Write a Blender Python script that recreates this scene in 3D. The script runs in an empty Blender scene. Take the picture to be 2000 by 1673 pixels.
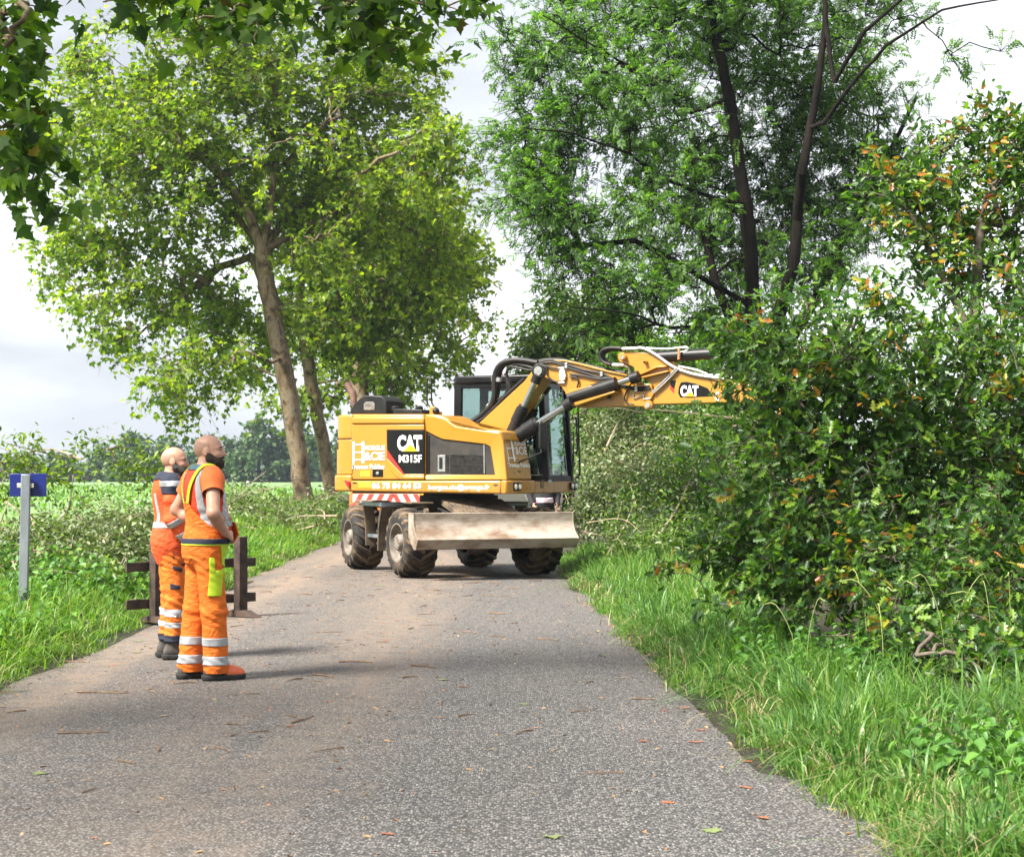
import bpy, bmesh, math, random
import numpy as np
from mathutils import Vector, Matrix

# ------------------------------------------------------------------ camera
SC = bpy.context.scene
COL = SC.collection
FPX, HZY, EYE = 3486.0, 932.0, 1.5          # focal length and horizon in photograph pixels, eye height in metres
cam_d = bpy.data.cameras.new('camera')
cam_d.sensor_width = 36.0
cam_d.lens = FPX / 2000 * 36
cam_d.shift_y = (HZY - 836.5) / 2000
cam_d.clip_start = 0.1
cam_d.clip_end = 6000
cam_d.dof.use_dof = True
cam_d.dof.focus_distance = 17.0
cam_d.dof.aperture_fstop = 7.0
cam = bpy.data.objects.new('camera', cam_d)
cam.location = (0, 0, EYE)
cam.rotation_euler = (math.radians(90), 0, 0)
COL.objects.link(cam)
SC.camera = cam

# ------------------------------------------------------------------ light
SUN_EL, SUN_AZ = math.radians(50), math.atan2(-0.80, -0.60)     # azimuth measured from +Y towards +X
SC.render.engine = 'CYCLES'
SC.view_settings.view_transform = 'Standard'
SC.view_settings.look = 'None'
SC.view_settings.exposure = 1.8
SC.view_settings.gamma = 1.0
SC.view_settings.use_curve_mapping = False
SC.cycles.max_bounces = 7
SC.cycles.diffuse_bounces = 3
SC.cycles.glossy_bounces = 3
SC.cycles.transmission_bounces = 5
SC.cycles.transparent_max_bounces = 8
SC.cycles.caustics_reflective = False
SC.cycles.caustics_refractive = False
SC.cycles.use_denoising = True

W = bpy.data.worlds.new('World')
SC.world = W
W.use_nodes = True
nt = W.node_tree
bg = nt.nodes['Background']
bg.inputs['Strength'].default_value = 0.1
sky = nt.nodes.new('ShaderNodeTexSky')
sky.sky_type = 'NISHITA'
sky.sun_disc = False
sky.sun_elevation = SUN_EL
sky.sun_rotation = SUN_AZ
sky.dust_density = 2.0
tc = nt.nodes.new('ShaderNodeTexCoord')
mp = nt.nodes.new('ShaderNodeMapping')
mp.inputs['Scale'].default_value = (1.0, 1.0, 3.2)
mp.inputs['Location'].default_value = (1.83, 0.94, 2.32)
nt.links.new(tc.outputs['Generated'], mp.inputs['Vector'])
nz = nt.nodes.new('ShaderNodeTexNoise')
nz.inputs['Scale'].default_value = 2.1
nz.inputs['Detail'].default_value = 7
nz.inputs['Roughness'].default_value = 0.52
nt.links.new(mp.outputs['Vector'], nz.inputs['Vector'])
cr = nt.nodes.new('ShaderNodeValToRGB')           # grey undersides to bright white cloud
cr.color_ramp.elements[0].position = 0.40
cr.color_ramp.elements[0].color = (2.15, 2.23, 2.4, 1)
cr.color_ramp.elements[1].position = 0.60
cr.color_ramp.elements[1].color = (4.2, 4.28, 4.4, 1)
nt.links.new(nz.outputs['Fac'], cr.inputs['Fac'])
mx = nt.nodes.new('ShaderNodeMix')
mx.data_type = 'RGBA'
mx.inputs[0].default_value = 0.93
nt.links.new(sky.outputs['Color'], mx.inputs[6])
nt.links.new(cr.outputs['Color'], mx.inputs[7])
nt.links.new(mx.outputs[2], bg.inputs['Color'])

sun_d = bpy.data.lights.new('sun', 'SUN')
sun_d.energy = 4.4
sun_d.angle = math.radians(16)
sun_d.color = (1.0, 0.95, 0.86)
sun = bpy.data.objects.new('sun', sun_d)
sd = Vector((math.sin(SUN_AZ) * math.cos(SUN_EL), math.cos(SUN_AZ) * math.cos(SUN_EL), math.sin(SUN_EL)))
sun.rotation_euler = (-sd).to_track_quat('-Z', 'Y').to_euler()
sun.location = (0, 0, 60)
COL.objects.link(sun)

# ------------------------------------------------------------------ helpers
RNG = np.random.default_rng(7)
random.seed(7)


def PX(px, py, Y):
    """point at depth Y seen at photograph pixel (px, py)"""
    return np.array([(px - 1000) / FPX * Y, Y, EYE + (HZY - py) / FPX * Y])


def vhash(i, j, k):
    n = (i.astype(np.int64) * 374761393 + j.astype(np.int64) * 668265263 + k.astype(np.int64) * 2147483647) & 0xffffffff
    n = ((n ^ (n >> 13)) * 1274126177) & 0xffffffff
    return ((n ^ (n >> 16)) & 0xffff) / 65535.0


def vnoise(P, s=1.0):
    P = np.asarray(P, float) * s
    I = np.floor(P).astype(np.int64)
    f = P - I
    f = f * f * (3 - 2 * f)
    r = 0
    for a in (0, 1):
        for b in (0, 1):
            for c in (0, 1):
                w = (f[..., 0] if a else 1 - f[..., 0]) * (f[..., 1] if b else 1 - f[..., 1]) * (f[..., 2] if c else 1 - f[..., 2])
                r = r + w * vhash(I[..., 0] + a, I[..., 1] + b, I[..., 2] + c)
    return r


def unit(v):
    return v / (np.linalg.norm(v, axis=-1, keepdims=True) + 1e-9)


def smooth(t):
    t = np.clip(t, 0, 1)
    return t * t * (3 - 2 * t)


def link(o, parent=None):
    COL.objects.link(o)
    if parent is not None:
        o.parent = parent
    return o


def tag(o, label=None, category=None, group=None, kind=None):
    for k, v in (('label', label), ('category', category), ('group', group), ('kind', kind)):
        if v:
            o[k] = v
    return o


def empty(name, loc, rz=0.0, label=None, category=None, group=None):
    o = bpy.data.objects.new(name, None)
    o.empty_display_size = 0.2
    o.location = [float(c) for c in loc]
    o.rotation_euler = (0, 0, rz)
    link(o)
    return tag(o, label, category, group)


def mesh_np(name, V, loops, sizes):
    me = bpy.data.meshes.new(name)
    V = np.ascontiguousarray(V, dtype=np.float32)
    loops = np.ascontiguousarray(loops, dtype=np.int32)
    sizes = np.asarray(sizes, dtype=np.int32)
    me.vertices.add(len(V))
    me.vertices.foreach_set('co', V.ravel())
    me.loops.add(len(loops))
    me.loops.foreach_set('vertex_index', loops)
    me.polygons.add(len(sizes))
    starts = np.concatenate(([0], np.cumsum(sizes)[:-1])).astype(np.int32)
    me.polygons.foreach_set('loop_start', starts)
    me.update(calc_edges=True)
    return me


def obj(name, me, material, parent=None, loc=(0, 0, 0), smooth_angle=None):
    if material is not None and not me.materials:
        me.materials.append(material)
    if smooth_angle is not None:
        me.shade_smooth()
        if smooth_angle < 179:
            me.set_sharp_from_angle(angle=math.radians(smooth_angle))
    o = bpy.data.objects.new(name, me)
    o.location = [float(c) for c in loc]
    return link(o, parent)


class MB:
    """collects shapes for one mesh"""
    org = np.zeros(3)

    def __init__(self):
        self.v, self.f = [], []

    def add(self, V, F):
        b = len(self.v)
        self.v += [tuple(map(float, p)) for p in V]
        self.f += [tuple(int(i) + b for i in q) for q in F]
        return self

    def hexa(self, P):
        """8 corners: bottom ring then top ring"""
        return self.add(P, [(3, 2, 1, 0), (4, 5, 6, 7), (0, 1, 5, 4), (1, 2, 6, 5), (2, 3, 7, 6), (3, 0, 4, 7)])

    def box(self, c, size, ax=None):
        c = np.asarray(c, float)
        A = np.eye(3) if ax is None else np.asarray(ax, float)
        h = np.asarray(size, float) / 2
        P = [c + A[0] * sx * h[0] + A[1] * sy * h[1] + A[2] * sz * h[2]
             for sz in (-1, 1) for sx, sy in ((-1, -1), (1, -1), (1, 1), (-1, 1))]
        return self.hexa(P)

    def prism(self, A, B):
        """two matching outlines joined into a closed solid"""
        n = len(A)
        return self.add(list(A) + list(B), [tuple(range(n))[::-1], tuple(range(n, 2 * n))] +
                        [(i, (i + 1) % n, n + (i + 1) % n, n + i) for i in range(n)])

    def ring(self, Oa, Ia, Ob, Ib):
        """a plate with a hole: outer and inner outlines on two faces"""
        n = len(Oa)
        V = list(Oa) + list(Ia) + list(Ob) + list(Ib)
        F = []
        for i in range(n):
            j = (i + 1) % n
            F += [(i, j, n + j, n + i), (2 * n + j, 2 * n + i, 3 * n + i, 3 * n + j),
                  (i, 2 * n + i, 2 * n + j, j), (n + i, n + j, 3 * n + j, 3 * n + i)]
        return self.add(V, F)

    def tube(self, pts, r, n=10, cap=True):
        pts = np.asarray(pts, float)
        m = len(pts)
        r = np.full(m, r, float) if np.isscalar(r) else np.asarray(r, float)
        T = np.gradient(pts, axis=0)
        T /= np.linalg.norm(T, axis=1)[:, None] + 1e-9
        up = np.array([0, 0, 1.0]) if abs(T[0][2]) < 0.9 else np.array([1.0, 0, 0])
        V = []
        a = np.cross(T[0], up)
        a /= np.linalg.norm(a)
        for i in range(m):
            a = a - T[i] * a.dot(T[i])
            a /= np.linalg.norm(a) + 1e-9
            b = np.cross(T[i], a)
            for k in range(n):
                t = 2 * math.pi * k / n
                V.append(pts[i] + r[i] * (math.cos(t) * a + math.sin(t) * b))
        F = [(i * n + k, i * n + (k + 1) % n, (i + 1) * n + (k + 1) % n, (i + 1) * n + k) for i in range(m - 1) for k in range(n)]
        if cap:
            F += [tuple(range(n))[::-1], tuple((m - 1) * n + k for k in range(n))]
        return self.add(V, F)

    def lathe(self, prof, c, ax, ref, n=32, closed=False):
        """prof: (offset along ax, radius)"""
        c, ax, ref = (np.asarray(q, float) for q in (c, ax, ref))
        b = np.cross(ax, ref)
        m = len(prof)
        V = [c + ax * o + r * (math.cos(2 * math.pi * k / n) * ref + math.sin(2 * math.pi * k / n) * b) for o, r in prof for k in range(n)]
        F = [(i * n + k, i * n + (k + 1) % n, ((i + 1) % m) * n + (k + 1) % n, ((i + 1) % m) * n + k)
             for i in range(m if closed else m - 1) for k in range(n)]
        return self.add(V, F)

    def build(self, name, material, parent=None, bevel=0.0, smooth_angle=40, seg=2):
        V = np.array(self.v) - MB.org
        me = bpy.data.meshes.new(name)
        me.from_pydata([tuple(p) for p in V], [], self.f)
        bm = bmesh.new()
        bm.from_mesh(me)
        bmesh.ops.recalc_face_normals(bm, faces=bm.faces)
        bm.to_mesh(me)
        bm.free()
        o = obj(name, me, material, parent, smooth_angle=smooth_angle)
        if bevel:
            md = o.modifiers.new('bevel', 'BEVEL')
            md.width = bevel
            md.segments = seg
            md.limit_method = 'ANGLE'
            md.angle_limit = math.radians(35)
        return o


def curve_pts(ctrl, per=6):
    """Catmull-Rom through control points"""
    C = np.asarray(ctrl, float)
    C = np.vstack([2 * C[0] - C[1], C, 2 * C[-1] - C[-2]])
    out = []
    for i in range(1, len(C) - 2):
        for t in np.linspace(0, 1, per, endpoint=False):
            a, b, c, d = C[i - 1:i + 3]
            out.append(0.5 * (2 * b + (c - a) * t + (2 * a - 5 * b + 4 * c - d) * t * t + (3 * b - a - 3 * c + d) * t ** 3))
    out.append(C[-2])
    return np.array(out)


# ------------------------------------------------------------------ materials
def new_mat(name):
    m = bpy.data.materials.new(name)
    m.use_nodes = True
    return m, m.node_tree, m.node_tree.nodes['Principled BSDF']


def ramp(nt, stops):
    r = nt.nodes.new('ShaderNodeValToRGB')
    el = r.color_ramp.elements
    while len(el) < len(stops):
        el.new(0.5)
    for e, (p, c) in zip(el, stops):
        e.position = p
        e.color = (*c, 1)
    return r


def noise(nt, scale, detail=4, rough=0.55, vec=None, dist=0.0):
    n = nt.nodes.new('ShaderNodeTexNoise')
    n.inputs['Scale'].default_value = scale
    n.inputs['Detail'].default_value = detail
    n.inputs['Roughness'].default_value = rough
    n.inputs['Distortion'].default_value = dist
    if vec is not None:
        nt.links.new(vec, n.inputs['Vector'])
    return n


def objco(nt, scale=(1, 1, 1)):
    t = nt.nodes.new('ShaderNodeTexCoord')
    m = nt.nodes.new('ShaderNodeMapping')
    m.inputs['Scale'].default_value = scale
    nt.links.new(t.outputs['Object'], m.inputs['Vector'])
    return m.outputs['Vector']


def surf(name, c1, c2=None, scale=4.0, lo=0.35, hi=0.65, rough=0.5, metal=0.0, bump=0.0, bscale=60.0, coat=0.0,
         stretch=(1, 1, 1), detail=5, spec=0.5, rough2=None):
    m, nt, b = new_mat(name)
    b.inputs['Roughness'].default_value = rough
    b.inputs['Metallic'].default_value = metal
    b.inputs['Coat Weight'].default_value = coat
    b.inputs['Coat Roughness'].default_value = 0.12
    b.inputs['Specular IOR Level'].default_value = spec
    v = objco(nt, stretch)
    n = noise(nt, scale, detail, 0.6, v)
    r = ramp(nt, [(lo, c1), (hi, c2 or tuple(x * 0.86 for x in c1))])
    nt.links.new(n.outputs['Fac'], r.inputs['Fac'])
    nt.links.new(r.outputs['Color'], b.inputs['Base Color'])
    if rough2 is not None:
        rr = nt.nodes.new('ShaderNodeMapRange')
        rr.inputs['From Min'].default_value = lo
        rr.inputs['From Max'].default_value = hi
        rr.inputs['To Min'].default_value = rough
        rr.inputs['To Max'].default_value = rough2
        nt.links.new(n.outputs['Fac'], rr.inputs['Value'])
        nt.links.new(rr.outputs['Result'], b.inputs['Roughness'])
    if bump:
        n2 = noise(nt, bscale, 4, 0.6, v)
        bp = nt.nodes.new('ShaderNodeBump')
        bp.inputs['Strength'].default_value = min(1.0, bump)
        bp.inputs['Distance'].default_value = 0.02
        nt.links.new(n2.outputs['Fac'], bp.inputs['Height'])
        nt.links.new(bp.outputs['Normal'], b.inputs['Normal'])
    return m


def cloth_mat(name, c1, c2, crease=0.6):
    """woven cloth with sharp little creases"""
    m = surf(name, c1, c2, scale=5, rough=0.8, bump=0.12, bscale=280)
    nt = m.node_tree
    b = nt.nodes['Principled BSDF']
    v = objco(nt, (1, 1, 1.6))
    n = noise(nt, 8, 5, 0.5, v, 1.6)
    rg_ = nt.nodes.new('ShaderNodeMath')
    rg_.operation = 'SUBTRACT'
    rg_.inputs[1].default_value = 0.5
    nt.links.new(n.outputs['Fac'], rg_.inputs[0])
    ab = nt.nodes.new('ShaderNodeMath')
    ab.operation = 'ABSOLUTE'
    nt.links.new(rg_.outputs[0], ab.inputs[0])
    bp = nt.nodes.new('ShaderNodeBump')
    bp.inputs['Strength'].default_value = crease
    bp.inputs['Distance'].default_value = 0.05
    nt.links.new(ab.outputs[0], bp.inputs['Height'])
    old = b.inputs['Normal'].links[0].from_node
    nt.links.new(bp.outputs['Normal'], old.inputs['Normal'])
    d = noise(nt, 3.5, 6, 0.65, objco(nt))                   # grime
    r = ramp(nt, [(0.52, (1, 1, 1)), (0.78, (0.55, 0.5, 0.46))])
    nt.links.new(d.outputs['Fac'], r.inputs['Fac'])
    mx_ = nt.nodes.new('ShaderNodeMix')
    mx_.data_type, mx_.blend_type = 'RGBA', 'MULTIPLY'
    mx_.inputs[0].default_value = 1.0
    src = b.inputs['Base Color'].links[0].from_socket
    nt.links.new(src, mx_.inputs[6])
    nt.links.new(r.outputs['Color'], mx_.inputs[7])
    nt.links.new(mx_.outputs[2], b.inputs['Base Color'])
    return m


def leaf_mat(name, cols, trans=0.45, rough=0.45, tcol=None, spec=0.4):
    """leaf blades: colour differs from leaf to leaf, light comes through"""
    m, nt, b = new_mat(name)
    g = nt.nodes.new('ShaderNodeNewGeometry')
    r = ramp(nt, [(i / (len(cols) - 1), c) for i, c in enumerate(cols)])
    nt.links.new(g.outputs['Random Per Island'], r.inputs['Fac'])
    nt.links.new(r.outputs['Color'], b.inputs['Base Color'])
    b.inputs['Roughness'].default_value = rough
    b.inputs['Specular IOR Level'].default_value = spec
    t = nt.nodes.new('ShaderNodeBsdfTranslucent')
    hs = nt.nodes.new('ShaderNodeMix')
    hs.data_type = 'RGBA'
    hs.blend_type = 'MULTIPLY'
    hs.inputs[0].default_value = 1.0
    hs.inputs[7].default_value = (*(tcol or (1.5, 1.6, 0.6)), 1)
    nt.links.new(r.outputs['Color'], hs.inputs[6])
    nt.links.new(hs.outputs[2], t.inputs['Color'])
    mix = nt.nodes.new('ShaderNodeMixShader')
    mix.inputs[0].default_value = trans
    nt.links.new(b.outputs[0], mix.inputs[1])
    nt.links.new(t.outputs[0], mix.inputs[2])
    nt.links.new(mix.outputs[0], nt.nodes['Material Output'].inputs['Surface'])
    return m


# ------------------------------------------------------------------ the ground and the road
def xl(y):
    y = np.asarray(y, float)
    return np.interp(y, [-20, 7, 13, 18, 30, 37, 60, 100, 160], [-3.4, -3.5, -3.78, -3.8, -4.12, -4.2, -4.3, -7.5, -22]) + 0.05 * np.sin(y * 1.3) + 0.03 * np.sin(y * 3.7)


def xr(y):
    y = np.asarray(y, float)
    return np.interp(y, [-20, 7, 10.3, 14.2, 19.5, 26.4, 60, 100, 160], [2.3, 1.66, 1.44, 1.25, 1.15, 0.95, 0.7, -2.5, -17]) + 0.04 * np.sin(y * 1.7 + 1) + 0.025 * np.sin(y * 4.3)


def gz(x, y):
    x, y = np.asarray(x, float), np.asarray(y, float)
    dl, dr = xl(y) - x, x - xr(y)
    left = smooth(dl / 1.6) * (0.10 + 0.42 * smooth((y - 24) / 32)) + 0.04 * smooth(dl / 0.3)
    right = smooth(dr / 2.2) * 0.22 + 0.03 * smooth(dr / 0.3)
    z = np.where(dl > 0, left, np.where(dr > 0, right, -0.05))
    P = np.stack([x, y, 0 * x], -1)
    return z + np.where((dl > 0.4) | (dr > 0.4), 0.07 * (vnoise(P, 0.9) - 0.5), 0)


def grid_mesh(name, xs, ys, zf):
    X, Y = np.meshgrid(xs, ys, indexing='ij')
    V = np.stack([X, Y, zf(X, Y)], -1).reshape(-1, 3)
    nx, ny = len(xs), len(ys)
    i, j = np.meshgrid(np.arange(nx - 1), np.arange(ny - 1), indexing='ij')
    a = (i * ny + j).ravel()
    L = np.stack([a, a + ny, a + ny + 1, a + 1], -1).ravel()
    return mesh_np(name, V, L, np.full(len(a), 4))


def soil_mat():
    m, nt, b = new_mat('verge_soil')
    v = objco(nt)
    n1, n2 = noise(nt, 0.55, 6, 0.6, v), noise(nt, 28, 6, 0.75, v)
    r1 = ramp(nt, [(0.3, (0.028, 0.022, 0.014)), (0.5, (0.034, 0.034, 0.014)), (0.75, (0.055, 0.042, 0.027))])
    r2 = ramp(nt, [(0.35, (0.35, 0.35, 0.35)), (0.65, (1.4, 1.4, 1.4))])
    mm = nt.nodes.new('ShaderNodeMix')
    mm.data_type, mm.blend_type = 'RGBA', 'MULTIPLY'
    mm.inputs[0].default_value = 1
    nt.links.new(n1.outputs['Fac'], r1.inputs['Fac'])
    nt.links.new(n2.outputs['Fac'], r2.inputs['Fac'])
    nt.links.new(r1.outputs['Color'], mm.inputs[6])
    nt.links.new(r2.outputs['Color'], mm.inputs[7])
    nt.links.new(mm.outputs[2], b.inputs['Base Color'])
    b.inputs['Roughness'].default_value = 0.95
    bp = nt.nodes.new('ShaderNodeBump')
    bp.inputs['Strength'].default_value = 0.8
    bp.inputs['Distance'].default_value = 0.06
    nt.links.new(n2.outputs['Fac'], bp.inputs['Height'])
    nt.links.new(bp.outputs['Normal'], b.inputs['Normal'])
    return m


xs = np.concatenate([np.arange(-600, -60, 30), np.arange(-60, -14, 3.0), np.arange(-14, 10, 0.5), np.arange(10, 60, 3.0), np.arange(60, 631, 30)])
ys = np.concatenate([np.arange(-30, 64, 0.9), np.arange(64, 160, 4.0), np.arange(160, 1000, 35)])
ground = obj('ground', grid_mesh('ground', xs, ys, gz), soil_mat(), smooth_angle=180)
tag(ground, kind='structure')


def asphalt_mat():
    m, nt, b = new_mat('worn_chip_asphalt')
    L = nt.links.new
    v = objco(nt)
    vo = nt.nodes.new('ShaderNodeTexVoronoi')
    vo.inputs['Scale'].default_value = 80
    vo.inputs['Randomness'].default_value = 1.0
    L(v, vo.inputs['Vector'])
    sep = nt.nodes.new('ShaderNodeSeparateColor')
    L(vo.outputs['Color'], sep.inputs[0])
    chip = ramp(nt, [(0.0, (0.025, 0.024, 0.025)), (0.3, (0.062, 0.060, 0.060)), (0.55, (0.125, 0.121, 0.118)), (0.82, (0.26, 0.248, 0.236)), (1.0, (0.38, 0.36, 0.335))])
    L(sep.outputs[0], chip.inputs['Fac'])
    gap = nt.nodes.new('ShaderNodeMapRange')           # tar shows between the chips
    gap.inputs['From Min'].default_value = 0.35
    gap.inputs['From Max'].default_value = 0.62
    L(vo.outputs['Distance'], gap.inputs['Value'])
    tar = nt.nodes.new('ShaderNodeMix')
    tar.data_type = 'RGBA'
    tar.inputs[7].default_value = (0.03, 0.03, 0.032, 1)
    L(gap.outputs[0], tar.inputs[0])
    L(chip.outputs['Color'], tar.inputs[6])
    # dried mud dragged along the road by tyres, worn lighter tracks
    vs = objco(nt, (0.9, 0.13, 1))
    n1 = noise(nt, 1.5, 6, 0.6, vs, 0.4)
    n2 = noise(nt, 5.0, 5, 0.65, v)
    sx = nt.nodes.new('ShaderNodeSeparateXYZ')
    t0 = nt.nodes.new('ShaderNodeTexCoord')
    L(t0.outputs['Object'], sx.inputs[0])
    band = ramp(nt, [(0.0, (0.4, 0.4, 0.4)), (0.18, (1, 1, 1)), (0.32, (0.35, 0.35, 0.35)), (0.55, (0.85, 0.85, 0.85)), (0.66, (0.15, 0.15, 0.15)), (1.0, (0.2, 0.2, 0.2))])
    bx = nt.nodes.new('ShaderNodeMapRange')
    bx.inputs['From Min'].default_value = -4.2
    bx.inputs['From Max'].default_value = 1.5
    L(sx.outputs[0], bx.inputs['Value'])
    L(bx.outputs[0], band.inputs['Fac'])
    mul = nt.nodes.new('ShaderNodeMath')
    mul.operation = 'MULTIPLY'
    mr = nt.nodes.new('ShaderNodeMapRange')
    mr.inputs['From Min'].default_value = 0.25
    mr.inputs['From Max'].default_value = 0.55
    L(n1.outputs['Fac'], mr.inputs['Value'])
    L(mr.outputs[0], mul.inputs[0])
    L(band.outputs['Color'], mul.inputs[1])
    far = nt.nodes.new('ShaderNodeMapRange')             # more mud near the digging, where the machine turns
    far.inputs['From Min'].default_value = 8.0
    far.inputs['From Max'].default_value = 26.0
    far.inputs['To Min'].default_value = 0.6
    far.inputs['To Max'].default_value = 1.25
    L(sx.outputs[1], far.inputs['Value'])
    mul1 = nt.nodes.new('ShaderNodeMath')
    mul1.operation = 'MULTIPLY'
    L(mul.outputs[0], mul1.inputs[0])
    L(far.outputs[0], mul1.inputs[1])
    mr2 = nt.nodes.new('ShaderNodeMapRange')
    mr2.inputs['From Min'].default_value = 0.2
    mr2.inputs['From Max'].default_value = 0.6
    L(n2.outputs['Fac'], mr2.inputs['Value'])
    mul2 = nt.nodes.new('ShaderNodeMath')
    mul2.operation = 'MULTIPLY'
    L(mul1.outputs[0], mul2.inputs[0])
    L(mr2.outputs[0], mul2.inputs[1])
    mud = nt.nodes.new('ShaderNodeMix')
    mud.data_type = 'RGBA'
    mud.inputs[7].default_value = (0.195, 0.145, 0.107, 1)
    L(mul2.outputs[0], mud.inputs[0])
    L(tar.outputs[2], mud.inputs[6])
    L(mud.outputs[2], b.inputs['Base Color'])
    b.inputs['Roughness'].default_value = 0.82
    bp = nt.nodes.new('ShaderNodeBump')
    bp.inputs['Strength'].default_value = 0.9
    bp.inputs['Distance'].default_value = 0.006
    bp.invert = True
    L(vo.outputs['Distance'], bp.inputs['Height'])
    bp2 = nt.nodes.new('ShaderNodeBump')
    bp2.inputs['Strength'].default_value = 0.35
    bp2.inputs['Distance'].default_value = 0.03
    L(n2.outputs['Fac'], bp2.inputs['Height'])
    L(bp2.outputs['Normal'], bp.inputs['Normal'])
    L(bp.outputs['Normal'], b.inputs['Normal'])
    return m


yy = np.concatenate([np.arange(-30, 60, 0.5), np.arange(60, 160, 2.0)])
tt = np.linspace(0, 1, 25)
RX = xl(yy)[:, None] * (1 - tt) + xr(yy)[:, None] * tt
jit = (vnoise(np.stack([yy, 0 * yy, 0 * yy], -1), 2.3) - 0.5) * 0.16
RX[:, 0] += jit
RX[:, -1] += jit[::-1]
RYY = np.repeat(yy[:, None], 25, 1)
RZ = 0.0 - 0.03 * (2 * np.abs(tt - 0.5))[None, :] ** 4 + 0.006 * (vnoise(np.stack([RX, RYY, 0 * RX], -1), 0.8) - 0.5)
V = np.stack([RX, RYY, RZ], -1).reshape(-1, 3)
ny, nx = RX.shape
i, j = np.meshgrid(np.arange(ny - 1), np.arange(nx - 1), indexing='ij')
a = (i * nx + j).ravel()
road = obj('road', mesh_np('road', V, np.stack([a, a + 1, a + nx + 1, a + nx], -1).ravel(), np.full(len(a), 4)), asphalt_mat(), smooth_angle=180)
tag(road, kind='structure')


def road_z(x, y):
    t = (np.asarray(x, float) - xl(y)) / (xr(y) - xl(y))
    return np.where((t > 0) & (t < 1), -0.03 * np.abs(2 * (t - 0.5)) ** 4, 0.02)


# the farmed field beyond the left verge
fld = surf('field_crop', (0.10, 0.19, 0.06), (0.15, 0.24, 0.09), scale=0.5, rough=0.95, bump=1.0, bscale=3.0, stretch=(1, 0.4, 1))
fx = np.concatenate([np.arange(-500, -60, 20), np.arange(-60, -8.9, 1.5)])
fy = np.concatenate([np.arange(-20, 150, 2.0), np.arange(150, 330, 6.0)])
field = obj('field', grid_mesh('field', fx, fy, lambda x, y: gz(x, y) - 0.25 + 0.30 * smooth((-9.0 - x) / 2.5) * smooth((y + 20) / 4) + 0.10 * vnoise(np.stack([x * 0.8, y * 0.5, 0 * x], -1), 0.6)), fld, smooth_angle=180)
tag(field, kind='structure')

# wooded hills far away
def ridge(name, Y, prof, wid, mat, seed):
    rng = np.random.default_rng(seed)
    x = np.linspace(-900, 900, 700)
    px = 1000 + x / Y * FPX
    top = EYE + (HZY - np.interp(px, [p[0] for p in prof], [p[1] for p in prof])) / FPX * Y
    rows = []
    for k, t in enumerate(np.linspace(0, 1, 9)):
        P = np.stack([x, 0 * x + k * 7.3, 0 * x + seed], -1)
        bump = (vnoise(P, 0.10) + 0.6 * vnoise(P, 0.25) + 0.5 * vnoise(P, 0.6) - 1.0) * (Y / 700) * 2.4
        z = top * math.sin(t * math.pi / 2) + bump * (0.25 + t)
        rows.append(np.stack([x, np.full_like(x, Y + wid * t), np.where(k == 0, -3, z)], -1))
    rows.append(np.stack([x, np.full_like(x, Y + wid * 1.6), 0 * x - 3], -1))
    V = np.concatenate(rows)
    n, m = len(x), len(rows)
    i, j = np.meshgrid(np.arange(m - 1), np.arange(n - 1), indexing='ij')
    a = (i * n + j).ravel()
    o = obj(name, mesh_np(name, V, np.stack([a, a + 1, a + n + 1, a + n], -1).ravel(), np.full(len(a), 4)), mat, smooth_angle=180)
    return tag(o, kind='structure')


hill_m = surf('wooded_hill', (0.035, 0.07, 0.035), (0.07, 0.11, 0.05), scale=0.12, rough=1.0, bump=1.0, bscale=0.4)
ridge('hills', 720, [(-3000, 905), (0, 900), (130, 898), (200, 884), (260, 876), (330, 872), (420, 880), (520, 876), (620, 892), (760, 900), (1200, 905), (3000, 900)], 120, hill_m, 3)

# ------------------------------------------------------------------ lettering
def lettering(name, text, material, parent, P0, xd, zd, width, height, bold=0.0, depth=0.004, shear=0.0):
    """flat cut letters: lower-left corner P0, reading along xd, upright along zd (world vectors)"""
    cu = bpy.data.curves.new(name, 'FONT')
    cu.body = text
    cu.size = 1.0
    cu.offset = bold
    cu.shear = shear
    cu.resolution_u = 3
    to = bpy.data.objects.new(name, cu)
    COL.objects.link(to)
    dg = bpy.context.evaluated_depsgraph_get()
    me = bpy.data.meshes.new_from_object(to.evaluated_get(dg))
    bpy.data.objects.remove(to)
    n = len(me.vertices)
    co = np.zeros(n * 3)
    me.vertices.foreach_get('co', co)
    co = co.reshape(-1, 3)
    lo, hi = co.min(0), co.max(0)
    q = (co - lo) / np.maximum(hi - lo, 1e-6)
    xd, zd = np.asarray(xd, float), np.asarray(zd, float)
    nd = np.cross(xd, zd)
    nd /= np.linalg.norm(nd)
    V = np.asarray(P0, float) + q[:, :1] * width * xd + q[:, 1:2] * height * zd + nd * depth - MB.org
    me.vertices.foreach_set('co', V.ravel())
    me.materials.clear()
    me.materials.append(material)
    me.update()
    return link(bpy.data.objects.new(name, me), parent)


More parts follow.
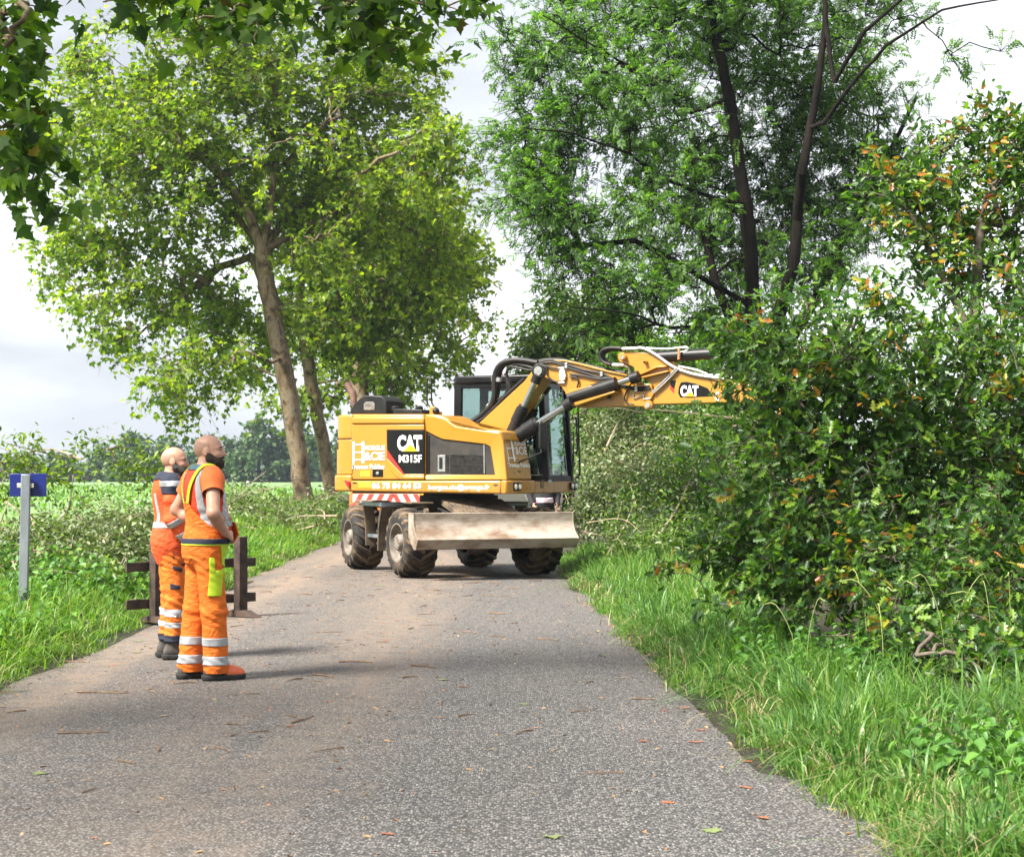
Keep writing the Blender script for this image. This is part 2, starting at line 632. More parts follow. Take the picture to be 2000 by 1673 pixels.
# ------------------------------------------------------------------ materials of the machine
def paint_mat():
    m, nt, b = new_mat('machine_yellow')
    v = objco(nt)
    n = noise(nt, 1.7, 7, 0.65, v)
    r = ramp(nt, [(0.25, (0.32, 0.165, 0.028)), (0.45, (0.41, 0.188, 0.017)), (0.8, (0.44, 0.207, 0.021))])
    nt.links.new(n.outputs['Fac'], r.inputs['Fac'])
    n2 = noise(nt, 34, 4, 0.7, v)
    dm = nt.nodes.new('ShaderNodeMapRange')
    dm.inputs['From Min'].default_value = 0.5
    dm.inputs['From Max'].default_value = 0.78
    dm.inputs['To Max'].default_value = 0.6
    nt.links.new(n2.outputs['Fac'], dm.inputs['Value'])
    mx = nt.nodes.new('ShaderNodeMix')
    mx.data_type = 'RGBA'
    mx.inputs[7].default_value = (0.28, 0.18, 0.085, 1)
    nt.links.new(dm.outputs[0], mx.inputs[0])
    nt.links.new(r.outputs['Color'], mx.inputs[6])
    # dried splashes of mud, most of them low on the machine
    sp = noise(nt, 11, 6, 0.72, v)
    st = noise(nt, 3.0, 5, 0.6, objco(nt, (3, 3, 0.35)))
    sx = nt.nodes.new('ShaderNodeSeparateXYZ')
    nt.links.new(v, sx.inputs[0])
    zm = nt.nodes.new('ShaderNodeMapRange')
    zm.inputs['From Min'].default_value = 1.1
    zm.inputs['From Max'].default_value = 2.3
    zm.inputs['To Min'].default_value = 0.14
    zm.inputs['To Max'].default_value = -0.03
    nt.links.new(sx.outputs[2], zm.inputs['Value'])
    ad = nt.nodes.new('ShaderNodeMath')
    nt.links.new(sp.outputs['Fac'], ad.inputs[0])
    nt.links.new(zm.outputs[0], ad.inputs[1])
    ad2 = nt.nodes.new('ShaderNodeMath')
    ad2.operation = 'MULTIPLY_ADD'
    ad2.inputs[1].default_value = 0.25
    nt.links.new(st.outputs['Fac'], ad2.inputs[0])
    nt.links.new(ad.outputs[0], ad2.inputs[2])
    sm = nt.nodes.new('ShaderNodeMapRange')
    sm.inputs['From Min'].default_value = 0.74
    sm.inputs['From Max'].default_value = 0.92
    sm.inputs['To Max'].default_value = 0.85
    nt.links.new(ad2.outputs[0], sm.inputs['Value'])
    mx3 = nt.nodes.new('ShaderNodeMix')
    mx3.data_type = 'RGBA'
    mx3.inputs[7].default_value = (0.17, 0.105, 0.055, 1)
    nt.links.new(sm.outputs[0], mx3.inputs[0])
    nt.links.new(mx.outputs[2], mx3.inputs[6])
    nt.links.new(mx3.outputs[2], b.inputs['Base Color'])
    rm = nt.nodes.new('ShaderNodeMapRange')
    rm.inputs['To Min'].default_value = 0.3
    rm.inputs['To Max'].default_value = 0.75
    nt.links.new(sm.outputs[0], rm.inputs['Value'])
    nt.links.new(rm.outputs[0], b.inputs['Roughness'])
    b.inputs['Coat Weight'].default_value = 0.25
    b.inputs['Coat Roughness'].default_value = 0.2
    return m


yel = paint_mat()
blk = surf('black_plastic', (0.007, 0.007, 0.008), (0.018, 0.017, 0.016), scale=6, rough=0.42, spec=0.3)
dark = surf('dark_steel', (0.010, 0.009, 0.008), (0.035, 0.028, 0.022), scale=5, rough=0.6, bump=0.2)
glossb = surf('gloss_black', (0.005, 0.005, 0.006), (0.010, 0.010, 0.010), scale=3, rough=0.3, spec=0.22)
rubber = surf('hose_rubber', (0.008, 0.008, 0.009), (0.022, 0.02, 0.019), scale=12, rough=0.55, spec=0.3)
chrome = surf('chrome_rod', (0.5, 0.5, 0.51), (0.4, 0.4, 0.4), scale=20, rough=0.16, metal=1.0)
steel = surf('zinc_fitting', (0.42, 0.42, 0.41), (0.28, 0.28, 0.27), scale=20, rough=0.4, metal=0.7)
white = surf('white_vinyl', (0.85, 0.84, 0.82), (0.78, 0.77, 0.74), scale=4, rough=0.4)
logo_y = surf('logo_yellow', (0.80, 0.46, 0.01), (0.76, 0.42, 0.01), scale=4, rough=0.4)
redm = surf('red_vinyl', (0.62, 0.03, 0.02), (0.55, 0.03, 0.02), scale=4, rough=0.4)
mudm = surf('muddy_steel', (0.04, 0.03, 0.022), (0.19, 0.135, 0.085), scale=2.6, rough=0.85, bump=0.5, bscale=30, lo=0.3, hi=0.62)
blue_st = surf('scuffed_step_steel', (0.16, 0.20, 0.24), (0.34, 0.36, 0.37), scale=9, rough=0.45, metal=0.5)
bladem = surf('scraped_blade', (0.15, 0.098, 0.062), (0.34, 0.29, 0.24), scale=1.9, rough=0.55, bump=0.25, bscale=24, lo=0.36, hi=0.55, stretch=(1, 1, 2.2), detail=9, rough2=0.4)
tyrem = surf('muddy_shaded_tyre', (0.012, 0.010, 0.009), (0.12, 0.08, 0.048), scale=3.2, rough=0.8, bump=0.5, bscale=40, lo=0.46, hi=0.7, detail=9)  # muddy rubber, coloured darker to imitate shade in the recesses between lugs
treadm = surf('muddy_lit_tread', (0.014, 0.011, 0.009), (0.19, 0.125, 0.07), scale=2.4, rough=0.7, bump=0.5, bscale=40, lo=0.42, hi=0.68, detail=9)  # mud coloured lighter than the carcass to imitate light on the lug edges
rimm = surf('muddy_rim', (0.22, 0.20, 0.18), (0.12, 0.09, 0.06), scale=7, rough=0.6)
grilm = surf('grille_mesh', (0.006, 0.006, 0.006), (0.022, 0.02, 0.018), scale=18, rough=0.7, spec=0.2)
clothseat = surf('seat_fabric', (0.02, 0.022, 0.024), (0.05, 0.05, 0.055), scale=30, rough=0.9)
amber = surf('amber_lens', (0.9, 0.30, 0.02), (0.8, 0.25, 0.02), scale=8, rough=0.15)
lampm = surf('headlight_glass', (0.85, 0.80, 0.62), (0.95, 0.92, 0.85), scale=30, rough=0.12)
warn_y = surf('warning_yellow', (0.78, 0.62, 0.03), (0.7, 0.55, 0.03), scale=6, rough=0.5)


def glass_mat():
    m, nt, b = new_mat('tinted_cab_glass')
    out = nt.nodes['Material Output']
    tr = nt.nodes.new('ShaderNodeBsdfTransparent')
    tr.inputs['Color'].default_value = (0.74, 0.82, 0.80, 1)
    gl = nt.nodes.new('ShaderNodeBsdfGlossy')
    gl.inputs['Roughness'].default_value = 0.03
    fr = nt.nodes.new('ShaderNodeFresnel')
    fr.inputs['IOR'].default_value = 1.5
    nz_ = noise(nt, 3.0, 4, 0.6, objco(nt))
    bp = nt.nodes.new('ShaderNodeBump')
    bp.inputs['Strength'].default_value = 0.03
    nt.links.new(nz_.outputs['Fac'], bp.inputs['Height'])
    nt.links.new(bp.outputs['Normal'], gl.inputs['Normal'])
    mi = nt.nodes.new('ShaderNodeMixShader')
    gm = nt.nodes.new('ShaderNodeNewGeometry')
    inv = nt.nodes.new('ShaderNodeMath')
    inv.operation = 'SUBTRACT'
    inv.inputs[0].default_value = 1.0
    nt.links.new(gm.outputs['Backfacing'], inv.inputs[1])
    mu = nt.nodes.new('ShaderNodeMath')
    mu.operation = 'MULTIPLY'
    nt.links.new(fr.outputs[0], mu.inputs[0])
    nt.links.new(inv.outputs[0], mu.inputs[1])
    nt.links.new(mu.outputs[0], mi.inputs[0])
    nt.links.new(tr.outputs[0], mi.inputs[1])
    nt.links.new(gl.outputs[0], mi.inputs[2])
    nt.links.new(mi.outputs[0], out.inputs['Surface'])
    return m


glassm = glass_mat()

# ------------------------------------------------------------------ frames of the machine
PHI = math.radians(26)
HC, HS = math.cos(PHI), math.sin(PHI)
HX, HY = -0.84, 28.2


def H(u, v, z):
    """upper structure: u forward, v towards the cab side, z up"""
    return np.array([HX + u * HC + v * HS, HY - u * HS + v * HC, z])


HU, HV, HZ = np.array([HC, -HS, 0]), np.array([HS, HC, 0]), np.array([0, 0, 1.0])


def HP(px, py, v):
    """u and z of a photograph pixel on the upright plane v = const"""
    t = (px - 1000) / FPX
    u = (t * (HY + v * HC) - HX - v * HS) / (HC + t * HS)
    Y = HY - u * HS + v * HC
    return u, EYE + (HZY - py) / FPX * Y


def z1(zx, zy, v):
    u, z = HP(630 + zx / 3.56, 680 + zy / 3.56, v)
    return H(u, v, z)


def z2(zx, zy, v):
    u, z = HP(850 + zx / 3.448, 660 + zy / 3.448, v)
    return H(u, v, z)


def side_plate(mb, pts, zf, va, vb):
    A = [zf(x, y, va) for x, y in pts]
    sh = HV * (vb - va)
    return mb.prism(A, [p + sh for p in A])


TH = math.radians(21)
CX, CY = -1.04, 28.36
CF, CR = np.array([math.sin(TH), -math.cos(TH), 0]), np.array([math.cos(TH), math.sin(TH), 0])


def Cc(f, r, z):
    """undercarriage: f towards the blade, r to the picture's right"""
    return np.array([CX, CY, 0]) + CF * f + CR * r + np.array([0, 0, z])


ORG = np.array([CX, CY, 0.0])
MB.org = ORG
exc = empty('excavator', ORG, label='yellow wheeled excavator with muddy tyres, raised boom and lowered dozer blade on the road', category='excavator')

# ------------------------------------------------------------------ undercarriage and wheels
mb = MB()
mb.box(Cc(0, 0, 0.80), (2.9, 0.92, 0.36), (CF, CR, HZ))
mb.box(Cc(0, 0, 1.02), (1.5, 1.15, 0.14), (CF, CR, HZ))
chas = mb.build('chassis', mudm, exc, bevel=0.02)
mb = MB()
mb.lathe([(0, 0.05), (0, 0.62), (0.16, 0.62), (0.16, 0.56), (0.28, 0.56)], H(0, 0, 1.06), HZ, HU, 40)
mb.build('slewing_ring', dark, exc)
for f in (1.33, -1.33):
    mb = MB()
    mb.tube([Cc(f, -0.95, 0.53), Cc(f, -0.3, 0.55), Cc(f, 0.3, 0.55), Cc(f, 0.95, 0.53)], [.11, .13, .13, .11], 14)
    mb.lathe([(-.2, .05), (-.16, .18), (0, .24), (.16, .18), (.2, .05)], Cc(f, 0.05, 0.55), CF, CR, 18)
    mb.build('axle', mudm, exc)
mb = MB()
mb.tube([Cc(-1.1, 0.1, .55), Cc(1.1, 0.1, .55)], .05, 10)
mb.build('drive_shaft', dark, exc)


def wheel(f, r, yaw, spin):
    """r: outer face position; outer side away from the chassis"""
    s = -1 if r < 0 else 1
    ax = (math.cos(yaw) * CR + math.sin(yaw) * -CF) * s                # outward
    fw = np.cross(HZ, ax)
    c = Cc(f, r, 0.525)
    w, R = 0.50, 0.525
    def pt(o, rad, t):
        return c + ax * o + rad * (math.cos(t) * fw + math.sin(t) * HZ)
    mb = MB()
    prof = [(-.03, .285), (0.0, .30), (0.012, .36), (-.002, .43), (-.05, .472), (-.14, .482), (-w / 2, .486), (-w + .14, .482), (-w + .05, .472), (-w - .002 + .004, .43), (-w - .012, .36), (-w, .30), (-w + .03, .285)]
    mb.lathe(prof, c, ax, fw, 56)
    root = mb.build('wheel', tyrem, exc)
    # the tread lugs, two staggered rows of slanting bars
    tb = MB()
    N = 17
    for k in range(N):
        for side in (0, 1):
            t0 = spin + 2 * math.pi * (k + 0.5 * side) / N
            sg = 1 if side == 0 else -1
            A = []
            for q, (o, rb, rt) in enumerate([(-.015, .470, .522), (.09, .475, .526), (.18, .462, .516), (.245, .425, .468), (.262, .375, .385)]):
                oo = -w / 2 + sg * o
                tm = t0 + (q * 0.115 if q < 4 else 0.40)
                hw0, hw1 = 0.082 - 0.004 * q, 0.055 - 0.004 * q
                A.append([pt(oo, rb, tm - hw0), pt(oo, rt, tm - hw1), pt(oo, rt, tm + hw1), pt(oo, rb, tm + hw0)])
            V = [p for row in A for p in row]
            F = [(0, 1, 2, 3), (19, 18, 17, 16)]
            for q in range(4):
                for e in range(4):
                    a0 = q * 4 + e
                    b0 = q * 4 + (e + 1) % 4
                    F.append((a0, b0, b0 + 4, a0 + 4))
            tb.add(V, F)
    tb.build('tyre_tread', treadm, root, bevel=0.008)
    rb = MB()
    rb.lathe([(-.02, .30), (-.005, .295), (-.005, .275), (-.09, .262), (-.11, .235), (-.13, .16), (-.10, .12)], c, ax, fw, 40)
    rb.build('rim', rimm, root)
    hb = MB()
    hb.lathe([(-.12, .13), (-.03, .125), (-.005, .11), (0.0, .06), (0.0, .001)], c, ax, fw, 24)
    for k in range(10):
        t = 2 * math.pi * k / 10
        q = c + ax * -0.115 + .19 * (math.cos(t) * fw + math.sin(t) * HZ)
        hb.lathe([(0, .016), (.03, .016), (.03, .0005)], q, ax, fw, 6)
        q = c + .085 * (math.cos(t) * fw + math.sin(t) * HZ) + ax * -.004
        hb.lathe([(0, .011), (.012, .011), (.012, .0005)], q, ax, fw, 6)
    hb.build('hub', rimm, root)
    return root


STEER = math.radians(4)
wheel(1.33, -1.25, STEER, 0.1)
wheel(1.33, 1.25, STEER, 0.3)
wheel(-1.33, -1.25, 0, 0.22)
wheel(-1.33, 1.25, 0, 0.05)

# dozer blade
bl = [(2.20, 0.98), (2.185, 0.88), (2.20, 0.78), (2.26, 0.70), (2.40, 0.60), (2.30, 0.455), (2.22, 0.46), (2.00, 0.62), (1.98, 0.98)]
mb = MB()
mb.prism([Cc(f, -1.24, z) for f, z in bl], [Cc(f, 1.24, z) for f, z in bl])
blade = mb.build('dozer_blade', bladem, exc, bevel=0.006)
for r in (-1.252, 1.252):
    mb = MB()
    o = [(2.205, .984), (1.97, .984), (1.97, .62), (2.22, .45), (2.305, .45), (2.405, .60), (2.27, .70), (2.21, .78), (2.19, .88)]
    s = 0.022 if r > 0 else -0.022
    mb.prism([Cc(f, r - s / 2, z) for f, z in o], [Cc(f, r + s / 2, z) for f, z in o])
    mb.build('end_plate', bladem, blade, bevel=0.004)
for r in (-1.02, 1.06):
    mb = MB()
    mb.lathe([(-.025, .001), (-.025, .05), (.025, .05), (.025, .001)], Cc(2.06, r, 1.0), CR, CF, 14)
    mb.build('lifting_eye', mudm, blade)
# arms and chequer plate that carry the blade
for r in (-0.42, 0.42):
    mb = MB()
    mb.prism([Cc(f, r - .05, z) for f, z in ((1.3, .62), (2.05, .55), (2.05, .85), (1.3, .92))], [Cc(f, r + .05, z) for f, z in ((1.3, .62), (2.05, .55), (2.05, .85), (1.3, .92))])
    mb.build('blade_arm', mudm, exc, bevel=0.01)
mb = MB()
mb.prism([Cc(f, -.48, z) for f, z in ((1.15, 1.17), (1.95, 0.97), (1.95, 0.90), (1.15, 1.08))], [Cc(f, .50, z) for f, z in ((1.15, 1.17), (1.95, 0.97), (1.95, 0.90), (1.15, 1.08))])
tp = mb.build('tread_plate', mudm, exc, bevel=0.006)
mb = MB()
d = Cc(1.95, 0, .97) - Cc(1.15, 0, 1.17)
nrm = unit(np.cross(CR, d))
nrm = nrm if nrm[2] > 0 else -nrm
for i in range(9):
    for j in range(12):
        q = Cc(1.15, -.44 + .08 * j, 1.17) + d * ((i + .5) / 9) + nrm * .003
        a = unit(unit(d) + (1 if (i + j) % 2 else -1) * CR)
        mb.box(q, (.05, .012, .008), (a, np.cross(nrm, a), nrm))
mb.build('tread_stud', mudm, tp)['kind'] = 'stuff'

# steps, boxes and fender brackets between the left wheels
def chas_plate(name, pts, r0, r1, mat, bevel=0.006, parent=exc):
    m_ = MB()
    m_.prism([Cc(f, r0, z) for f, z in pts], [Cc(f, r1, z) for f, z in pts])
    return m_.build(name, mat, parent, bevel=bevel)


for s in (-1, 1):
    stp = chas_plate('step', [(-.62, 1.05), (.44, 1.05), (.44, 1.115), (-.62, 1.115)], s * .86, s * 1.22, blue_st)
    chas_plate('step_bracket', [(-.60, 1.05), (-.53, 1.05), (-.42, .72), (-.40, .42), (-.44, .42), (-.47, .72)], s * 1.04, s * 1.21, mudm, parent=stp)
    chas_plate('step_bracket', [(.44, 1.05), (.36, 1.05), (.24, .80), (.20, .36), (.25, .36), (.29, .76)], s * 1.03, s * 1.21, mudm, parent=stp)
    chas_plate('lower_step', [(-.42, .555), (.22, .555), (.22, .61), (-.42, .61)], s * .98, s * 1.185, blue_st, parent=stp)
    chas_plate('tool_box', [(-.34, .60), (.20, .60), (.20, 1.03), (-.34, 1.03)], s * .55, s * .92, mudm, 0.015)
    mb = MB()
    mb.box(Cc(-.05, s * .925, .86), (.05, .02, .10), (CF, CR, HZ))
    mb.build('box_latch', steel, exc)
chas_plate('rear_bumper', [(-1.75, 1.0), (-1.55, 1.0), (-1.55, 1.08), (-1.75, 1.08)], -1.0, 1.0, mudm)
for s in (-1, 1):
    chas_plate('rear_fender', [(-1.9, 1.10), (-.8, 1.10), (-.8, 1.125), (-1.9, 1.125)], s * .7, s * .95, mudm)
    chas_plate('front_fender', [(.75, 1.10), (1.15, 1.10), (1.15, 1.125), (.75, 1.125)], s * .6, s * .95, mudm)
for s in (-1, 1):
    mb = MB()
    mb.tube(curve_pts([Cc(.9, s * .45, 1.0), Cc(1.3, s * .55, 1.02), Cc(1.7, s * .5, .94)]), .02, 8)
    mb.build('brake_hose', rubber, exc)

# ------------------------------------------------------------------ upper structure
VS = -1.25                                            # the side that faces the camera
ztop = z1(460, 457, VS)[2]
zbelt = z1(700, 917, VS)[2]
zbot = z1(700, 1004, VS)[2]
mb = MB()
mb.prism([H(u, v, zbot - .015) for u, v in ((-1.3, -1.1), (1.3, -1.15), (1.3, 1.15), (-1.3, 1.1))], [H(u, v, zbelt) for u, v in ((-1.3, -1.1), (1.3, -1.15), (1.3, 1.15), (-1.3, 1.1))])
house = mb.build('upper_structure', dark, exc, bevel=0.01)
# inner core behind the panels
mb = MB()
side_plate(mb, [(215, 912), (215, 475), (705, 475), (800, 482), (900, 535), (1000, 566), (1225, 592), (1262, 915)], z1, VS + .05, -.45)
mb.build('inner_frame', dark, house)
# engine hood over the full width
ub, uf = HP(630 + 205 / 3.56, 800, VS)[0], -0.27
mb = MB()
mb.prism([H(u, v, zbelt) for u, v in ((ub, -.44), (uf, -.44), (uf, 1.22), (ub, 1.22))], [H(u, v, ztop - .02) for u, v in ((ub, -.44), (uf, -.44), (uf, 1.22), (ub, 1.22))])
mb.build('engine_hood', yel, house, bevel=0.05, seg=3)


def yplate(name, pts, va, vb, mat=None, bevel=0.02, seg=3, parent=None, zf=z1):
    m_ = MB()
    side_plate(m_, pts, zf, va, vb)
    return m_.build(name, mat or yel, parent or house, bevel=bevel, seg=seg)


# rear door: rounded upper shoulder, flat panel below, raised lip round the black panel
yplate('rear_door_panel', [(201, 911), (201, 530), (706, 530), (706, 568), (447, 568), (447, 700), (500, 790), (566, 872), (706, 872), (706, 911)], VS + .012, VS + .10, bevel=0.012)
yplate('rear_door_shoulder', [(201, 528), (201, 475), (706, 475), (706, 528)], VS - .008, -.46, bevel=0.03)
yplate('rear_door_top', [(201, 490), (201, 457), (706, 457), (706, 490)], VS + .035, -.46, bevel=0.035, seg=4)
yplate('door_lip', [(566, 886), (706, 886), (706, 911), (540, 911), (505, 890), (470, 850), (450, 800), (447, 760)], VS - .004, VS + .05, bevel=0.012)
# front side panel round the grille
O = [(713, 470), (800, 474), (850, 490), (930, 545), (1228, 587), (1254, 640), (1283, 913), (713, 913)]
I = [(713, 575), (745, 590), (780, 609), (830, 632), (1128, 666), (1165, 684), (1197, 880), (713, 877)]
O2 = [(713, 470), (800, 474), (850, 490), (930, 545), (1228, 587), (1254, 640), (1283, 913), (713, 913)]
mb = MB()
Oa, Ia = [z1(x, y, VS) for x, y in O], [z1(x, y, VS + .028) for x, y in I]
mb.ring(Oa, Ia, [p + HV * .12 for p in Oa], [p + HV * .06 for p in Ia])
mb.build('front_side_panel', yel, house, bevel=0.014, seg=3)
# hood of the front box, sloping down
top = [(713, 457), (800, 461), (850, 478), (930, 534), (1000, 549), (1235, 574), (1262, 640), (1262, 660), (1228, 590), (1000, 570), (930, 560), (850, 505), (800, 490), (713, 490)]
yplate('front_box_top', top[:7] + [(1240, 640), (1215, 600), (1000, 572), (930, 560), (850, 508), (800, 490), (713, 490)], VS + .03, -.40, bevel=0.035, seg=4)
# front face of that box
fa = [z1(x, y, VS) for x, y in ((1232, 590), (1285, 914))]
ut, ubm = fa[0], fa[1]
mb = MB()
w = HV * .86
t_in = HU * -.12
mb.hexa([ubm + HV * .01, ubm + w, ubm + w + t_in, ubm + HV * .01 + t_in, ut + HV * .03, ut + w, ut + w + t_in, ut + HV * .03 + t_in])
fpan = mb.build('front_box_panel', yel, house, bevel=0.03, seg=3)
yplate('box_inner_wall', [(930, 905), (930, 560), (1215, 600), (1262, 905)], -.43, -.40, dark, 0)
# grille behind the opening
gi = [(718, 872), (718, 585), (748, 600), (830, 642), (1126, 675), (1158, 690), (1188, 872)]
yplate('grille_back', gi, VS + .062, VS + .075, grilm, 0)
mb = MB()
for k in range(42):
    x = 806 + k * 9
    yt = np.interp(x, [748, 830, 1126, 1158], [602, 646, 678, 694])
    for y0, y1 in (((yt, 738),) if x < 1135 else ()):
        A = [z1(x - 1.6, y1, VS + .058), z1(x + 1.6, y1, VS + .058), z1(x + 1.6, y0, VS + .058), z1(x - 1.6, y0, VS + .058)]
        mb.prism(A, [p + HV * .012 for p in A])
mb.build('grille_slats', grilm, house)['kind'] = 'stuff'
for nm, pts, mt, v0 in (('grille_door', [(888, 872), (888, 738), (1125, 745), (1135, 872)], grilm, VS + .045), ('cooler_frame', [(800, 858), (800, 742), (852, 742), (852, 858)], steel, VS + .04),
                        ('cooler_core', [(810, 838), (810, 758), (834, 758), (834, 838)], blk, VS + .037), ('black_post', [(716, 872), (716, 590), (744, 604), (744, 872)], glossb, VS + .04),
                        ('hinge_post', [(858, 868), (858, 740), (882, 740), (882, 868)], dark, VS + .05), ('cooler_pipe', [(1120, 872), (1118, 672), (1126, 673), (1128, 872)], steel, VS + .038)):
    yplate(nm, pts, v0, v0 + .02, mt, 0.003)
for y in (737, 806):
    mb = MB()
    A = [z1(888, y, VS + .04), z1(1128, y + 5, VS + .04), z1(1128, y + 9, VS + .04), z1(888, y + 4, VS + .04)]
    mb.prism(A, [p + HV * .008 for p in A])
    mb.build('grille_rail', dark, house)
mb = MB()
for x, y in ((716, 590), (716, 660), (716, 730), (716, 800), (716, 868)):
    mb.lathe([(0, .009), (.006, .007), (.008, .0005)], z1(x, y, VS + .034), -HV, HU, 8)
mb.build('bolt', steel, house)['kind'] = 'stuff'
# belt along the bottom
yplate('lower_belt', [(192, 994), (192, 919), (1240, 919), (1240, 1012), (700, 1004)], VS - .02, VS + .14, bevel=0.03, seg=4)
mb = MB()
c0, c1 = z1(1243, 921, VS - .02), z1(1243, 1013, VS - .02)
uf0 = HP(630 + 1243 / 3.56, 940, VS)[0]
uft = 1.50
pl = [(uf0, VS - .02), (uft - .05, VS - .02), (uft, VS + .06), (uft, -.36), (uf0, -.36)]
mb.prism([H(u, v, zbot - .01) for u, v in pl], [H(u, v, zbelt) for u, v in pl])
mb.build('front_corner', yel, house, bevel=0.02, seg=3)
for va, vb in ((-.35, .30), (.31, 1.22)):
    mb = MB()
    pl = [(1.1, va), (uft - .02 * (va > 0), va), (uft - .02 * (va > 0), vb), (1.1, vb)]
    mb.prism([H(u, v, zbot - .01) for u, v in pl], [H(u, v, zbelt - .02) for u, v in pl])
    mb.build('front_sill', yel, house, bevel=0.015, seg=3)
for v, n_ in ((-1.06, 2), (1.02, 2)):
    for q in range(n_):
        mb = MB()
        mb.box(H(uft + .004, v + .14 * q, (zbelt + zbot) / 2), (.02, .11, .13), (HU, HV, HZ))
        hl = mb.build('headlight', blk, house, bevel=0.006)
        mb = MB()
        mb.lathe([(0, .042), (.012, .036), (.016, .0005)], H(uft + .014, v + .14 * q, (zbelt + zbot) / 2), HU, HV, 16)
        mb.build('lens', lampm, hl)
mb = MB()
mb.box(H(uft + .002, -.10, zbot + .13), (.006, .14, .13), (HU, HV, HZ))
mb.build('pictogram_plate', surf('faded_decal', (0.30, 0.17, 0.02), (0.05, 0.04, 0.03), scale=26, rough=0.5, lo=.45, hi=.5), house)
mb = MB()
mb.box(H(uft + .003, .17, zbot + .17), (.008, .12, .05), (HU, HV, HZ))
mb.build('serial_plate', surf('serial_plate', (0.08, 0.09, 0.11), (0.5, 0.5, 0.5), scale=24, rough=0.3), house)

# counterweight: rounded in plan, in three bands
def cweight(name, z0, z1_, grow, mat, bevel):
    P = [(-1.205, -1.25), (-1.36, -1.245), (-1.47, -1.215), (-1.55, -1.14), (-1.60, -1.0), (-1.64, -.5), (-1.65, 0), (-1.64, .5), (-1.60, 1.0), (-1.55, 1.14), (-1.47, 1.215), (-1.36, 1.245), (-1.23, 1.25)]
    Q = [(u * 1.0 - (grow if u < -1.3 else 0), v * (1 + grow / 1.3)) for u, v in P]
    m_ = MB()
    m_.prism([H(u, v, z0) for u, v in Q], [H(u, v, z1_) for u, v in Q])
    return m_.build(name, mat, house, bevel=bevel, seg=4)


zz = [z1(150, y, VS)[2] for y in (995, 885, 872, 640, 630, 462)]
cweight('rear_bumper_band', zz[0], zz[1] + .012, .025, yel, .035)
cweight('counterweight', zz[2] - .01, zz[3] + .008, 0.0, yel, .012)
cweight('counterweight_top', zz[4] - .005, zz[5], -.012, yel, .03)
cweight('counterweight_core', zz[0] + .05, zz[5] - .08, -.022, dark, 0)
mb = MB()
mb.box(H(-1.513, -1.18, (zz[2] * .15 + zz[3] * .85)), (.09, .012, .11), (unit(HU * .72 - HV * .69), unit(HU * -.69 - HV * .72), HZ))
mb.build('lifting_recess', dark, house, bevel=.01)
mb = MB()
mb.prism([z1(150, 918, VS - .052), z1(186, 925, VS - .052), z1(186, 965, VS - .052), z1(170, 960, VS - .052)], [p + HV * .04 for p in (z1(150, 918, VS - .052), z1(186, 925, VS - .052), z1(186, 965, VS - .052), z1(170, 960, VS - .052))])
mb.build('tail_light', surf('red_lens', (0.55, 0.015, 0.03), (0.45, 0.01, 0.02), scale=20, rough=0.15), house, bevel=.004)

# black panel with the maker's sign and the red slash
yplate('logo_panel', [(449, 566), (704, 570), (704, 870), (567, 870), (449, 702)], VS + .004, VS + .04, glossb, .003)
yplate('red_slash', [(447, 704), (566, 872), (520, 872), (480, 830), (447, 770)], VS + .001, VS + .01, redm, .001)
def zlet(name, text, x0, y0, x1, y1, v, mat, bold=0.0, parent=None, zf=z1, shear=0.0):
    a, b_, c_ = zf(x0, y1, v), zf(x1, y1, v), zf(x0, y0, v)
    return lettering(name, text, mat, parent or house, a, unit(b_ - a), HZ, np.linalg.norm(b_ - a), np.linalg.norm(c_ - a), bold, 0.003, shear)


zlet('lettering', 'CAT', 520, 603, 692, 714, VS, white, .055)
A = [z1(x, y, VS - .008) for x, y in ((558, 716), (662, 716), (609, 667))]
mb = MB()
mb.prism(A, [p + HV * .004 for p in A])
mb.build('logo_triangle', logo_y, house, smooth_angle=None)
zlet('lettering', 'M315F', 531, 740, 690, 794, VS, white, .028)
def ladder(parent, zf, v, x0, y0, x1, y1, slant=0.0, nm='ladder_emblem'):
    m_ = MB()
    w_ = (x1 - x0) * .13
    def quad(a, b_, c_, d_, dv=0.0):
        A_ = [zf(*q, v + dv) for q in (a, b_, c_, d_)]
        m_.prism(A_, [p + HV * .003 for p in A_])
    for xx in (x0 + w_ * .8, x1 - w_ * 1.6):
        quad((xx, y1), (xx + w_ * 1.4, y1), (xx + w_ * 1.4 + slant, y0), (xx + slant, y0))
    h_ = y1 - y0
    for f_ in (.13, .50, .86):
        y_ = y0 + h_ * f_
        quad((x0, y_ + h_ * .022), (x1, y_ + h_ * .022), (x1, y_ - h_ * .022), (x0, y_ - h_ * .022), -.0015)
    return m_.build(nm, white, parent, smooth_angle=None)


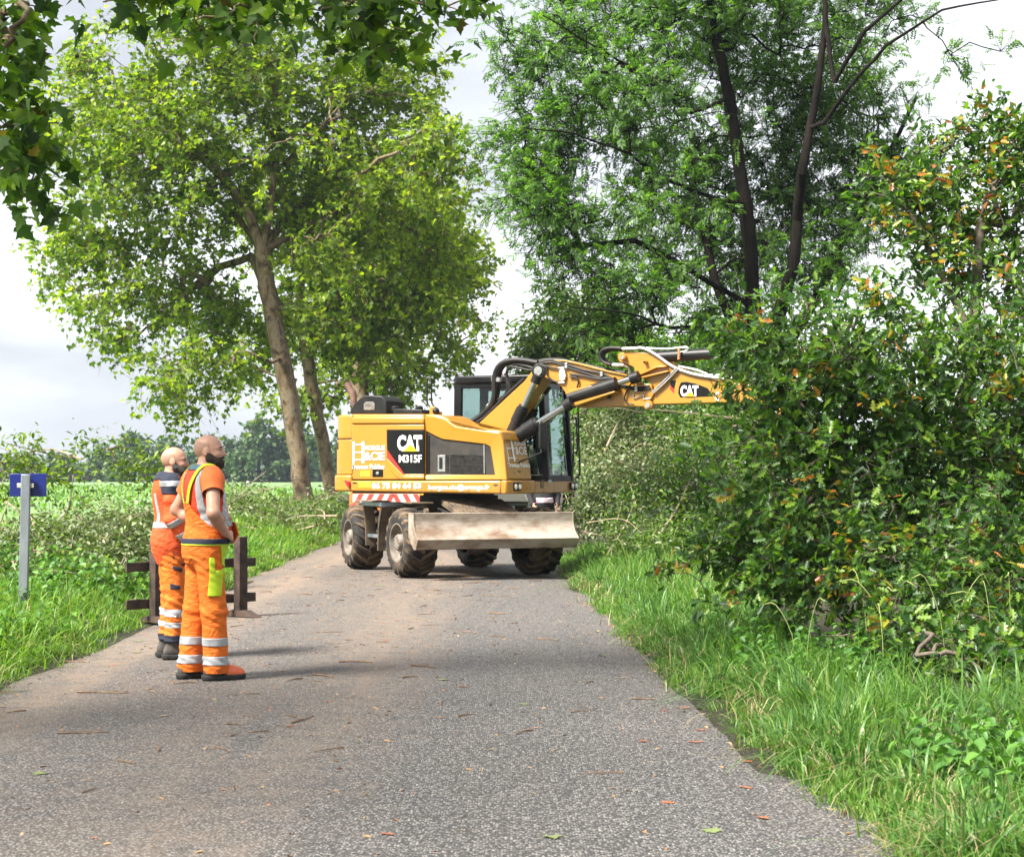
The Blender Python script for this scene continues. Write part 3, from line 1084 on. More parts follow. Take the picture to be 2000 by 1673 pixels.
VP = VS + .006
ladder(house, z1, VP, 196, 648, 292, 796)
zlet('lettering', 'HORGUE', 292, 675, 434, 708, VP, white, .03)
zlet('lettering', '&CIE', 292, 720, 434, 778, VP, white, .025)
zlet('lettering', 'Travaux Publics', 198, 806, 430, 838, VP, white, .03)
zlet('lettering', '06 75 84 64 53', 343, 934, 686, 976, VS - .022, white, .038)
zlet('lettering', 'horgue.cie@orange.fr', 736, 946, 1163, 992, VS - .022, white, .024)
yplate('warning_sticker', [(262, 888), (262, 852), (328, 852), (328, 888)], VS + .006, VS + .02, warn_y, 0)
yplate('warning_sticker', [(252, 966), (252, 930), (336, 930), (336, 966)], VS - .026, VS - .01, warn_y, 0)
for cx_, cy_, v_ in ((281, 872, VS + .004), (281, 950, VS - .028)):
    A = [z1(cx_ + dx, cy_ + dy, v_) for dx, dy in ((-13, 10), (13, 10), (0, -14))]
    B = [z1(cx_ + dx, cy_ + dy, v_) for dx, dy in ((-8, 7), (8, 7), (0, -8))]
    mb = MB()
    mb.ring(A, B, [p + HV * .002 for p in A], [p + HV * .002 for p in B])
    mb.build('warning_triangle', blk, house, smooth_angle=None)
lk = yplate('door_lock', [(346, 892), (346, 842), (418, 842), (418, 892)], VS + .002, VS + .02, glossb, .004)
mb = MB()
mb.lathe([(0, .028), (.012, .026), (.016, .0005)], z1(383, 868, VS), -HV, HU, 16)
mb.build('lock_button', steel, lk)
for x in (222, 1203):
    mb = MB()
    y = 935 if x < 500 else 950
    A = [z1(x + 17 * math.cos(t), y + 6 * math.sin(t), VS - .023) for t in np.linspace(0, 2 * math.pi, 14, endpoint=False)]
    mb.prism(A, [p + HV * .006 for p in A])
    mb.build('drain_slot', dark, house, smooth_angle=None)
# the same sign on the front box panel
fx = unit(HV)
fz = unit((ut + ut * 0) - ubm)
def fpt(a, b_):
    """a across 0..1, b up 0..1 on the front box panel"""
    return ubm + HV * (.03 + .80 * a) + (ut - ubm) * b_ + HU * .012
m_ = MB()
for a in (.10, .36):
    A = [fpt(a - .02, .40), fpt(a + .045, .40), fpt(a + .045, .97), fpt(a - .02, .97)]
    m_.prism(A, [p - HU * .003 for p in A])
for b_ in (.47, .68, .89):
    A = [fpt(.05, b_ - .012) + HU * .002, fpt(.45, b_ - .012) + HU * .002, fpt(.45, b_ + .012) + HU * .002, fpt(.05, b_ + .012) + HU * .002]
    m_.prism(A, [p - HU * .003 for p in A])
m_.build('ladder_emblem', white, fpan, smooth_angle=None)
hz_ = np.linalg.norm(ut - ubm)
lettering('lettering', 'HORGUE', white, fpan, fpt(.47, .75), fx, fz, .40, .10 * hz_ * 1.2, .012, .002)
lettering('lettering', '&CIE', white, fpan, fpt(.47, .55), fx, fz, .40, .17 * hz_, .006, .002)
lettering('lettering', 'Travaux Publics', white, fpan, fpt(.05, .27), fx, fz, .76, .10 * hz_, .03, .002)

# things on top of the hood
tank = yplate('filter_housing', [(183, 455), (212, 395), (262, 345), (298, 327), (410, 330), (444, 366), (444, 455)], -1.0, -.45, blk, .015)
yplate('filter_opening', [(285, 430), (285, 385), (300, 372), (350, 372), (362, 385), (362, 430)], -1.012, -.99, surf('filter_can', (0.05, 0.045, 0.04), (0.25, 0.23, 0.21), scale=5, rough=0.4, stretch=(1, 1, 3)), .008, parent=tank)
mb = MB()
mb.tube(curve_pts([z1(218, 400, -.35), z1(212, 330, -.35), z1(190, 285, -.35), z1(168, 246, -.35)]), [.055] * 6 + [.056] * 6 + [.057] * 7, 12)
mb.build('exhaust_pipe', surf('rusty_exhaust', (0.10, 0.05, 0.04), (0.20, 0.11, 0.08), scale=8, rough=0.7), house)
lid = yplate('hood_lid', [(490, 456), (490, 426), (505, 420), (690, 426), (698, 456)], -1.05, -.6, blk, .01)
for x in (505, 672):
    mb = MB()
    mb.lathe([(0, .06), (.05, .06), (.07, .04), (.07, .0005)], z1(x, 432, -.95), HZ, HU, 16)
    mb.build('filler_cap', blk, lid)
mb = MB()
p0 = [(745, 405), (728, 370), (728, 230), (738, 207), (752, 207), (758, 230), (758, 365), (775, 405)]
mb.tube(curve_pts([z1(x, y, -.9 + .0 * i) for i, (x, y) in enumerate(p0)], 4), .013, 8)
mb.build('hand_rail', blk, house)
brk = yplate('rail_bracket', [(742, 462), (745, 405), (778, 405), (788, 440), (822, 440), (822, 468)], -.93, -.88, yel, .006)
mb = MB()
mb.lathe([(math.cos(t) * .055, max(.0005, math.sin(t) * .055)) for t in np.linspace(0, math.pi, 11)], z1(788, 436, -.97), HZ, HU, 16)
mb.build('work_lamp', blk, brk)
mb = MB()
mb.tube([z1(711, 460, -.8), z1(711, 412, -.8)], [.012, .004], 6)
mb.build('antenna', blk, house)

# ------------------------------------------------------------------ cab
V0, V1 = 0.22, 1.20
ur = HP(630 + 908 / 3.56, 760, V0)[0]
ufc = 1.40
zr = z1(1000, 192, V0)[2]
zs = zbelt - .01
zw = z2(700, 838, V0)[2]                                # top of the solid lower cab side
def Hbox(mb_, u0, u1_, v0, v1, za, zb):
    P_ = [(u0, v0), (u1_, v0), (u1_, v1), (u0, v1)]
    mb_.prism([H(u, v, za) for u, v in P_], [H(u, v, zb) for u, v in P_])


mb = MB()
Hbox(mb, ur + .02, ufc - .06, V0 + .02, V1 - .02, zs, zs + .10)
cab = mb.build('cab', glossb, exc, bevel=.01)
ro = MB()
rp = [(ur - .02, V0 + .04), (ur + .05, V0 - .02), (ufc - .12, V0 - .02), (ufc - .02, V0 + .06), (ufc - .02, V1 - .06), (ufc - .12, V1 + .02), (ur + .05, V1 + .02), (ur - .02, V1 - .04)]
ro.prism([H(u, v, zr - .13) for u, v in rp], [H(u * .97 + .02, v, zr) for u, v in rp])
ro.build('roof', glossb, cab, bevel=.035, seg=4)
def post(name, a, b_, wu, wv):
    """sloping post between two (u, v, z) ends"""
    m_ = MB()
    P_ = []
    for (u, v, z) in (a, b_):
        P_ += [H(u - wu / 2, v - wv / 2, z), H(u + wu / 2, v - wv / 2, z), H(u + wu / 2, v + wv / 2, z), H(u - wu / 2, v + wv / 2, z)]
    m_.hexa(P_)
    return m_.build(name, glossb, cab, bevel=.012)


bow = .06                                             # the windscreen leans: bottom further forward
for v in (V0 + .04, V1 - .04):
    post('pillar', (ur + .06, v, zs), (ur + .08, v, zr - .10), .13, .08)
    post('pillar', (ufc + bow - .05, v, zs), (ufc - .09, v, zr - .10), .10, .08)
    post('pillar', (ufc - .34, v, zs), (ufc - .42, v, zr - .10), .07, .06)
    m_ = MB()
    Hbox(m_, ur, ufc - .02, v - .035, v + .035, zs, zw - .18)
    m_.build('lower_panel', glossb, cab, bevel=.02)
    m_ = MB()
    Hbox(m_, ur, ufc - .04, v - .03, v + .03, zr - .20, zr - .10)
    m_.build('side_rail', glossb, cab, bevel=.012)
m_ = MB()
Hbox(m_, ur, ur + .06, V0, V1, zs, zw)
m_.build('rear_panel', glossb, cab, bevel=.015)
m_ = MB()
Hbox(m_, ufc + .0, ufc + .05, V0 + .02, V1 - .02, zs - .02, zs + .08)
m_.build('front_threshold', glossb, cab, bevel=.015)
# panes
def pane(pts):
    m_ = MB()
    A_ = [H(*p) for p in pts]
    nn = unit(np.cross(A_[1] - A_[0], A_[2] - A_[0])) * .005
    m_.prism(A_, [p + nn for p in A_])
    return m_.build('pane', glassm, cab, smooth_angle=None)


for v in (V0 + .035, V1 - .035):
    pane([(ur + .10, v, zw - .19), (ufc - .36, v, zw - .19), (ufc - .42, v, zr - .18), (ur + .12, v, zr - .18)])
    pane([(ufc - .32, v, zs + .2), (ufc - .02, v, zs + .2), (ufc - .11, v, zr - .18), (ufc - .39, v, zr - .18)])
pane([(ufc + bow - .04, V0 + .08, zs + .08), (ufc + bow - .04, V1 - .08, zs + .08), (ufc - .08, V1 - .08, zr - .14), (ufc - .08, V0 + .08, zr - .14)])
pane([(ur + .05, V0 + .08, zw), (ur + .05, V1 - .08, zw), (ur + .07, V1 - .08, zr - .14), (ur + .07, V0 + .08, zr - .14)])
m_ = MB()
Hbox(m_, ur + .16, ur + .55, V0 + .045, V0 + .05, zw + .42, zw + .48)
m_.build('window_sticker', blk, cab, smooth_angle=None)
# inside: seat, console, wheel
seat = MB()
Hbox(seat, .25, .78, .46, .96, 1.72, 1.86)
seat_o = seat.build('seat', clothseat, cab, bevel=.05, seg=3)
m_ = MB()
m_.hexa([H(.20, .48, 1.82), H(.36, .48, 1.82), H(.36, .94, 1.82), H(.20, .94, 1.82), H(.08, .52, 2.50), H(.20, .52, 2.50), H(.20, .90, 2.50), H(.08, .90, 2.50)])
m_.build('backrest', clothseat, seat_o, bevel=.05, seg=3)
m_ = MB()
m_.hexa([H(.06, .60, 2.52), H(.17, .60, 2.52), H(.17, .82, 2.52), H(.06, .82, 2.52), H(.04, .61, 2.74), H(.13, .61, 2.74), H(.13, .81, 2.74), H(.04, .81, 2.74)])
m_.build('headrest', surf('grey_headrest', (0.12, 0.13, 0.14), (0.18, 0.19, 0.2), scale=20, rough=0.8), seat_o, bevel=.04, seg=3)
m_ = MB()
Hbox(m_, .25, .80, .30, .44, 1.5, 2.05)
Hbox(m_, .25, .80, .98, 1.10, 1.5, 2.05)
m_.build('console', blk, cab, bevel=.03)
m_ = MB()
m_.tube([H(1.12, .71, zs + .1), H(1.02, .71, 2.1)], .045, 10)
cs = m_.build('steering_column', blk, cab)
m_ = MB()
wc = H(1.0, .71, 2.12)
wn = unit(HU * -.5 + HZ)
wa = unit(np.cross(wn, HV))
m_.tube([wc + .19 * (math.cos(t) * wa + math.sin(t) * HV) for t in np.linspace(0, 2 * math.pi, 25)], .016, 8, cap=False)
m_.tube([wc - HV * .19, wc + HV * .19], .013, 6)
m_.build('steering_wheel', blk, cs)
m_ = MB()
Hbox(m_, 1.16, 1.22, .28, .46, 1.95, 2.2)
m_.build('display', blk, cab, bevel=.01)
for v in (.37, 1.04):
    m_ = MB()
    m_.tube([H(.74, v, 2.05), H(.78, v, 2.2)], [.022, .03], 8)
    m_.build('joystick', blk, cab)
# wiper, grab rail, mirrors, beacon
m_ = MB()
m_.tube([z2(885, 1000, 1.05) * 0 + H(ufc + .12, .95, zs + .02), H(ufc + .085, 1.12, zs + .55)], .012, 6)
m_.tube([H(ufc + .09, 1.12, zs + .15), H(ufc + .08, 1.13, zs + .8)], .008, 6)
m_.build('wiper', blk, cab)
m_ = MB()
gr_ = [(ufc - .02, V1 + .02, zs + 1.55), (ufc + .06, V1 + .06, zs + 1.5), (ufc + .09, V1 + .08, zs + 1.2), (ufc + .11, V1 + .08, zs + .5), (ufc + .12, V1 + .08, zs + .12), (ufc + .06, V1 + .04, zs + .04)]
m_.tube(curve_pts([H(*p) for p in gr_], 5), .014, 8)
m_.tube(curve_pts([H(ufc + .02, V1 + .02, zs + 1.0), H(ufc + .07, V1 + .05, zs + .98), H(ufc + .09, V1 + .05, zs + .5), H(ufc + .06, V1 + .02, zs + .45)], 5), .013, 8)
m_.build('grab_rail', blk, cab)
def mirror(name, arm, c, hw, hh, parent):
    m_ = MB()
    m_.tube(curve_pts(arm, 5), .014, 8)
    r_ = m_.build('mirror_arm', blk, parent)
    m_ = MB()
    m_.box(c, (.045, hw, hh), (HU, HV, HZ))
    h_ = m_.build('mirror', blk, r_, bevel=.015, seg=3)
    return r_


vm = -.62
mirror('mirror', [z1(1322, 870, vm - .2), z1(1350, 850, vm - .2), z1(1352, 805, vm - .2), z1(1380, 785, vm - .1), z1(1530, 718, vm), z1(1553, 690, vm), z1(1553, 570, vm)], z1(1524, 610, vm - .02) + HZ * .0, .16, .40, house)
m_ = MB()
side_plate(m_, [(1283, 895), (1283, 855), (1358, 850), (1358, 898)], z1, vm - .23, vm - .12)
m_.tube([z1(1295, 830, vm - .18), z1(1300, 915, vm - .18)], .022, 8)
m_.build('mirror_mount', blk, house, bevel=.01)
m_ = MB()
m_.tube(curve_pts([z1(x, y, V1) for x, y in ((975, 184), (940, 182), (925, 165), (870, 153), (856, 160), (858, 212), (868, 222), (905, 226), (925, 232))], 4), .011, 8)
m_.tube([z1(938, 180, V1), z1(915, 226, V1)], .02, 8)
m_.build('rear_mirror_frame', blk, cab)
m_ = MB()
m_.lathe([(0, .05), (.05, .05), (.09, .04), (.10, .0005)], H(.35, .75, zr), HZ, HU, 16)
m_.build('beacon', amber, cab)

# ------------------------------------------------------------------ boom and arm
BV0, BV1 = -.36, .06
boom = yplate('boom_base', [(255, 610), (600, 290), (668, 200), (690, 182), (735, 195), (748, 235), (722, 280), (622, 420), (562, 505), (480, 625)], BV0 + .03, BV1 - .03, bevel=.012, parent=exc, zf=z2)
UB = [(682, 190), (715, 162), (800, 150), (870, 152), (960, 172), (1150, 222), (1290, 252), (1345, 300), (1400, 305), (1455, 310), (1470, 380), (1440, 440), (1400, 462), (1290, 458), (960, 468), (915, 462), (898, 430), (880, 375), (850, 330), (800, 295), (745, 268), (695, 255)]
uboom = yplate('upper_boom', UB, BV0, BV1, bevel=.012, parent=exc, zf=z2)
yplate('boom_edge_plate', [(700, 160), (800, 146), (870, 147), (960, 167), (1150, 217), (1288, 247), (1290, 255), (1150, 226), (960, 177), (870, 157), (800, 156), (706, 170)], BV0 - .03, BV1 + .03, bevel=.003, parent=uboom, zf=z2)
yplate('cylinder_bracket', [(872, 378), (895, 352), (1000, 330), (1060, 318), (1060, 330), (925, 372)], BV0 - .20, BV0 - .005, bevel=.006, parent=uboom, zf=z2)
yplate('cylinder_bracket', [(915, 440), (1208, 356), (1208, 366), (925, 462)], BV0 - .20, BV0 - .005, bevel=.006, parent=uboom, zf=z2)
SK = [(1226, 128), (1236, 104), (1262, 95), (1400, 94), (1480, 112), (1640, 205), (1900, 288), (2250, 330), (2380, 350), (2390, 420), (2250, 432), (1950, 434), (1440, 447), (1412, 462), (1425, 430), (1472, 385), (1472, 330), (1440, 295), (1380, 262), (1350, 250), (1345, 215), (1335, 195), (1300, 178), (1262, 168), (1240, 160)]
stick = yplate('stick', SK, BV0 + .04, BV1 - .04, bevel=.012, parent=exc, zf=z2)
yplate('arm_rib', [(1340, 252), (1480, 190), (1555, 186), (1555, 194), (1490, 200), (1345, 264)], BV0 - .05, BV0 + .05, bevel=.004, parent=stick, zf=z2)
yplate('arm_rib', [(1340, 270), (1565, 218), (1570, 226), (1345, 282)], BV0 - .05, BV0 + .05, bevel=.004, parent=stick, zf=z2)
yplate('logo_panel', [(1655, 298), (1692, 294), (1760, 308), (1835, 338), (1872, 392), (1650, 400), (1636, 370), (1640, 330)], BV0 + .036, BV0 + .06, glossb, .001, parent=stick, zf=z2)
yplate('logo_panel', [(1583, 286), (1622, 286), (1608, 345), (1585, 320)], BV0 + .036, BV0 + .06, glossb, .001, parent=stick, zf=z2)
yplate('red_slash', [(1582, 318), (1610, 350), (1606, 374), (1582, 345)], BV0 + .036, BV0 + .06, redm, .001, parent=stick, zf=z2)
zlet('lettering', 'CAT', 1652, 318, 1772, 394, BV0 + .03, white, .055, stick, z2)
A = [z2(x, y, BV0 + .022) for x, y in ((1682, 393), (1748, 393), (1715, 360))]
mb = MB()
mb.prism(A, [p + HV * .004 for p in A])
mb.build('logo_triangle', logo_y, stick, smooth_angle=None)
zlet('lettering', 'C', 1884, 360, 1912, 425, BV0 + .03, white, .04, stick, z2)
for x, y, r_, pr, ow, m2 in ((705, 222, .115, uboom, blk, steel), (1272, 132, .05, stick, yel, steel), (1420, 163, .028, stick, yel, blk), (1442, 452, .07, stick, yel, steel), (1185, 398, .055, uboom, yel, blk)):
    mb = MB()
    mb.lathe([(0, r_), (.05, r_), (.06, r_ * .85), (.06, .0005)], z2(x, y, BV0 + .03), -HV, HU, 24)
    pn = mb.build('pivot_pin', ow, pr)
    mb = MB()
    mb.lathe([(.055, r_ * .62), (.075, r_ * .58), (.075, .0005)], z2(x, y, BV0 + .03), -HV, HU, 20)
    mb.build('pin_cap', m2, pn)


def cyl(parent, a, b_, c_, rb, rr, v, zf=z2, collar=True):
    """barrel from a to b, rod from b to c"""
    A_, B_, C_ = zf(*a, v), zf(*b_, v), zf(*c_, v)
    m_ = MB()
    m_.tube([A_, B_], rb, 18)
    d_ = unit(B_ - A_)
    if collar:
        m_.tube([B_ - d_ * .22, B_ - d_ * .0], rb * 1.14, 18)
        m_.tube([B_, B_ + d_ * .05], rb * .95, 18)
    o_ = m_.build('hydraulic_cylinder', blk, parent)
    m_ = MB()
    m_.tube([B_ + d_ * .04, C_], rr, 14)
    m_.build('piston_rod', chrome, o_)
    m_ = MB()
    m_.tube([C_ - unit(C_ - B_) * .10, C_ + unit(C_ - B_) * .03], rb * .9, 14)
    m_.build('rod_end', blk, o_)
    return o_


cyl(boom, (505, 650), (588, 478), (688, 262), .085, .046, BV0 - .10)
cyl(boom, (570, 640), (655, 490), (748, 330), .085, .046, BV1 + .10)
cyl(boom, (545, 668), (682, 580), (912, 438), .105, .052, BV0 - .26)
cyl(uboom, (905, 405), (1222, 305), (1360, 262), .098, .045, BV0 - .13, collar=False)
cyl(stick, (1480, 128), (1885, 104), (2100, 96), .085, .05, BV0 + .16, collar=False)
mb = MB()
mb.box(z2(925, 388, BV0 - .11), (.12, .16, .16), (HU, HV, HZ))
mb.build('cylinder_clevis', blk, uboom, bevel=.02)

# hoses and pipes
def hose(parent, pts, r, v, mat=rubber, per=5, name='hose', zf=z2):
    m_ = MB()
    m_.tube(curve_pts([zf(x, y, v if np.isscalar(v) else v[i]) for i, (x, y) in enumerate(pts)], per), r, 8)
    return m_.build(name, mat, parent)


hose(boom, [(360, 470), (385, 430), (398, 370), (396, 290), (412, 215), (450, 170), (520, 148), (600, 150), (690, 165)], .042, -.22)
hose(boom, [(375, 455), (410, 420), (425, 340), (428, 270), (445, 210), (485, 165), (540, 146), (620, 152), (700, 170)], .036, -.12)
hose(boom, [(425, 415), (470, 380), (488, 330), (480, 260), (492, 210), (530, 178), (600, 185), (670, 205)], .024, -.2)
hose(boom, [(440, 400), (490, 370), (500, 320), (476, 250), (500, 195), (560, 200), (630, 215), (680, 210)], .016, -.28)
hose(boom, [(455, 392), (520, 330), (500, 280), (484, 230), (520, 165), (600, 168), (690, 175)], .016, -.1)
hose(boom, [(205, 592), (300, 530), (372, 462)], .05, -.22, name='pipe', mat=blk)
hose(boom, [(225, 605), (320, 545), (400, 470), (470, 395), (600, 275)], .03, -.30, name='pipe', mat=blk)
hose(uboom, [(690, 160), (760, 148), (850, 150), (930, 168), (1060, 195), (1180, 222), (1280, 235)], .035, -.15)
hose(uboom, [(700, 162), (780, 150), (860, 172), (1000, 215), (1120, 240), (1200, 280), (1260, 315), (1360, 335), (1440, 322)], .018, BV0 - .02)
hose(uboom, [(720, 168), (800, 165), (880, 195), (1000, 232), (1090, 262), (1180, 268)], .016, BV0 - .02)
hose(uboom, [(700, 170), (745, 188), (790, 200), (840, 205)], .014, BV0 - .03)
hose(uboom, [(690, 175), (745, 200), (752, 245), (790, 285), (850, 300)], .014, BV0 - .03)
hose(uboom, [(905, 243), (1000, 255), (1100, 275), (1180, 270)], .016, BV0 - .03)
hose(uboom, [(905, 262), (945, 265), (965, 290), (955, 335)], .014, BV0 - .03)
hose(uboom, [(1180, 275), (1240, 310), (1300, 335), (1380, 352), (1450, 335)], .016, BV0 - .02)
hose(uboom, [(1330, 290), (1300, 340), (1275, 400), (1295, 440), (1340, 448)], .012, BV0 - .04)
for k in range(4):
    s = k * 9
    hose(stick, [(1182 + s, 180), (1130 + s, 160), (1108 + s, 120), (1130 + s, 80 + s * .4), (1190 + s, 66 + s * .3), (1268, 72 + s * .3)], .026, -.28 + .07 * k)
hose(stick, [(1182, 180), (1230, 182), (1290, 185), (1310, 215), (1310, 240)], .026, -.2, steel)
hose(stick, [(1262, 74), (1330, 72), (1400, 70), (1480, 110), (1580, 180), (1650, 215), (1760, 248), (1900, 268), (2000, 275)], .026, BV0 + .02, steel, name='pipe')
hose(stick, [(1400, 68), (1560, 74), (1640, 66), (1700, 64), (1695, 85), (1640, 100)], .016, BV0 + .1, steel, name='pipe')
hose(stick, [(1640, 205), (1560, 290), (1470, 372)], .014, BV0 - .0, steel, name='pipe')
hose(stick, [(1628, 200), (1548, 282), (1464, 362)], .014, BV0 - .0, steel, name='pipe')
hose(stick, [(1640, 190), (1760, 215), (1850, 245), (1985, 252)], .014, BV0 + .06, white, name='pipe')
hose(stick, [(1640, 66), (1643, 100), (1640, 145)], .02, BV0 + .03, surf('copper_clip', (0.45, 0.2, 0.08), (0.4, 0.18, 0.07), rough=0.4), name='pipe_clip')
mb = MB()
mb.box(z2(858, 250, BV0 - .03), (.09, .05, .15), (HU, HV, HZ))
for dx, dy in ((-22, 0), (22, -6), (22, 12), (0, -48), (0, 45)):
    mb.tube([z2(858, 250, BV0 - .03), z2(858 + dx, 250 + dy, BV0 - .03)], .022, 8)
mb.tube([z2(828, 203, BV0 - .03), z2(870, 203, BV0 - .03)], .016, 8)
mb.tube([z2(830, 300, BV0 - .03), z2(872, 300, BV0 - .03)], .016, 8)
mb.build('valve_block', surf('galvanised_valve', (0.72, 0.72, 0.7), (0.6, 0.6, 0.58), scale=12, rough=0.4, metal=0.3), uboom, bevel=.006)
for x, y in ((884, 176), (884, 196), (1122, 236), (1122, 252), (1355, 335), (1355, 352)):
    mb = MB()
    mb.box(z2(x, y, BV0 - .02), (.045, .05, .04), (HU, HV, HZ))
    mb.build('hose_clamp', steel, uboom, bevel=.005)
for a, b_, r_ in (((400, 261), (400, 289), .055), ((430, 266), (430, 294), .05), ((355, 450), (372, 470), .055), ((525, 146), (560, 146), .05)):
    mb = MB()
    mb.tube([z2(*a, -.2), z2(*b_, -.2)], r_, 12)
    mb.build('hose_collar', steel, boom)
hose(uboom, [(1335, 372), (1335, 402), (1350, 402), (1400, 385), (1405, 410), (1450, 405)], .008, BV0 - .02, steel, name='guard_wire')

# bucket linkage and bucket, behind the oak
bk = yplate('bucket_link', [(2290, 400), (2360, 400), (2370, 520), (2300, 530)], BV0 + .08, BV1 - .08, bevel=.01, parent=exc, zf=z2)
BK = [(2280, 500), (2400, 470), (2440, 540), (2450, 660), (2420, 760), (2330, 800), (2180, 790), (2230, 700), (2210, 600)]
mb = MB()
side_plate(mb, BK, z2, BV0 - .25, BV1 + .25)
mb.build('bucket', yel, exc, bevel=.02)
for k in range(5):
    mb = MB()
    v = BV0 - .2 + k * .2
    A = [z2(2190, 770, v), z2(2190, 796, v), z2(2120, 800, v)]
    mb.prism(A, [p + HV * .08 for p in A])
    mb.build('bucket_tooth', mudm, exc, bevel=.004)
MB.org = np.zeros(3)

# ------------------------------------------------------------------ figures: soft solids blended on a grid
class Solid:
    def __init__(self, lo, hi, h):
        self.lo, self.h = np.array(lo, float), h
        self.n = np.ceil((np.array(hi) - self.lo) / h).astype(int) + 1
        self.F = np.full(tuple(self.n), 0.5, np.float32)

    def _sl(self, lo, hi):
        a = np.maximum(0, np.floor((lo - self.lo) / self.h).astype(int))
        b = np.minimum(self.n, np.ceil((hi - self.lo) / self.h).astype(int) + 1)
        if np.any(b <= a):
            return None, None
        sl = tuple(slice(int(x), int(y)) for x, y in zip(a, b))
        ax = [self.lo[i] + self.h * np.arange(a[i], b[i]) for i in range(3)]
        return sl, np.stack(np.meshgrid(*ax, indexing='ij'), -1)

    def _mix(self, sl, d, k, cut):
        G = self.F[sl]
        if cut:
            self.F[sl] = np.maximum(G, -d)
        elif k <= 0:
            self.F[sl] = np.minimum(G, d)
        else:
            t = np.clip(0.5 + 0.5 * (G - d) / k, 0, 1)
            self.F[sl] = G * (1 - t) + d * t - k * t * (1 - t)

    def cone(self, a, b, ra, rb, k=0.02, cut=False, flat=None):
        a, b = np.array(a, float), np.array(b, float)
        pad = max(ra, rb) + k + 3 * self.h
        sl, P = self._sl(np.minimum(a, b) - pad, np.maximum(a, b) + pad)
        if sl is None:
            return self
        ab = b - a
        t = np.clip(((P - a) @ ab) / max(ab @ ab, 1e-9), 0, 1)
        D = P - a - t[..., None] * ab
        if flat is not None:                                  # squash along an axis: (axis, factor)
            ax, f = np.array(flat[0], float), flat[1]
            D = D + (D @ ax)[..., None] * ax * (1 / f - 1)
        d = np.linalg.norm(D, axis=-1) - (ra + (rb - ra) * t)
        self._mix(sl, d, k, cut)
        return self

    def ell(self, c, r, k=0.02, cut=False, yaw=0.0, pitch=0.0):
        c, r = np.array(c, float), np.array(r, float)
        pad = r.max() + k + 3 * self.h
        sl, P = self._sl(c - pad, c + pad)
        if sl is None:
            return self
        Q = P - c
        if yaw or pitch:
            M = np.array((Matrix.Rotation(yaw, 3, 'Z') @ Matrix.Rotation(pitch, 3, 'Y')))
            Q = Q @ M
        q = np.linalg.norm(Q / r, axis=-1)
        d = (q - 1) * r.min() * (0.6 + 0.4 * q / (q + .2))
        self._mix(sl, d, k, cut)
        return self

    def mesh(self):
        F = self.F
        s = F < 0
        nx, ny, nz = F.shape
        acc = np.zeros((nx - 1, ny - 1, nz - 1, 3), np.float32)
        cnt = np.zeros((nx - 1, ny - 1, nz - 1), np.float32)
        C = [(i, j, k) for i in (0, 1) for j in (0, 1) for k in (0, 1)]
        def sub(A, c):
            return A[c[0]:nx - 1 + c[0], c[1]:ny - 1 + c[1], c[2]:nz - 1 + c[2]]
        for a in C:
            for q in range(3):
                if a[q] == 0:
                    b = list(a)
                    b[q] = 1
                    m = sub(s, a) != sub(s, b)
                    I = np.nonzero(m)
                    fa, fb = sub(F, a)[I], sub(F, b)[I]
                    t = fa / (fa - fb)
                    p = np.tile(np.array(a, np.float32), (len(t), 1))
                    p[:, q] += t
                    acc[I] += p
                    cnt[I] += 1
        act = cnt > 0
        idx = np.full(act.shape, -1, np.int64)
        I = np.nonzero(act)
        idx[I] = np.arange(len(I[0]))
        V = (np.stack(I, -1) + acc[I] / cnt[I][:, None]) * self.h + self.lo
        Q = []
        for q in range(3):
            o = [x for x in range(3) if x != q]
            b = [slice(None)] * 3
            c = [slice(None)] * 3
            b[q], c[q] = slice(0, -1), slice(1, None)
            m = s[tuple(b)] != s[tuple(c)]
            for e in o:
                cut = [slice(None)] * 3
                cut[e] = slice(0, 1)
                m[tuple(cut)] = False
                cut[e] = slice(-1, None)
                m[tuple(cut)] = False
            J = np.stack(np.nonzero(m), -1)
            d1, d2 = np.zeros(3, int), np.zeros(3, int)
            d1[o[0]], d2[o[1]] = 1, 1
            g = [idx[tuple((J - x).T)] for x in (d1 + d2, d2, 0 * d1, d1)]
            quad = np.stack(g, -1)
            inside = s[tuple(J.T)]
            flip = inside if q != 1 else ~inside
            quad[~flip] = quad[~flip][:, ::-1]
            Q.append(quad)
        Q = np.concatenate(Q)
        Q = Q[(Q >= 0).all(1)]
        return V, Q


def to_obj(name, V, Q, mat, parent, fold=None):
    if fold is not None:
        V = fold(V.copy())
    me = mesh_np(name, V, Q.ravel(), np.full(len(Q), 4))
    bm = bmesh.new()
    bm.from_mesh(me)
    bmesh.ops.recalc_face_normals(bm, faces=bm.faces)
    bm.to_mesh(me)
    bm.free()
    return obj(name, me, mat, parent, smooth_angle=180)


def trim(o, planes):
    """cut a garment open along planes, keeping the side the normal points to"""
    bm = bmesh.new()
    bm.from_mesh(o.data)
    for co, no in planes:
        bmesh.ops.bisect_plane(bm, geom=bm.verts[:] + bm.edges[:] + bm.faces[:], plane_co=co, plane_no=no, clear_inner=True)
    bm.to_mesh(o.data)
    bm.free()
    return o


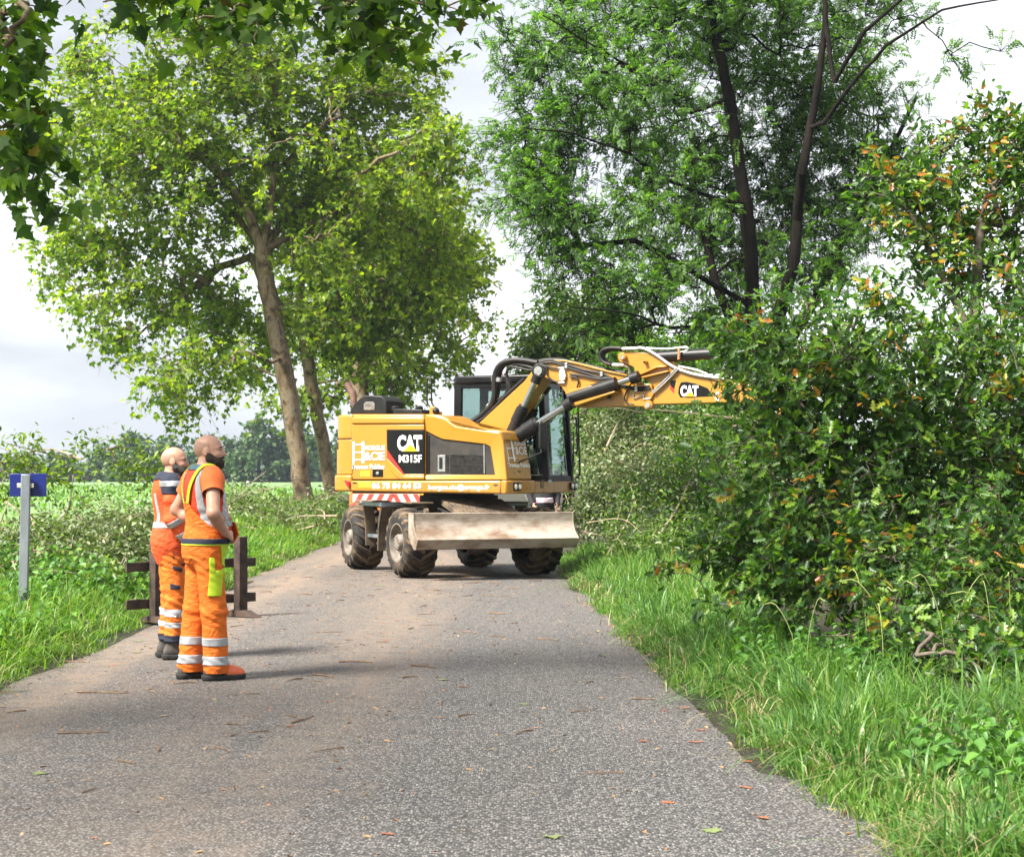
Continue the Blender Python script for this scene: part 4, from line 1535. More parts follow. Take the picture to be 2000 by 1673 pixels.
def strip(name, src, planes, mat, out=0.004, parent=None, test=None):
    """a band of cloth lying on a garment: the piece of its surface between planes, lifted off it"""
    bm = bmesh.new()
    bm.from_mesh(src.data)
    for co, no in planes:
        bmesh.ops.bisect_plane(bm, geom=bm.verts[:] + bm.edges[:] + bm.faces[:], plane_co=co, plane_no=no, clear_inner=True)
    if test is not None:
        bmesh.ops.delete(bm, geom=[f for f in bm.faces if not test(f.calc_center_median())], context='FACES')
    bm.normal_update()
    nn = {v.index: v.normal.copy() for v in bm.verts}
    bm.verts.index_update()
    for v in bm.verts:
        v.co += v.normal * out
    me = bpy.data.meshes.new(name)
    bm.to_mesh(me)
    bm.free()
    o = obj(name, me, mat, parent or src, smooth_angle=180)
    sm = o.modifiers.new('thickness', 'SOLIDIFY')
    sm.thickness = 0.003
    sm.offset = -1
    return o


def hand(S, w, d, n, side, curl=0.5, k=0.006, spread=0.35):
    """palm and five fingers: wrist w, pointing d, palm facing n, thumb towards side"""
    w, d, n = np.array(w, float), unit(np.array(d, float)), unit(np.array(n, float))
    s = unit(np.cross(n, d)) * side
    for q, f in ((-1, .92), (-.33, .98), (.33, 1.0), (1, .95)):
        S.cone(w, w + d * .085 * f + s * q * .028, .019, .014, .012, flat=(n, .75))
    L = {-1: .058, -.33: .072, .33: .078, 1: .070}
    for q, ln in L.items():
        a = w + d * .085 + s * q * .029
        t = d + s * q * .05 * spread
        for seg, f in enumerate((.45, .33, .26)):
            ang = curl * (seg + .6)
            b = a + unit(t * math.cos(ang) + n * math.sin(ang)) * ln * f
            S.cone(a, b, .0092 - .0008 * seg, .0086 - .001 * seg, k)
            a = b
    a = w + d * .018 + s * .030
    b = a + unit(d * .75 + s * .75 + n * .2) * .038
    S.cone(a, b, .014, .0105, .008)
    S.cone(b, b + unit(d * .95 + s * .25 + n * .35) * .034, .0105, .0085, k)


def head(S, c, yaw, up=0.0):
    """bald head: skull, brow, nose, lips, jaw, ears; c is the middle of the skull"""
    M = np.array(Matrix.Rotation(yaw, 3, 'Z') @ Matrix.Rotation(-up, 3, 'Y'))
    def p(x, y, z):
        return np.array(c) + M @ np.array([x, y, z])
    S.ell(p(-.008, 0, .018), (.106, .080, .098), .01, yaw=yaw)
    S.ell(p(.035, 0, -.05), (.066, .062, .082), .03, yaw=yaw)
    S.ell(p(.048, 0, -.095), (.042, .044, .034), .03, yaw=yaw)
    S.ell(p(.074, 0, .018), (.022, .056, .013), .012, yaw=yaw)
    S.cone(p(.094, 0, .006), p(.118, 0, -.032), .007, .012, .010)
    S.cone(p(.108, -.012, -.036), p(.108, .012, -.036), .008, .008, .006)
    S.cone(p(.094, -.017, -.064), p(.094, .017, -.064), .0075, .0075, .006)
    S.cone(p(.092, -.015, -.075), p(.092, .015, -.075), .0085, .0085, .006)
    for s in (-1, 1):
        S.ell(p(.097, s * .033, .0), (.016, .017, .010), cut=True)
        S.ell(p(.060, s * .046, -.032), (.03, .022, .022), .015, yaw=yaw)
        S.ell(p(-.010, s * .081, -.016), (.022, .009, .030), .008, yaw=yaw + s * .25)
        S.ell(p(-.002, s * .093, -.016), (.012, .008, .018), cut=True, yaw=yaw)
    return p


skin_a = surf('tanned_skin', (0.42, 0.215, 0.145), (0.52, 0.29, 0.205), scale=9, rough=0.48, bump=0.12, bscale=120)
skin_b = surf('ruddy_skin', (0.46, 0.21, 0.14), (0.55, 0.30, 0.21), scale=9, rough=0.42, bump=0.12, bscale=120)
beard_a = surf('dark_beard', (0.014, 0.010, 0.008), (0.07, 0.045, 0.03), scale=90, rough=0.9, bump=1.0, bscale=300)
beard_b = surf('grey_beard', (0.04, 0.035, 0.03), (0.14, 0.12, 0.11), scale=90, rough=0.9, bump=1.0, bscale=300)
stub_m = surf('shaved_hair', (0.30, 0.165, 0.115), (0.41, 0.235, 0.165), scale=70, rough=0.55, bump=0.2, bscale=400)
eye_w = surf('dark_eye', (0.03, 0.02, 0.015), (0.12, 0.09, 0.07), rough=0.2)
orange_t = cloth_mat('orange_trousers', (0.72, 0.155, 0.008), (0.66, 0.13, 0.006))
orange_s = cloth_mat('orange_shirt', (0.72, 0.06, 0.012), (0.66, 0.045, 0.010), 0.35)
orange_sl = surf('orange_sleeve', (0.72, 0.15, 0.03), (0.66, 0.125, 0.027), scale=5, rough=0.82, bump=0.12, bscale=300)
orange_j = cloth_mat('orange_jacket', (0.72, 0.095, 0.018), (0.66, 0.08, 0.014), 0.5)
navy = surf('navy_cloth', (0.012, 0.017, 0.035), (0.022, 0.028, 0.05), scale=8, rough=0.85, bump=0.15, bscale=240)
neon = surf('neon_yellow_cloth', (0.45, 0.60, 0.015), (0.40, 0.54, 0.015), scale=8, rough=0.7)
tape = surf('grey_reflective_tape', (0.42, 0.43, 0.46), (0.28, 0.28, 0.29), scale=14, rough=0.45, metal=0.1, lo=.4, hi=.7)
sole_m = surf('boot_sole', (0.012, 0.013, 0.014), (0.03, 0.028, 0.026), scale=20, rough=0.8)
boot_o = surf('orange_boot', (0.72, 0.16, 0.06), (0.62, 0.12, 0.04), scale=12, rough=0.55)
boot_b = surf('dark_boot', (0.03, 0.028, 0.028), (0.10, 0.08, 0.065), scale=10, rough=0.8)
boot_r = surf('red_boot_upper', (0.30, 0.012, 0.02), (0.22, 0.01, 0.015), scale=10, rough=0.7)
black_cl = surf('black_cloth', (0.010, 0.010, 0.012), (0.02, 0.02, 0.022), scale=10, rough=0.9)


def torso(S, g=0.0, belly=0.0, hem=None):
    S.ell((-.005, 0, 1.00), (.135 + g, .178 + g, .15 + g), .03)
    S.ell((.02 + belly, 0, 1.14), (.145 + g, .172 + g, .16 + g), .05)
    S.ell((.005, 0, 1.33), (.132 + g, .190 + g, .19 + g), .05)
    S.ell((-.03, 0, 1.44), (.095 + g, .185 + g, .11 + g), .05)
    S.cone((-.01, -.165, 1.49), (-.01, .165, 1.49), .062 + g, .062 + g, .05)
    S.cone((-.02, -.06, 1.53), (-.02, .06, 1.53), .055 + g, .055 + g, .05)


def leg(S, hip, knee, ank, r, k=.03, flat=None):
    S.cone(hip, knee, r[0], r[1], k)
    S.cone(knee, ank, r[1], r[2], k)


def folds(amp, zlist, seed, base=0.004):
    """creases: stacked rings round joints and hems plus long soft wrinkles"""
    def f(V):
        n = vnoise(V * np.array([9, 9, 4]) + seed, 1.0) - .5
        n2 = vnoise(V * np.array([14, 14, 30]) + seed * 2, 1.0) - .5
        a = base * n * 2
        for z, wd in zlist:
            wgt = np.exp(-((V[:, 2] - z) / wd) ** 2)
            a = a + amp * wgt * (np.sin(V[:, 2] * 95 + V[:, 0] * 60 + 16 * vnoise(V * 6 + seed)) * .55 + n2 * 1.8)
        c = V.copy()
        c[:, 2] = 0
        d = np.zeros_like(V)
        # push away from the nearest limb axis: approximated by the horizontal direction from the local centre
        sgn = np.where(V[:, 1] > 0, 1, -1)
        cen = np.where((V[:, 2] < .88)[:, None], np.stack([0 * sgn, .105 * sgn, 0 * sgn], -1), 0)
        d = V - cen
        d[:, 2] = 0
        return V + unit(d) * a[:, None]
    return f


def worker(name, loc, rz, label, hgt, P):
    root = empty(name, loc, rz, label, 'person')
    k = hgt
    sc = k / 1.80
    root.scale = (sc, sc, sc)
    hz = 1.69
    hc = np.array([P.get('lean', .02), 0, hz])
    J = P
    S = Solid((-.42, -.50, -.02), (.42, .50, 1.86), P.get('h', .0084))
    torso(S, -.012, P.get('belly', 0))
    S.cone((-.02, 0, 1.50), (hc[0] - .02, 0, hz - .07), .060, .060, .03)
    hp = head(S, hc, P['yaw'], P.get('up', 0))
    for s in (-1, 1):
        a, kn, hi = J['ank'][s], J['knee'][s], (0, s * .095, .95)
        leg(S, hi, kn, a, (.088, .060, .042))
        S.cone(a, (a[0] + .13, a[1] + s * .01, .045), .04, .034, .03)
        sh, el, wr = J['sh'][s], J['el'][s], J['wr'][s]
        S.cone(sh, el, .056, .046, .03)
        S.cone(el, np.array(el) + (np.array(wr) - el) * .35, .046, .047, .02)
        S.cone(np.array(el) + (np.array(wr) - el) * .35, wr, .047, .030, .02)
        hand(S, wr, J['hd'][s], J['hn'][s], J['th'][s], J.get('curl', .5))
    V, Q = S.mesh()
    body = to_obj('body', V, Q, P['skin'], root)
    # beard
    B = Solid((hc[0] - .2, -.2, hz - .25), (hc[0] + .22, .2, hz + .2), .005)
    def bp(x, y, z):
        return hp(x, y, z)
    B.ell(bp(.040, 0, -.092), (.062, .062, .048), .01, yaw=P['yaw'])
    B.ell(bp(.072, 0, -.10), (.036, .040, .042), .02, yaw=P['yaw'])
    for s in (-1, 1):
        B.ell(bp(.030, s * .052, -.050), (.030, .018, .050), .02, yaw=P['yaw'])
    for s in (-1, 1):
        B.cone(bp(.000, s * .078, -.020), bp(.012, s * .070, -.06), .010, .018, .02)
        B.cone(bp(.012, s * .068, -.06), bp(.062, s * .046, -.092), .022, .026, .03)
        B.cone(bp(.097, s * .010, -.051), bp(.082, s * .032, -.066), .010, .012, .015)
        B.cone(bp(.082, s * .032, -.066), bp(.062, s * .044, -.09), .012, .02, .02)
    B.ell(bp(.112, 0, -.070), (.024, .020, .0085), cut=True, yaw=P['yaw'])
    V, Q = B.mesh()
    V = V + (vnoise(V, 160)[:, None] - .5) * .004
    to_obj('beard', V, Q, P['beard'], root)
    # cropped hair, a thin cap round the sides and back
    E = Solid((hc[0] - .2, -.2, hz - .15), (hc[0] + .2, .2, hz + .2), .0055)
    E.ell(bp(-.0085, 0, .018), (.1068, .0808, .0988), 0, yaw=P['yaw'])
    E.ell(bp(.135, 0, .03), (.135, .3, .17), cut=True)
    E.ell(bp(.05, 0, .14), (.17, .16, .10), cut=True)
    V, Q = E.mesh()
    cap = to_obj('cropped_hair', V, Q, stub_m, root)
    trim(cap, [(bp(-.0, 0, -.055), (0, 0, 1))])
    for s in (-1, 1):
        mb = MB()
        mb.lathe([(math.cos(t) * .011, max(.0004, math.sin(t) * .011)) for t in np.linspace(0, math.pi, 7)], bp(.081, s * .033, .0), (1, 0, 0), (0, 0, 1), 10)
        mb.build('eye', eye_w, root)
        mb = MB()
        mb.tube([bp(.097, s * .014, .020), bp(.097, s * .034, .023), bp(.084, s * .054, .018)], [.004, .006, .003], 6)
        mb.build('eyebrow', P['beard'], root)
    return root, body, hp


def trousers(root, P, mat, hem, r=(.108, .092, .088), top=1.06, seed=1.0, g=.018, amp=.007):
    T = Solid((-.32, -.34, -.02), (.32, .34, 1.2), .0115 if P.get('h', 0) < .012 else .018)
    T.ell((-.005, 0, .99), (.138 + g, .182 + g, .15 + g), .04)
    T.ell((.015 + P.get('belly', 0) * .6, 0, 1.06), (.142 + g, .178 + g, .12), .04)
    T.ell((-.06, 0, .93), (.10, .14, .11), .04)
    for s in (-1, 1):
        leg(T, (0, s * .095, .92), P['knee'][s], P['ank'][s], r, .03)
        a = np.array(P['ank'][s])
        T.cone(a, a * [1, 1, 0] + [.01, 0, hem - .03], r[2], r[2] * 1.02, .02)
    V, Q = T.mesh()
    o = to_obj('trousers', V, Q, mat, root, folds(amp, [(hem + .09, .10), (.50, .13), (.84, .10)], seed))
    return trim(o, [((0, 0, hem), (0, 0, 1)), ((0, 0, top), (0, 0, -1))])


def leg_band(tr, name, s, z0, z1_, mat, out=.004):
    return strip(name, tr, [((0, 0, z0), (0, 0, 1)), ((0, 0, z1_), (0, 0, -1)), ((0, 0, 0), (0, s, 0))], mat, out)


def boots(root, P, upper, toe, high=.15):
    for s in (-1, 1):
        a = np.array(P['ank'][s])
        yw = P.get('toe', {-1: -.08, 1: .12})[s]
        f = np.array([math.cos(yw), math.sin(yw), 0])
        l = np.array([-f[1], f[0], 0])
        b = a * [1, 1, 0]
        S = Solid(b + [-.2, -.2, -.01], b + [.3, .2, .25], .009)
        S.cone(b - f * .045 + [0, 0, .062], b + f * .12 + [0, 0, .056], .050, .050, .02)
        S.cone(b + f * .10 + [0, 0, .052], b + f * .175 + [0, 0, .046], .050, .040, .02)
        S.cone(b - f * .015 + [0, 0, .08], b - f * .01 + [0, 0, high + .03], .058, .062, .03)
        V, Q = S.mesh()
        V[:, 2] = np.maximum(V[:, 2], .02)
        o = to_obj('boot', V, Q, upper, root)
        strip('toe_cap', o, [(b + f * .065, f)], toe, .0025)
        S = Solid(b + [-.2, -.2, -.01], b + [.3, .2, .1], .009)
        S.cone(b - f * .05 + [0, 0, .03], b + f * .13 + [0, 0, .03], .060, .060, .01)
        S.cone(b + f * .13 + [0, 0, .03], b + f * .178 + [0, 0, .03], .060, .048, .01)
        V, Q = S.mesh()
        V[:, 2] = np.clip(V[:, 2], .0, .042)
        to_obj('sole', V, Q, sole_m, o)


# --- the worker in front: bib trousers, hand on hip
G1 = {'yaw': math.radians(-31), 'up': 0.03, 'lean': .035, 'belly': .02, 'skin': skin_a, 'beard': beard_a, 'curl': .75,
      'ank': {-1: (.05, -.105, .10), 1: (-.075, .115, .10)}, 'knee': {-1: (.03, -.108, .51), 1: (-.03, .11, .51)},
      'sh': {-1: (-.01, -.205, 1.485), 1: (-.01, .205, 1.485)}, 'el': {-1: (-.075, -.395, 1.235), 1: (-.10, .35, 1.25)}, 'wr': {-1: (.075, -.232, 1.085), 1: (.06, .21, 1.115)},
      'hd': {-1: (.75, .55, -.25), 1: (.8, -.5, -.2)}, 'hn': {-1: (-.3, .9, -.35), 1: (-.3, -.9, -.3)}, 'th': {-1: -1, 1: 1}}
p1 = PX(400, 1326, 13.28)
w1, body1, hp1 = worker('person', (p1[0], p1[1], 0.0), math.radians(29), 'bearded bald worker in orange bib trousers and short-sleeved shirt, hand on hip, nearest the camera', 1.81, G1)
tr1 = trousers(w1, G1, orange_t, .055, top=1.05, seed=3.0)
for s in (-1, 1):
    leg_band(tr1, 'reflective_band', s, .255, .315, tape)
    leg_band(tr1, 'reflective_band', s, .115, .180, tape)
S = Solid((-.36, -.46, .85), (.36, .46, 1.65), .010)
torso(S, .012, .02)
V, Q = S.mesh()
sh1 = to_obj('shirt', V, Q, orange_s, w1, folds(.006, [(1.08, .08), (1.2, .1)], 5.0, .005))
trim(sh1, [((0, 0, .98), (0, 0, 1)), ((-.02, 0, 1.575), (-.15, 0, -1))])
for s in (-1, 1):
    sh, el = np.array(G1['sh'][s]), np.array(G1['el'][s])
    d = unit(el - sh)
    S = Solid((-.36, -.46, 1.1), (.36, .46, 1.65), .007)
    S.cone(sh - d * .01 - [0, s * .03, -.01], sh + d * .03, .078, .082, .03)
    S.cone(sh, sh + d * .30, .080, .078, .03)
    V, Q = S.mesh()
    sl = to_obj('sleeve', V, Q, orange_sl, sh1, lambda V: V + (vnoise(V * [18, 18, 9], 1.0)[:, None] - .5) * np.array([.012, .012, 0]))
    trim(sl, [(sh + d * .145, -d)])
strip('collar', sh1, [((-.02, 0, 1.545), (0, 0, 1)), ((-.02, 0, 1.585), (0, 0, -1))], surf('slate_collar', (0.05, 0.11, 0.15), (0.04, 0.09, 0.12), scale=8, rough=.8), .005)
for s in (-1, 1):
    for fr in (-1, 1):                                  # upright silver stripes before and behind the arm
        strip('reflective_band', sh1, [((0, s * .125, 1.3), (0, s, 0)), ((0, s * .172, 1.3), (0, -s, 0)), ((0, 0, 1.18), (0, 0, 1)), ((fr * .02, 0, 1.3), (fr, 0, 0)), ((0, 0, 1.565), (0, 0, -1))], tape, .004)
    strip('shoulder_patch', sh1, [((0, s * .09, 1.5), (0, s, 0)), ((0, s * .19, 1.5), (0, -s, 0)), ((0, 0, 1.53), (0, 0, 1)), ((-.05, 0, 0), (1, 0, 0))], navy, .003)
strip('reflective_band', sh1, [((0, 0, 1.13), (0, 0, 1)), ((0, 0, 1.178), (0, 0, -1))], tape, .004, test=lambda c: abs(c.y) < .24)
# back panel of the bib and its braces
S = Solid((-.36, -.40, .85), (.36, .40, 1.65), .010)
torso(S, .024, .02)
V, Q = S.mesh()
bibsrc = to_obj('bib_back', V, Q, orange_t, w1, folds(.003, [(1.1, .2)], 8.0, .003))
brsrc = bibsrc.data.copy()
trim(bibsrc, [((0, 0, 1.0), (0, 0, 1)), ((0, 0, 1.315), (0, 0, -1)), ((.16, 0, 0), (-1, 0, 0)), ((0, -.055, 1.315), (0, 1, -.75)), ((0, .055, 1.315), (0, -1, -.75)), ((-.05, 0, 1.2), (-1, 0, -.75))])
tmp = bpy.data.objects.new('brace_source', brsrc)
for s in (-1, 1):
    d = unit(np.array([0, s * .10, .28]))
    nrm = np.array([0, d[2], -d[1]])
    c = np.array([0, s * .045, 1.31])
    strip('brace', tmp, [(c - nrm * .016, nrm), (c + nrm * .016, -nrm), ((0, 0, 1.30), (0, 0, 1)), ((.09, 0, 0), (-1, 0, 0))], neon, .002, parent=w1)
# belt, pockets
belt_src = tr1
strip('belt', tr1, [((0, 0, 1.005), (0, 0, 1)), ((0, 0, 1.043), (0, 0, -1))], navy, .008)
strip('belt_edging', tr1, [((0, 0, .994), (0, 0, 1)), ((0, 0, 1.004), (0, 0, -1))], neon, .006)
strip('thigh_pocket', tr1, [((.0, 0, .625), (0, 0, 1)), ((.0, 0, .805), (.25, 0, -1)), ((-.035, 0, .7), (1, 0, -.05)), ((.062, 0, .7), (-1, 0, .1)), ((0, -.10, 0), (0, -1, 0))], neon, .008)
strip('pocket_strap', tr1, [((0, 0, .80), (0, 0, 1)), ((0, 0, .905), (0, 0, -1)), ((-.035, 0, .85), (1, 0, .06)), ((.004, 0, .85), (-1, 0, -.06)), ((0, -.10, 0), (0, -1, 0))], neon, .009)
strip('hip_pocket', tr1, [((0, 0, .90), (.7, 0, 1)), ((0, 0, .995), (0, 0, -1)), ((.06, 0, .9), (1, 0, .1)), ((.125, 0, .9), (-1, 0, .35)), ((0, -.08, 0), (0, -1, 0))], neon, .006)
boots(w1, G1, boot_b, boot_o, .12)
mb = MB()                                              # the unbuckled bib hanging open in front
A = [(.195, -.10, 1.16), (.205, .10, 1.17), (.235, .12, 1.08), (.20, .06, 1.0), (.19, -.06, 1.0), (.215, -.12, 1.07)]
mb.prism(A, [(x + .012, y, z) for x, y, z in A])
mb.build('bib_flap', orange_t, w1, bevel=.004, smooth_angle=60)

# --- the worker behind: long jacket, arms down
G2 = {'yaw': math.radians(-8), 'up': -0.02, 'lean': .03, 'belly': .035, 'skin': skin_b, 'beard': beard_b, 'curl': .6,
      'ank': {-1: (.02, -.11, .10), 1: (-.02, .12, .10)}, 'knee': {-1: (.03, -.115, .51), 1: (.01, .115, .51)},
      'sh': {-1: (-.01, -.215, 1.475), 1: (-.01, .215, 1.475)}, 'el': {-1: (.01, -.275, 1.20), 1: (0, .28, 1.2)}, 'wr': {-1: (.14, -.25, .985), 1: (.13, .25, .98)},
      'hd': {-1: (.45, .25, -.85), 1: (.45, -.25, -.85)}, 'hn': {-1: (-.3, .95, .1), 1: (-.3, -.95, .1)}, 'th': {-1: -1, 1: 1}}
p2 = PX(334, 1284, 14.85)
w2, body2, hp2 = worker('person', (p2[0], p2[1], 0.0), math.radians(15), 'bald worker in long-sleeved orange jacket with navy shoulders, half hidden behind the bib-trousered man', 1.745, G2)
tr2 = trousers(w2, G2, orange_t, .15, r=(.108, .088, .080), top=1.0, seed=9.0, amp=.012)
for s in (-1, 1):
    leg_band(tr2, 'reflective_band', s, .365, .425, tape)
    leg_band(tr2, 'reflective_band', s, .270, .315, tape)
    strip('cuff', tr2, [((0, 0, .15), (0, 0, 1)), ((0, 0, .205), (0, 0, -1)), ((0, 0, 0), (0, s, 0))], navy, .004)
strip('knee_patch', tr2, [((0, 0, .60), (0, 0, 1)), ((0, 0, .645), (-.3, 0, -1)), ((-.02, 0, 0), (1, 0, 0)), ((.06, 0, 0), (-1, 0, 0)), ((0, -.1, 0), (0, -1, 0))], navy, .005)
strip('pocket_trim', tr2, [((0, 0, .775), (.4, 0, 1)), ((0, 0, .80), (-.3, 0, -1)), ((.0, 0, 0), (1, 0, 0)), ((.08, 0, 0), (-1, 0, 0)), ((0, -.1, 0), (0, -1, 0))], navy, .005)
S = Solid((-.42, -.50, .72), (.42, .50, 1.65), .0105)
torso(S, .028, .035)
S.ell((.015, 0, 1.0), (.168, .212, .36), .05)
V, Q = S.mesh()
jk = to_obj('jacket', V, Q, orange_j, w2, folds(.004, [(1.0, .12)], 12.0, .014))
trim(jk, [((0, 0, .80), (.08, 0, 1)), ((-.02, 0, 1.585), (-.15, 0, -1))])
strip('collar', jk, [((0, 0, 1.55), (-.2, 0, 1)), ((0, 0, 1.60), (0, 0, -1))], navy, .008)
strip('reflective_band', jk, [((0, 0, 1.115), (0, 0, 1)), ((0, 0, 1.165), (0, 0, -1))], tape, .004, test=lambda c: abs(c.y) < .215)
for s in (-1, 1):
    strip('reflective_band', jk, [((0, s * .09, 1.3), (0, s, 0)), ((0, s * .135, 1.3), (0, -s, 0)), ((0, 0, 1.165), (0, 0, 1)), ((0, 0, 1.41), (0, 0, -1)), ((-.02, 0, 1.3), (-1, 0, 0))], tape, .004)
    el, wr = np.array(G2['el'][s]), np.array(G2['wr'][s])
    d = unit(wr - el)
    sh = np.array(G2['sh'][s])
    S = Solid((-.42, -.50, .72), (.42, .50, 1.65), .010)
    S.cone(sh - [0, s * .05, -.01], sh, .080, .090, .03)
    S.cone(sh, el, .090, .076, .03)
    S.cone(el, wr, .076, .060, .03)
    V, Q = S.mesh()
    sl = to_obj('sleeve', V, Q, orange_j, jk, lambda V: V + (vnoise(V * [13, 13, 17], 1.0)[:, None] - .5) * np.array([.03, .022, 0]))
    trim(sl, [(wr + d * .0, -d)])
    strip('sleeve_yoke', sl, [((0, 0, 1.405), (0, 0, 1))], navy, .004)
    strip('sleeve_band', sl, [((0, 0, 1.47), (0, 0, 1)), ((0, 0, 1.515), (0, 0, -1))], tape, .007)
    for t0 in (.0, .125):
        strip('sleeve_band', sl, [(el + d * t0, d), (el + d * (t0 + .05), -d)], tape, .006)
strip('hem_panel', jk, [((0, 0, .80), (0, 0, 1)), ((-.02, 0, .93), (-.9, 0, -1)), ((.0, 0, 0), (1, 0, 0)), ((0, -.0, 0), (0, -1, 0))], navy, .004, test=lambda c: abs(c.y) < .23 and c.z < .95)
boots(w2, G2, boot_b, boot_r, .17)

# --- the driver in the cab
def seated():
    root = empty('person', H(.42, .71, 1.86), -PHI, 'driver in a neon yellow vest sitting at the controls inside the excavator cab', 'person')
    S = Solid((-.35, -.4, -.45), (.7, .4, .95), .014)
    S.ell((0, 0, .06), (.16, .18, .10), .04)
    S.ell((-.02, 0, .28), (.13, .18, .2), .05)
    S.cone((-.04, -.16, .47), (-.04, .16, .47), .07, .07, .04)
    S.cone((-.03, 0, .5), (0, 0, .62), .055, .055, .03)
    head(S, (.0, 0, .70), 0, 0)
    for s in (-1, 1):
        S.cone((0, s * .10, .06), (.44, s * .14, .08), .09, .065, .03)
        S.cone((.44, s * .14, .08), (.50, s * .14, -.32), .06, .045, .03)
        S.cone((.50, s * .14, -.34), (.62, s * .14, -.37), .045, .04, .02)
        S.cone((-.04, s * .20, .46), (.06, s * .27, .22), .052, .044, .03)
        S.cone((.06, s * .27, .22), (.28, s * .30, .28), .044, .03, .02)
        hand(S, (.28, s * .30, .28), (.7, 0, .5), (.3, 0, -.9), -s, .9)
    V, Q = S.mesh()
    to_obj('body', V, Q, skin_b, root)
    S = Solid((-.35, -.4, -.2), (.5, .4, .8), .018)
    S.ell((-.02, 0, .26), (.15, .20, .24), .05)
    S.cone((-.04, -.17, .46), (-.04, .17, .46), .085, .085, .04)
    for s in (-1, 1):
        S.cone((-.04, s * .20, .46), (.06, s * .27, .22), .068, .06, .03)
    V, Q = S.mesh()
    ve = to_obj('vest', V, Q, neon, root)
    trim(ve, [((0, 0, .56), (0, 0, -1)), ((0, 0, .06), (0, 0, 1))])
    strip('reflective_band', ve, [((0, 0, .2), (0, 0, 1)), ((0, 0, .25), (0, 0, -1))], tape, .004)
    S = Solid((-.35, -.4, -.45), (.7, .4, .3), .018)
    S.ell((0, 0, .06), (.175, .195, .115), .04)
    for s in (-1, 1):
        S.cone((0, s * .10, .06), (.44, s * .14, .08), .105, .08, .03)
        S.cone((.44, s * .14, .08), (.50, s * .14, -.28), .078, .07, .03)
    V, Q = S.mesh()
    to_obj('trousers', V, Q, surf('khaki_trousers', (0.22, 0.18, 0.13), (0.16, 0.13, 0.10), scale=6, rough=.9), root)


seated()

# --- someone standing behind the machine
G4 = {'yaw': 0.0, 'h': .013, 'skin': skin_b, 'beard': beard_a, 'ank': {-1: (.0, -.11, .10), 1: (.0, .11, .10)}, 'knee': {-1: (.02, -.11, .51), 1: (.02, .11, .51)},
      'sh': {-1: (-.01, -.2, 1.475), 1: (-.01, .2, 1.475)}, 'el': {-1: (-.02, -.27, 1.20), 1: (-.02, .27, 1.2)}, 'wr': {-1: (.12, -.24, 1.02), 1: (.12, .24, 1.02)},
      'hd': {-1: (.8, .2, -.4), 1: (.8, -.2, -.4)}, 'hn': {-1: (0, .9, -.2), 1: (0, -.9, -.2)}, 'th': {-1: -1, 1: 1}}
p4 = PX(1062, 1085, 33.0)
w4, b4, hp4 = worker('person', (p4[0], p4[1], 0.0), math.radians(-80), 'person in dark sleeves with white stripes, glimpsed behind the excavator under its cab', 1.76, G4)
tr4 = trousers(w4, G4, black_cl, .05, top=1.0, seed=4.0)
S = Solid((-.42, -.50, .8), (.42, .50, 1.65), .018)
torso(S, .02, 0)
for s in (-1, 1):
    S.cone(G4['sh'][s], G4['el'][s], .075, .064, .03)
    S.cone(G4['el'][s], G4['wr'][s], .064, .046, .03)
V, Q = S.mesh()
jk4 = to_obj('jacket', V, Q, black_cl, w4)
trim(jk4, [((0, 0, .88), (0, 0, 1)), ((-.02, 0, 1.58), (-.15, 0, -1))])
for s in (-1, 1):
    for t in (-.02, .02):
        strip('white_stripe', jk4, [((-.03 + t, 0, 1.1), (1, 0, .5)), ((-.015 + t, 0, 1.1), (-1, 0, -.5)), ((0, s * .2, 0), (0, s, 0))], white, .004)
strip('pink_hem', jk4, [((0, 0, 1.06), (0, 0, 1)), ((0, 0, 1.15), (0, 0, -1)), ((.05, 0, 0), (1, 0, 0))], surf('pink_print', (0.75, 0.12, 0.3), (0.8, 0.7, 0.75), scale=14, rough=.8, lo=.45, hi=.5), .004, test=lambda c: abs(c.y) < .16)
boots(w4, G4, boot_b, boot_b, .12)

# ------------------------------------------------------------------ the other things along the road
# iron barrier stand behind the workers
rust = surf('dark_rusted_iron', (0.022, 0.014, 0.011), (0.075, 0.045, 0.032), scale=7, rough=0.85, bump=0.4, bscale=50)
bp0, bp1 = PX(306, 1216, 18.45), PX(470, 1202, 19.3)
bp0[2] = bp1[2] = 0
bx = unit(bp1 - bp0)
by = np.cross(HZ, bx)
MB.org = bp0
bar = empty('road_barrier', bp0, label='dark rusted iron barrier stand on the road edge behind the workers', category='barrier')
for k, q in enumerate((bp0, bp1)):
    mb = MB()
    mb.box(q + [0, 0, .45], (.115, .10, .82), (bx, by, HZ))
    po = mb.build('post', rust, bar, bevel=.006)
    mb = MB()
    mb.hexa([q - bx * .07 - by * .28, q + bx * .07 - by * .28, q + bx * .07 + by * .28, q - bx * .07 + by * .28,
             q - bx * .06 - by * .10 + HZ * .07, q + bx * .06 - by * .10 + HZ * .07, q + bx * .06 + by * .10 + HZ * .07, q - bx * .06 + by * .10 + HZ * .07])
    mb.build('foot', rust, po, bevel=.006)
for zz_ in (.58, .195):
    mb = MB()
    a, b_ = bp0 - bx * .33, bp1 + bx * .27
    n_ = 12
    top = [a + (b_ - a) * t + HZ * (zz_ + .05 + .006 * random.uniform(-1, 1)) for t in np.linspace(0, 1, n_)]
    bot = [a + (b_ - a) * t + HZ * (zz_ - .05) for t in np.linspace(0, 1, n_)]
    out = [p + by * .062 for p in bot + top[::-1]]
    mb.prism(out, [p + by * .03 for p in out])
    mb.build('rail', rust, bar, bevel=.004)

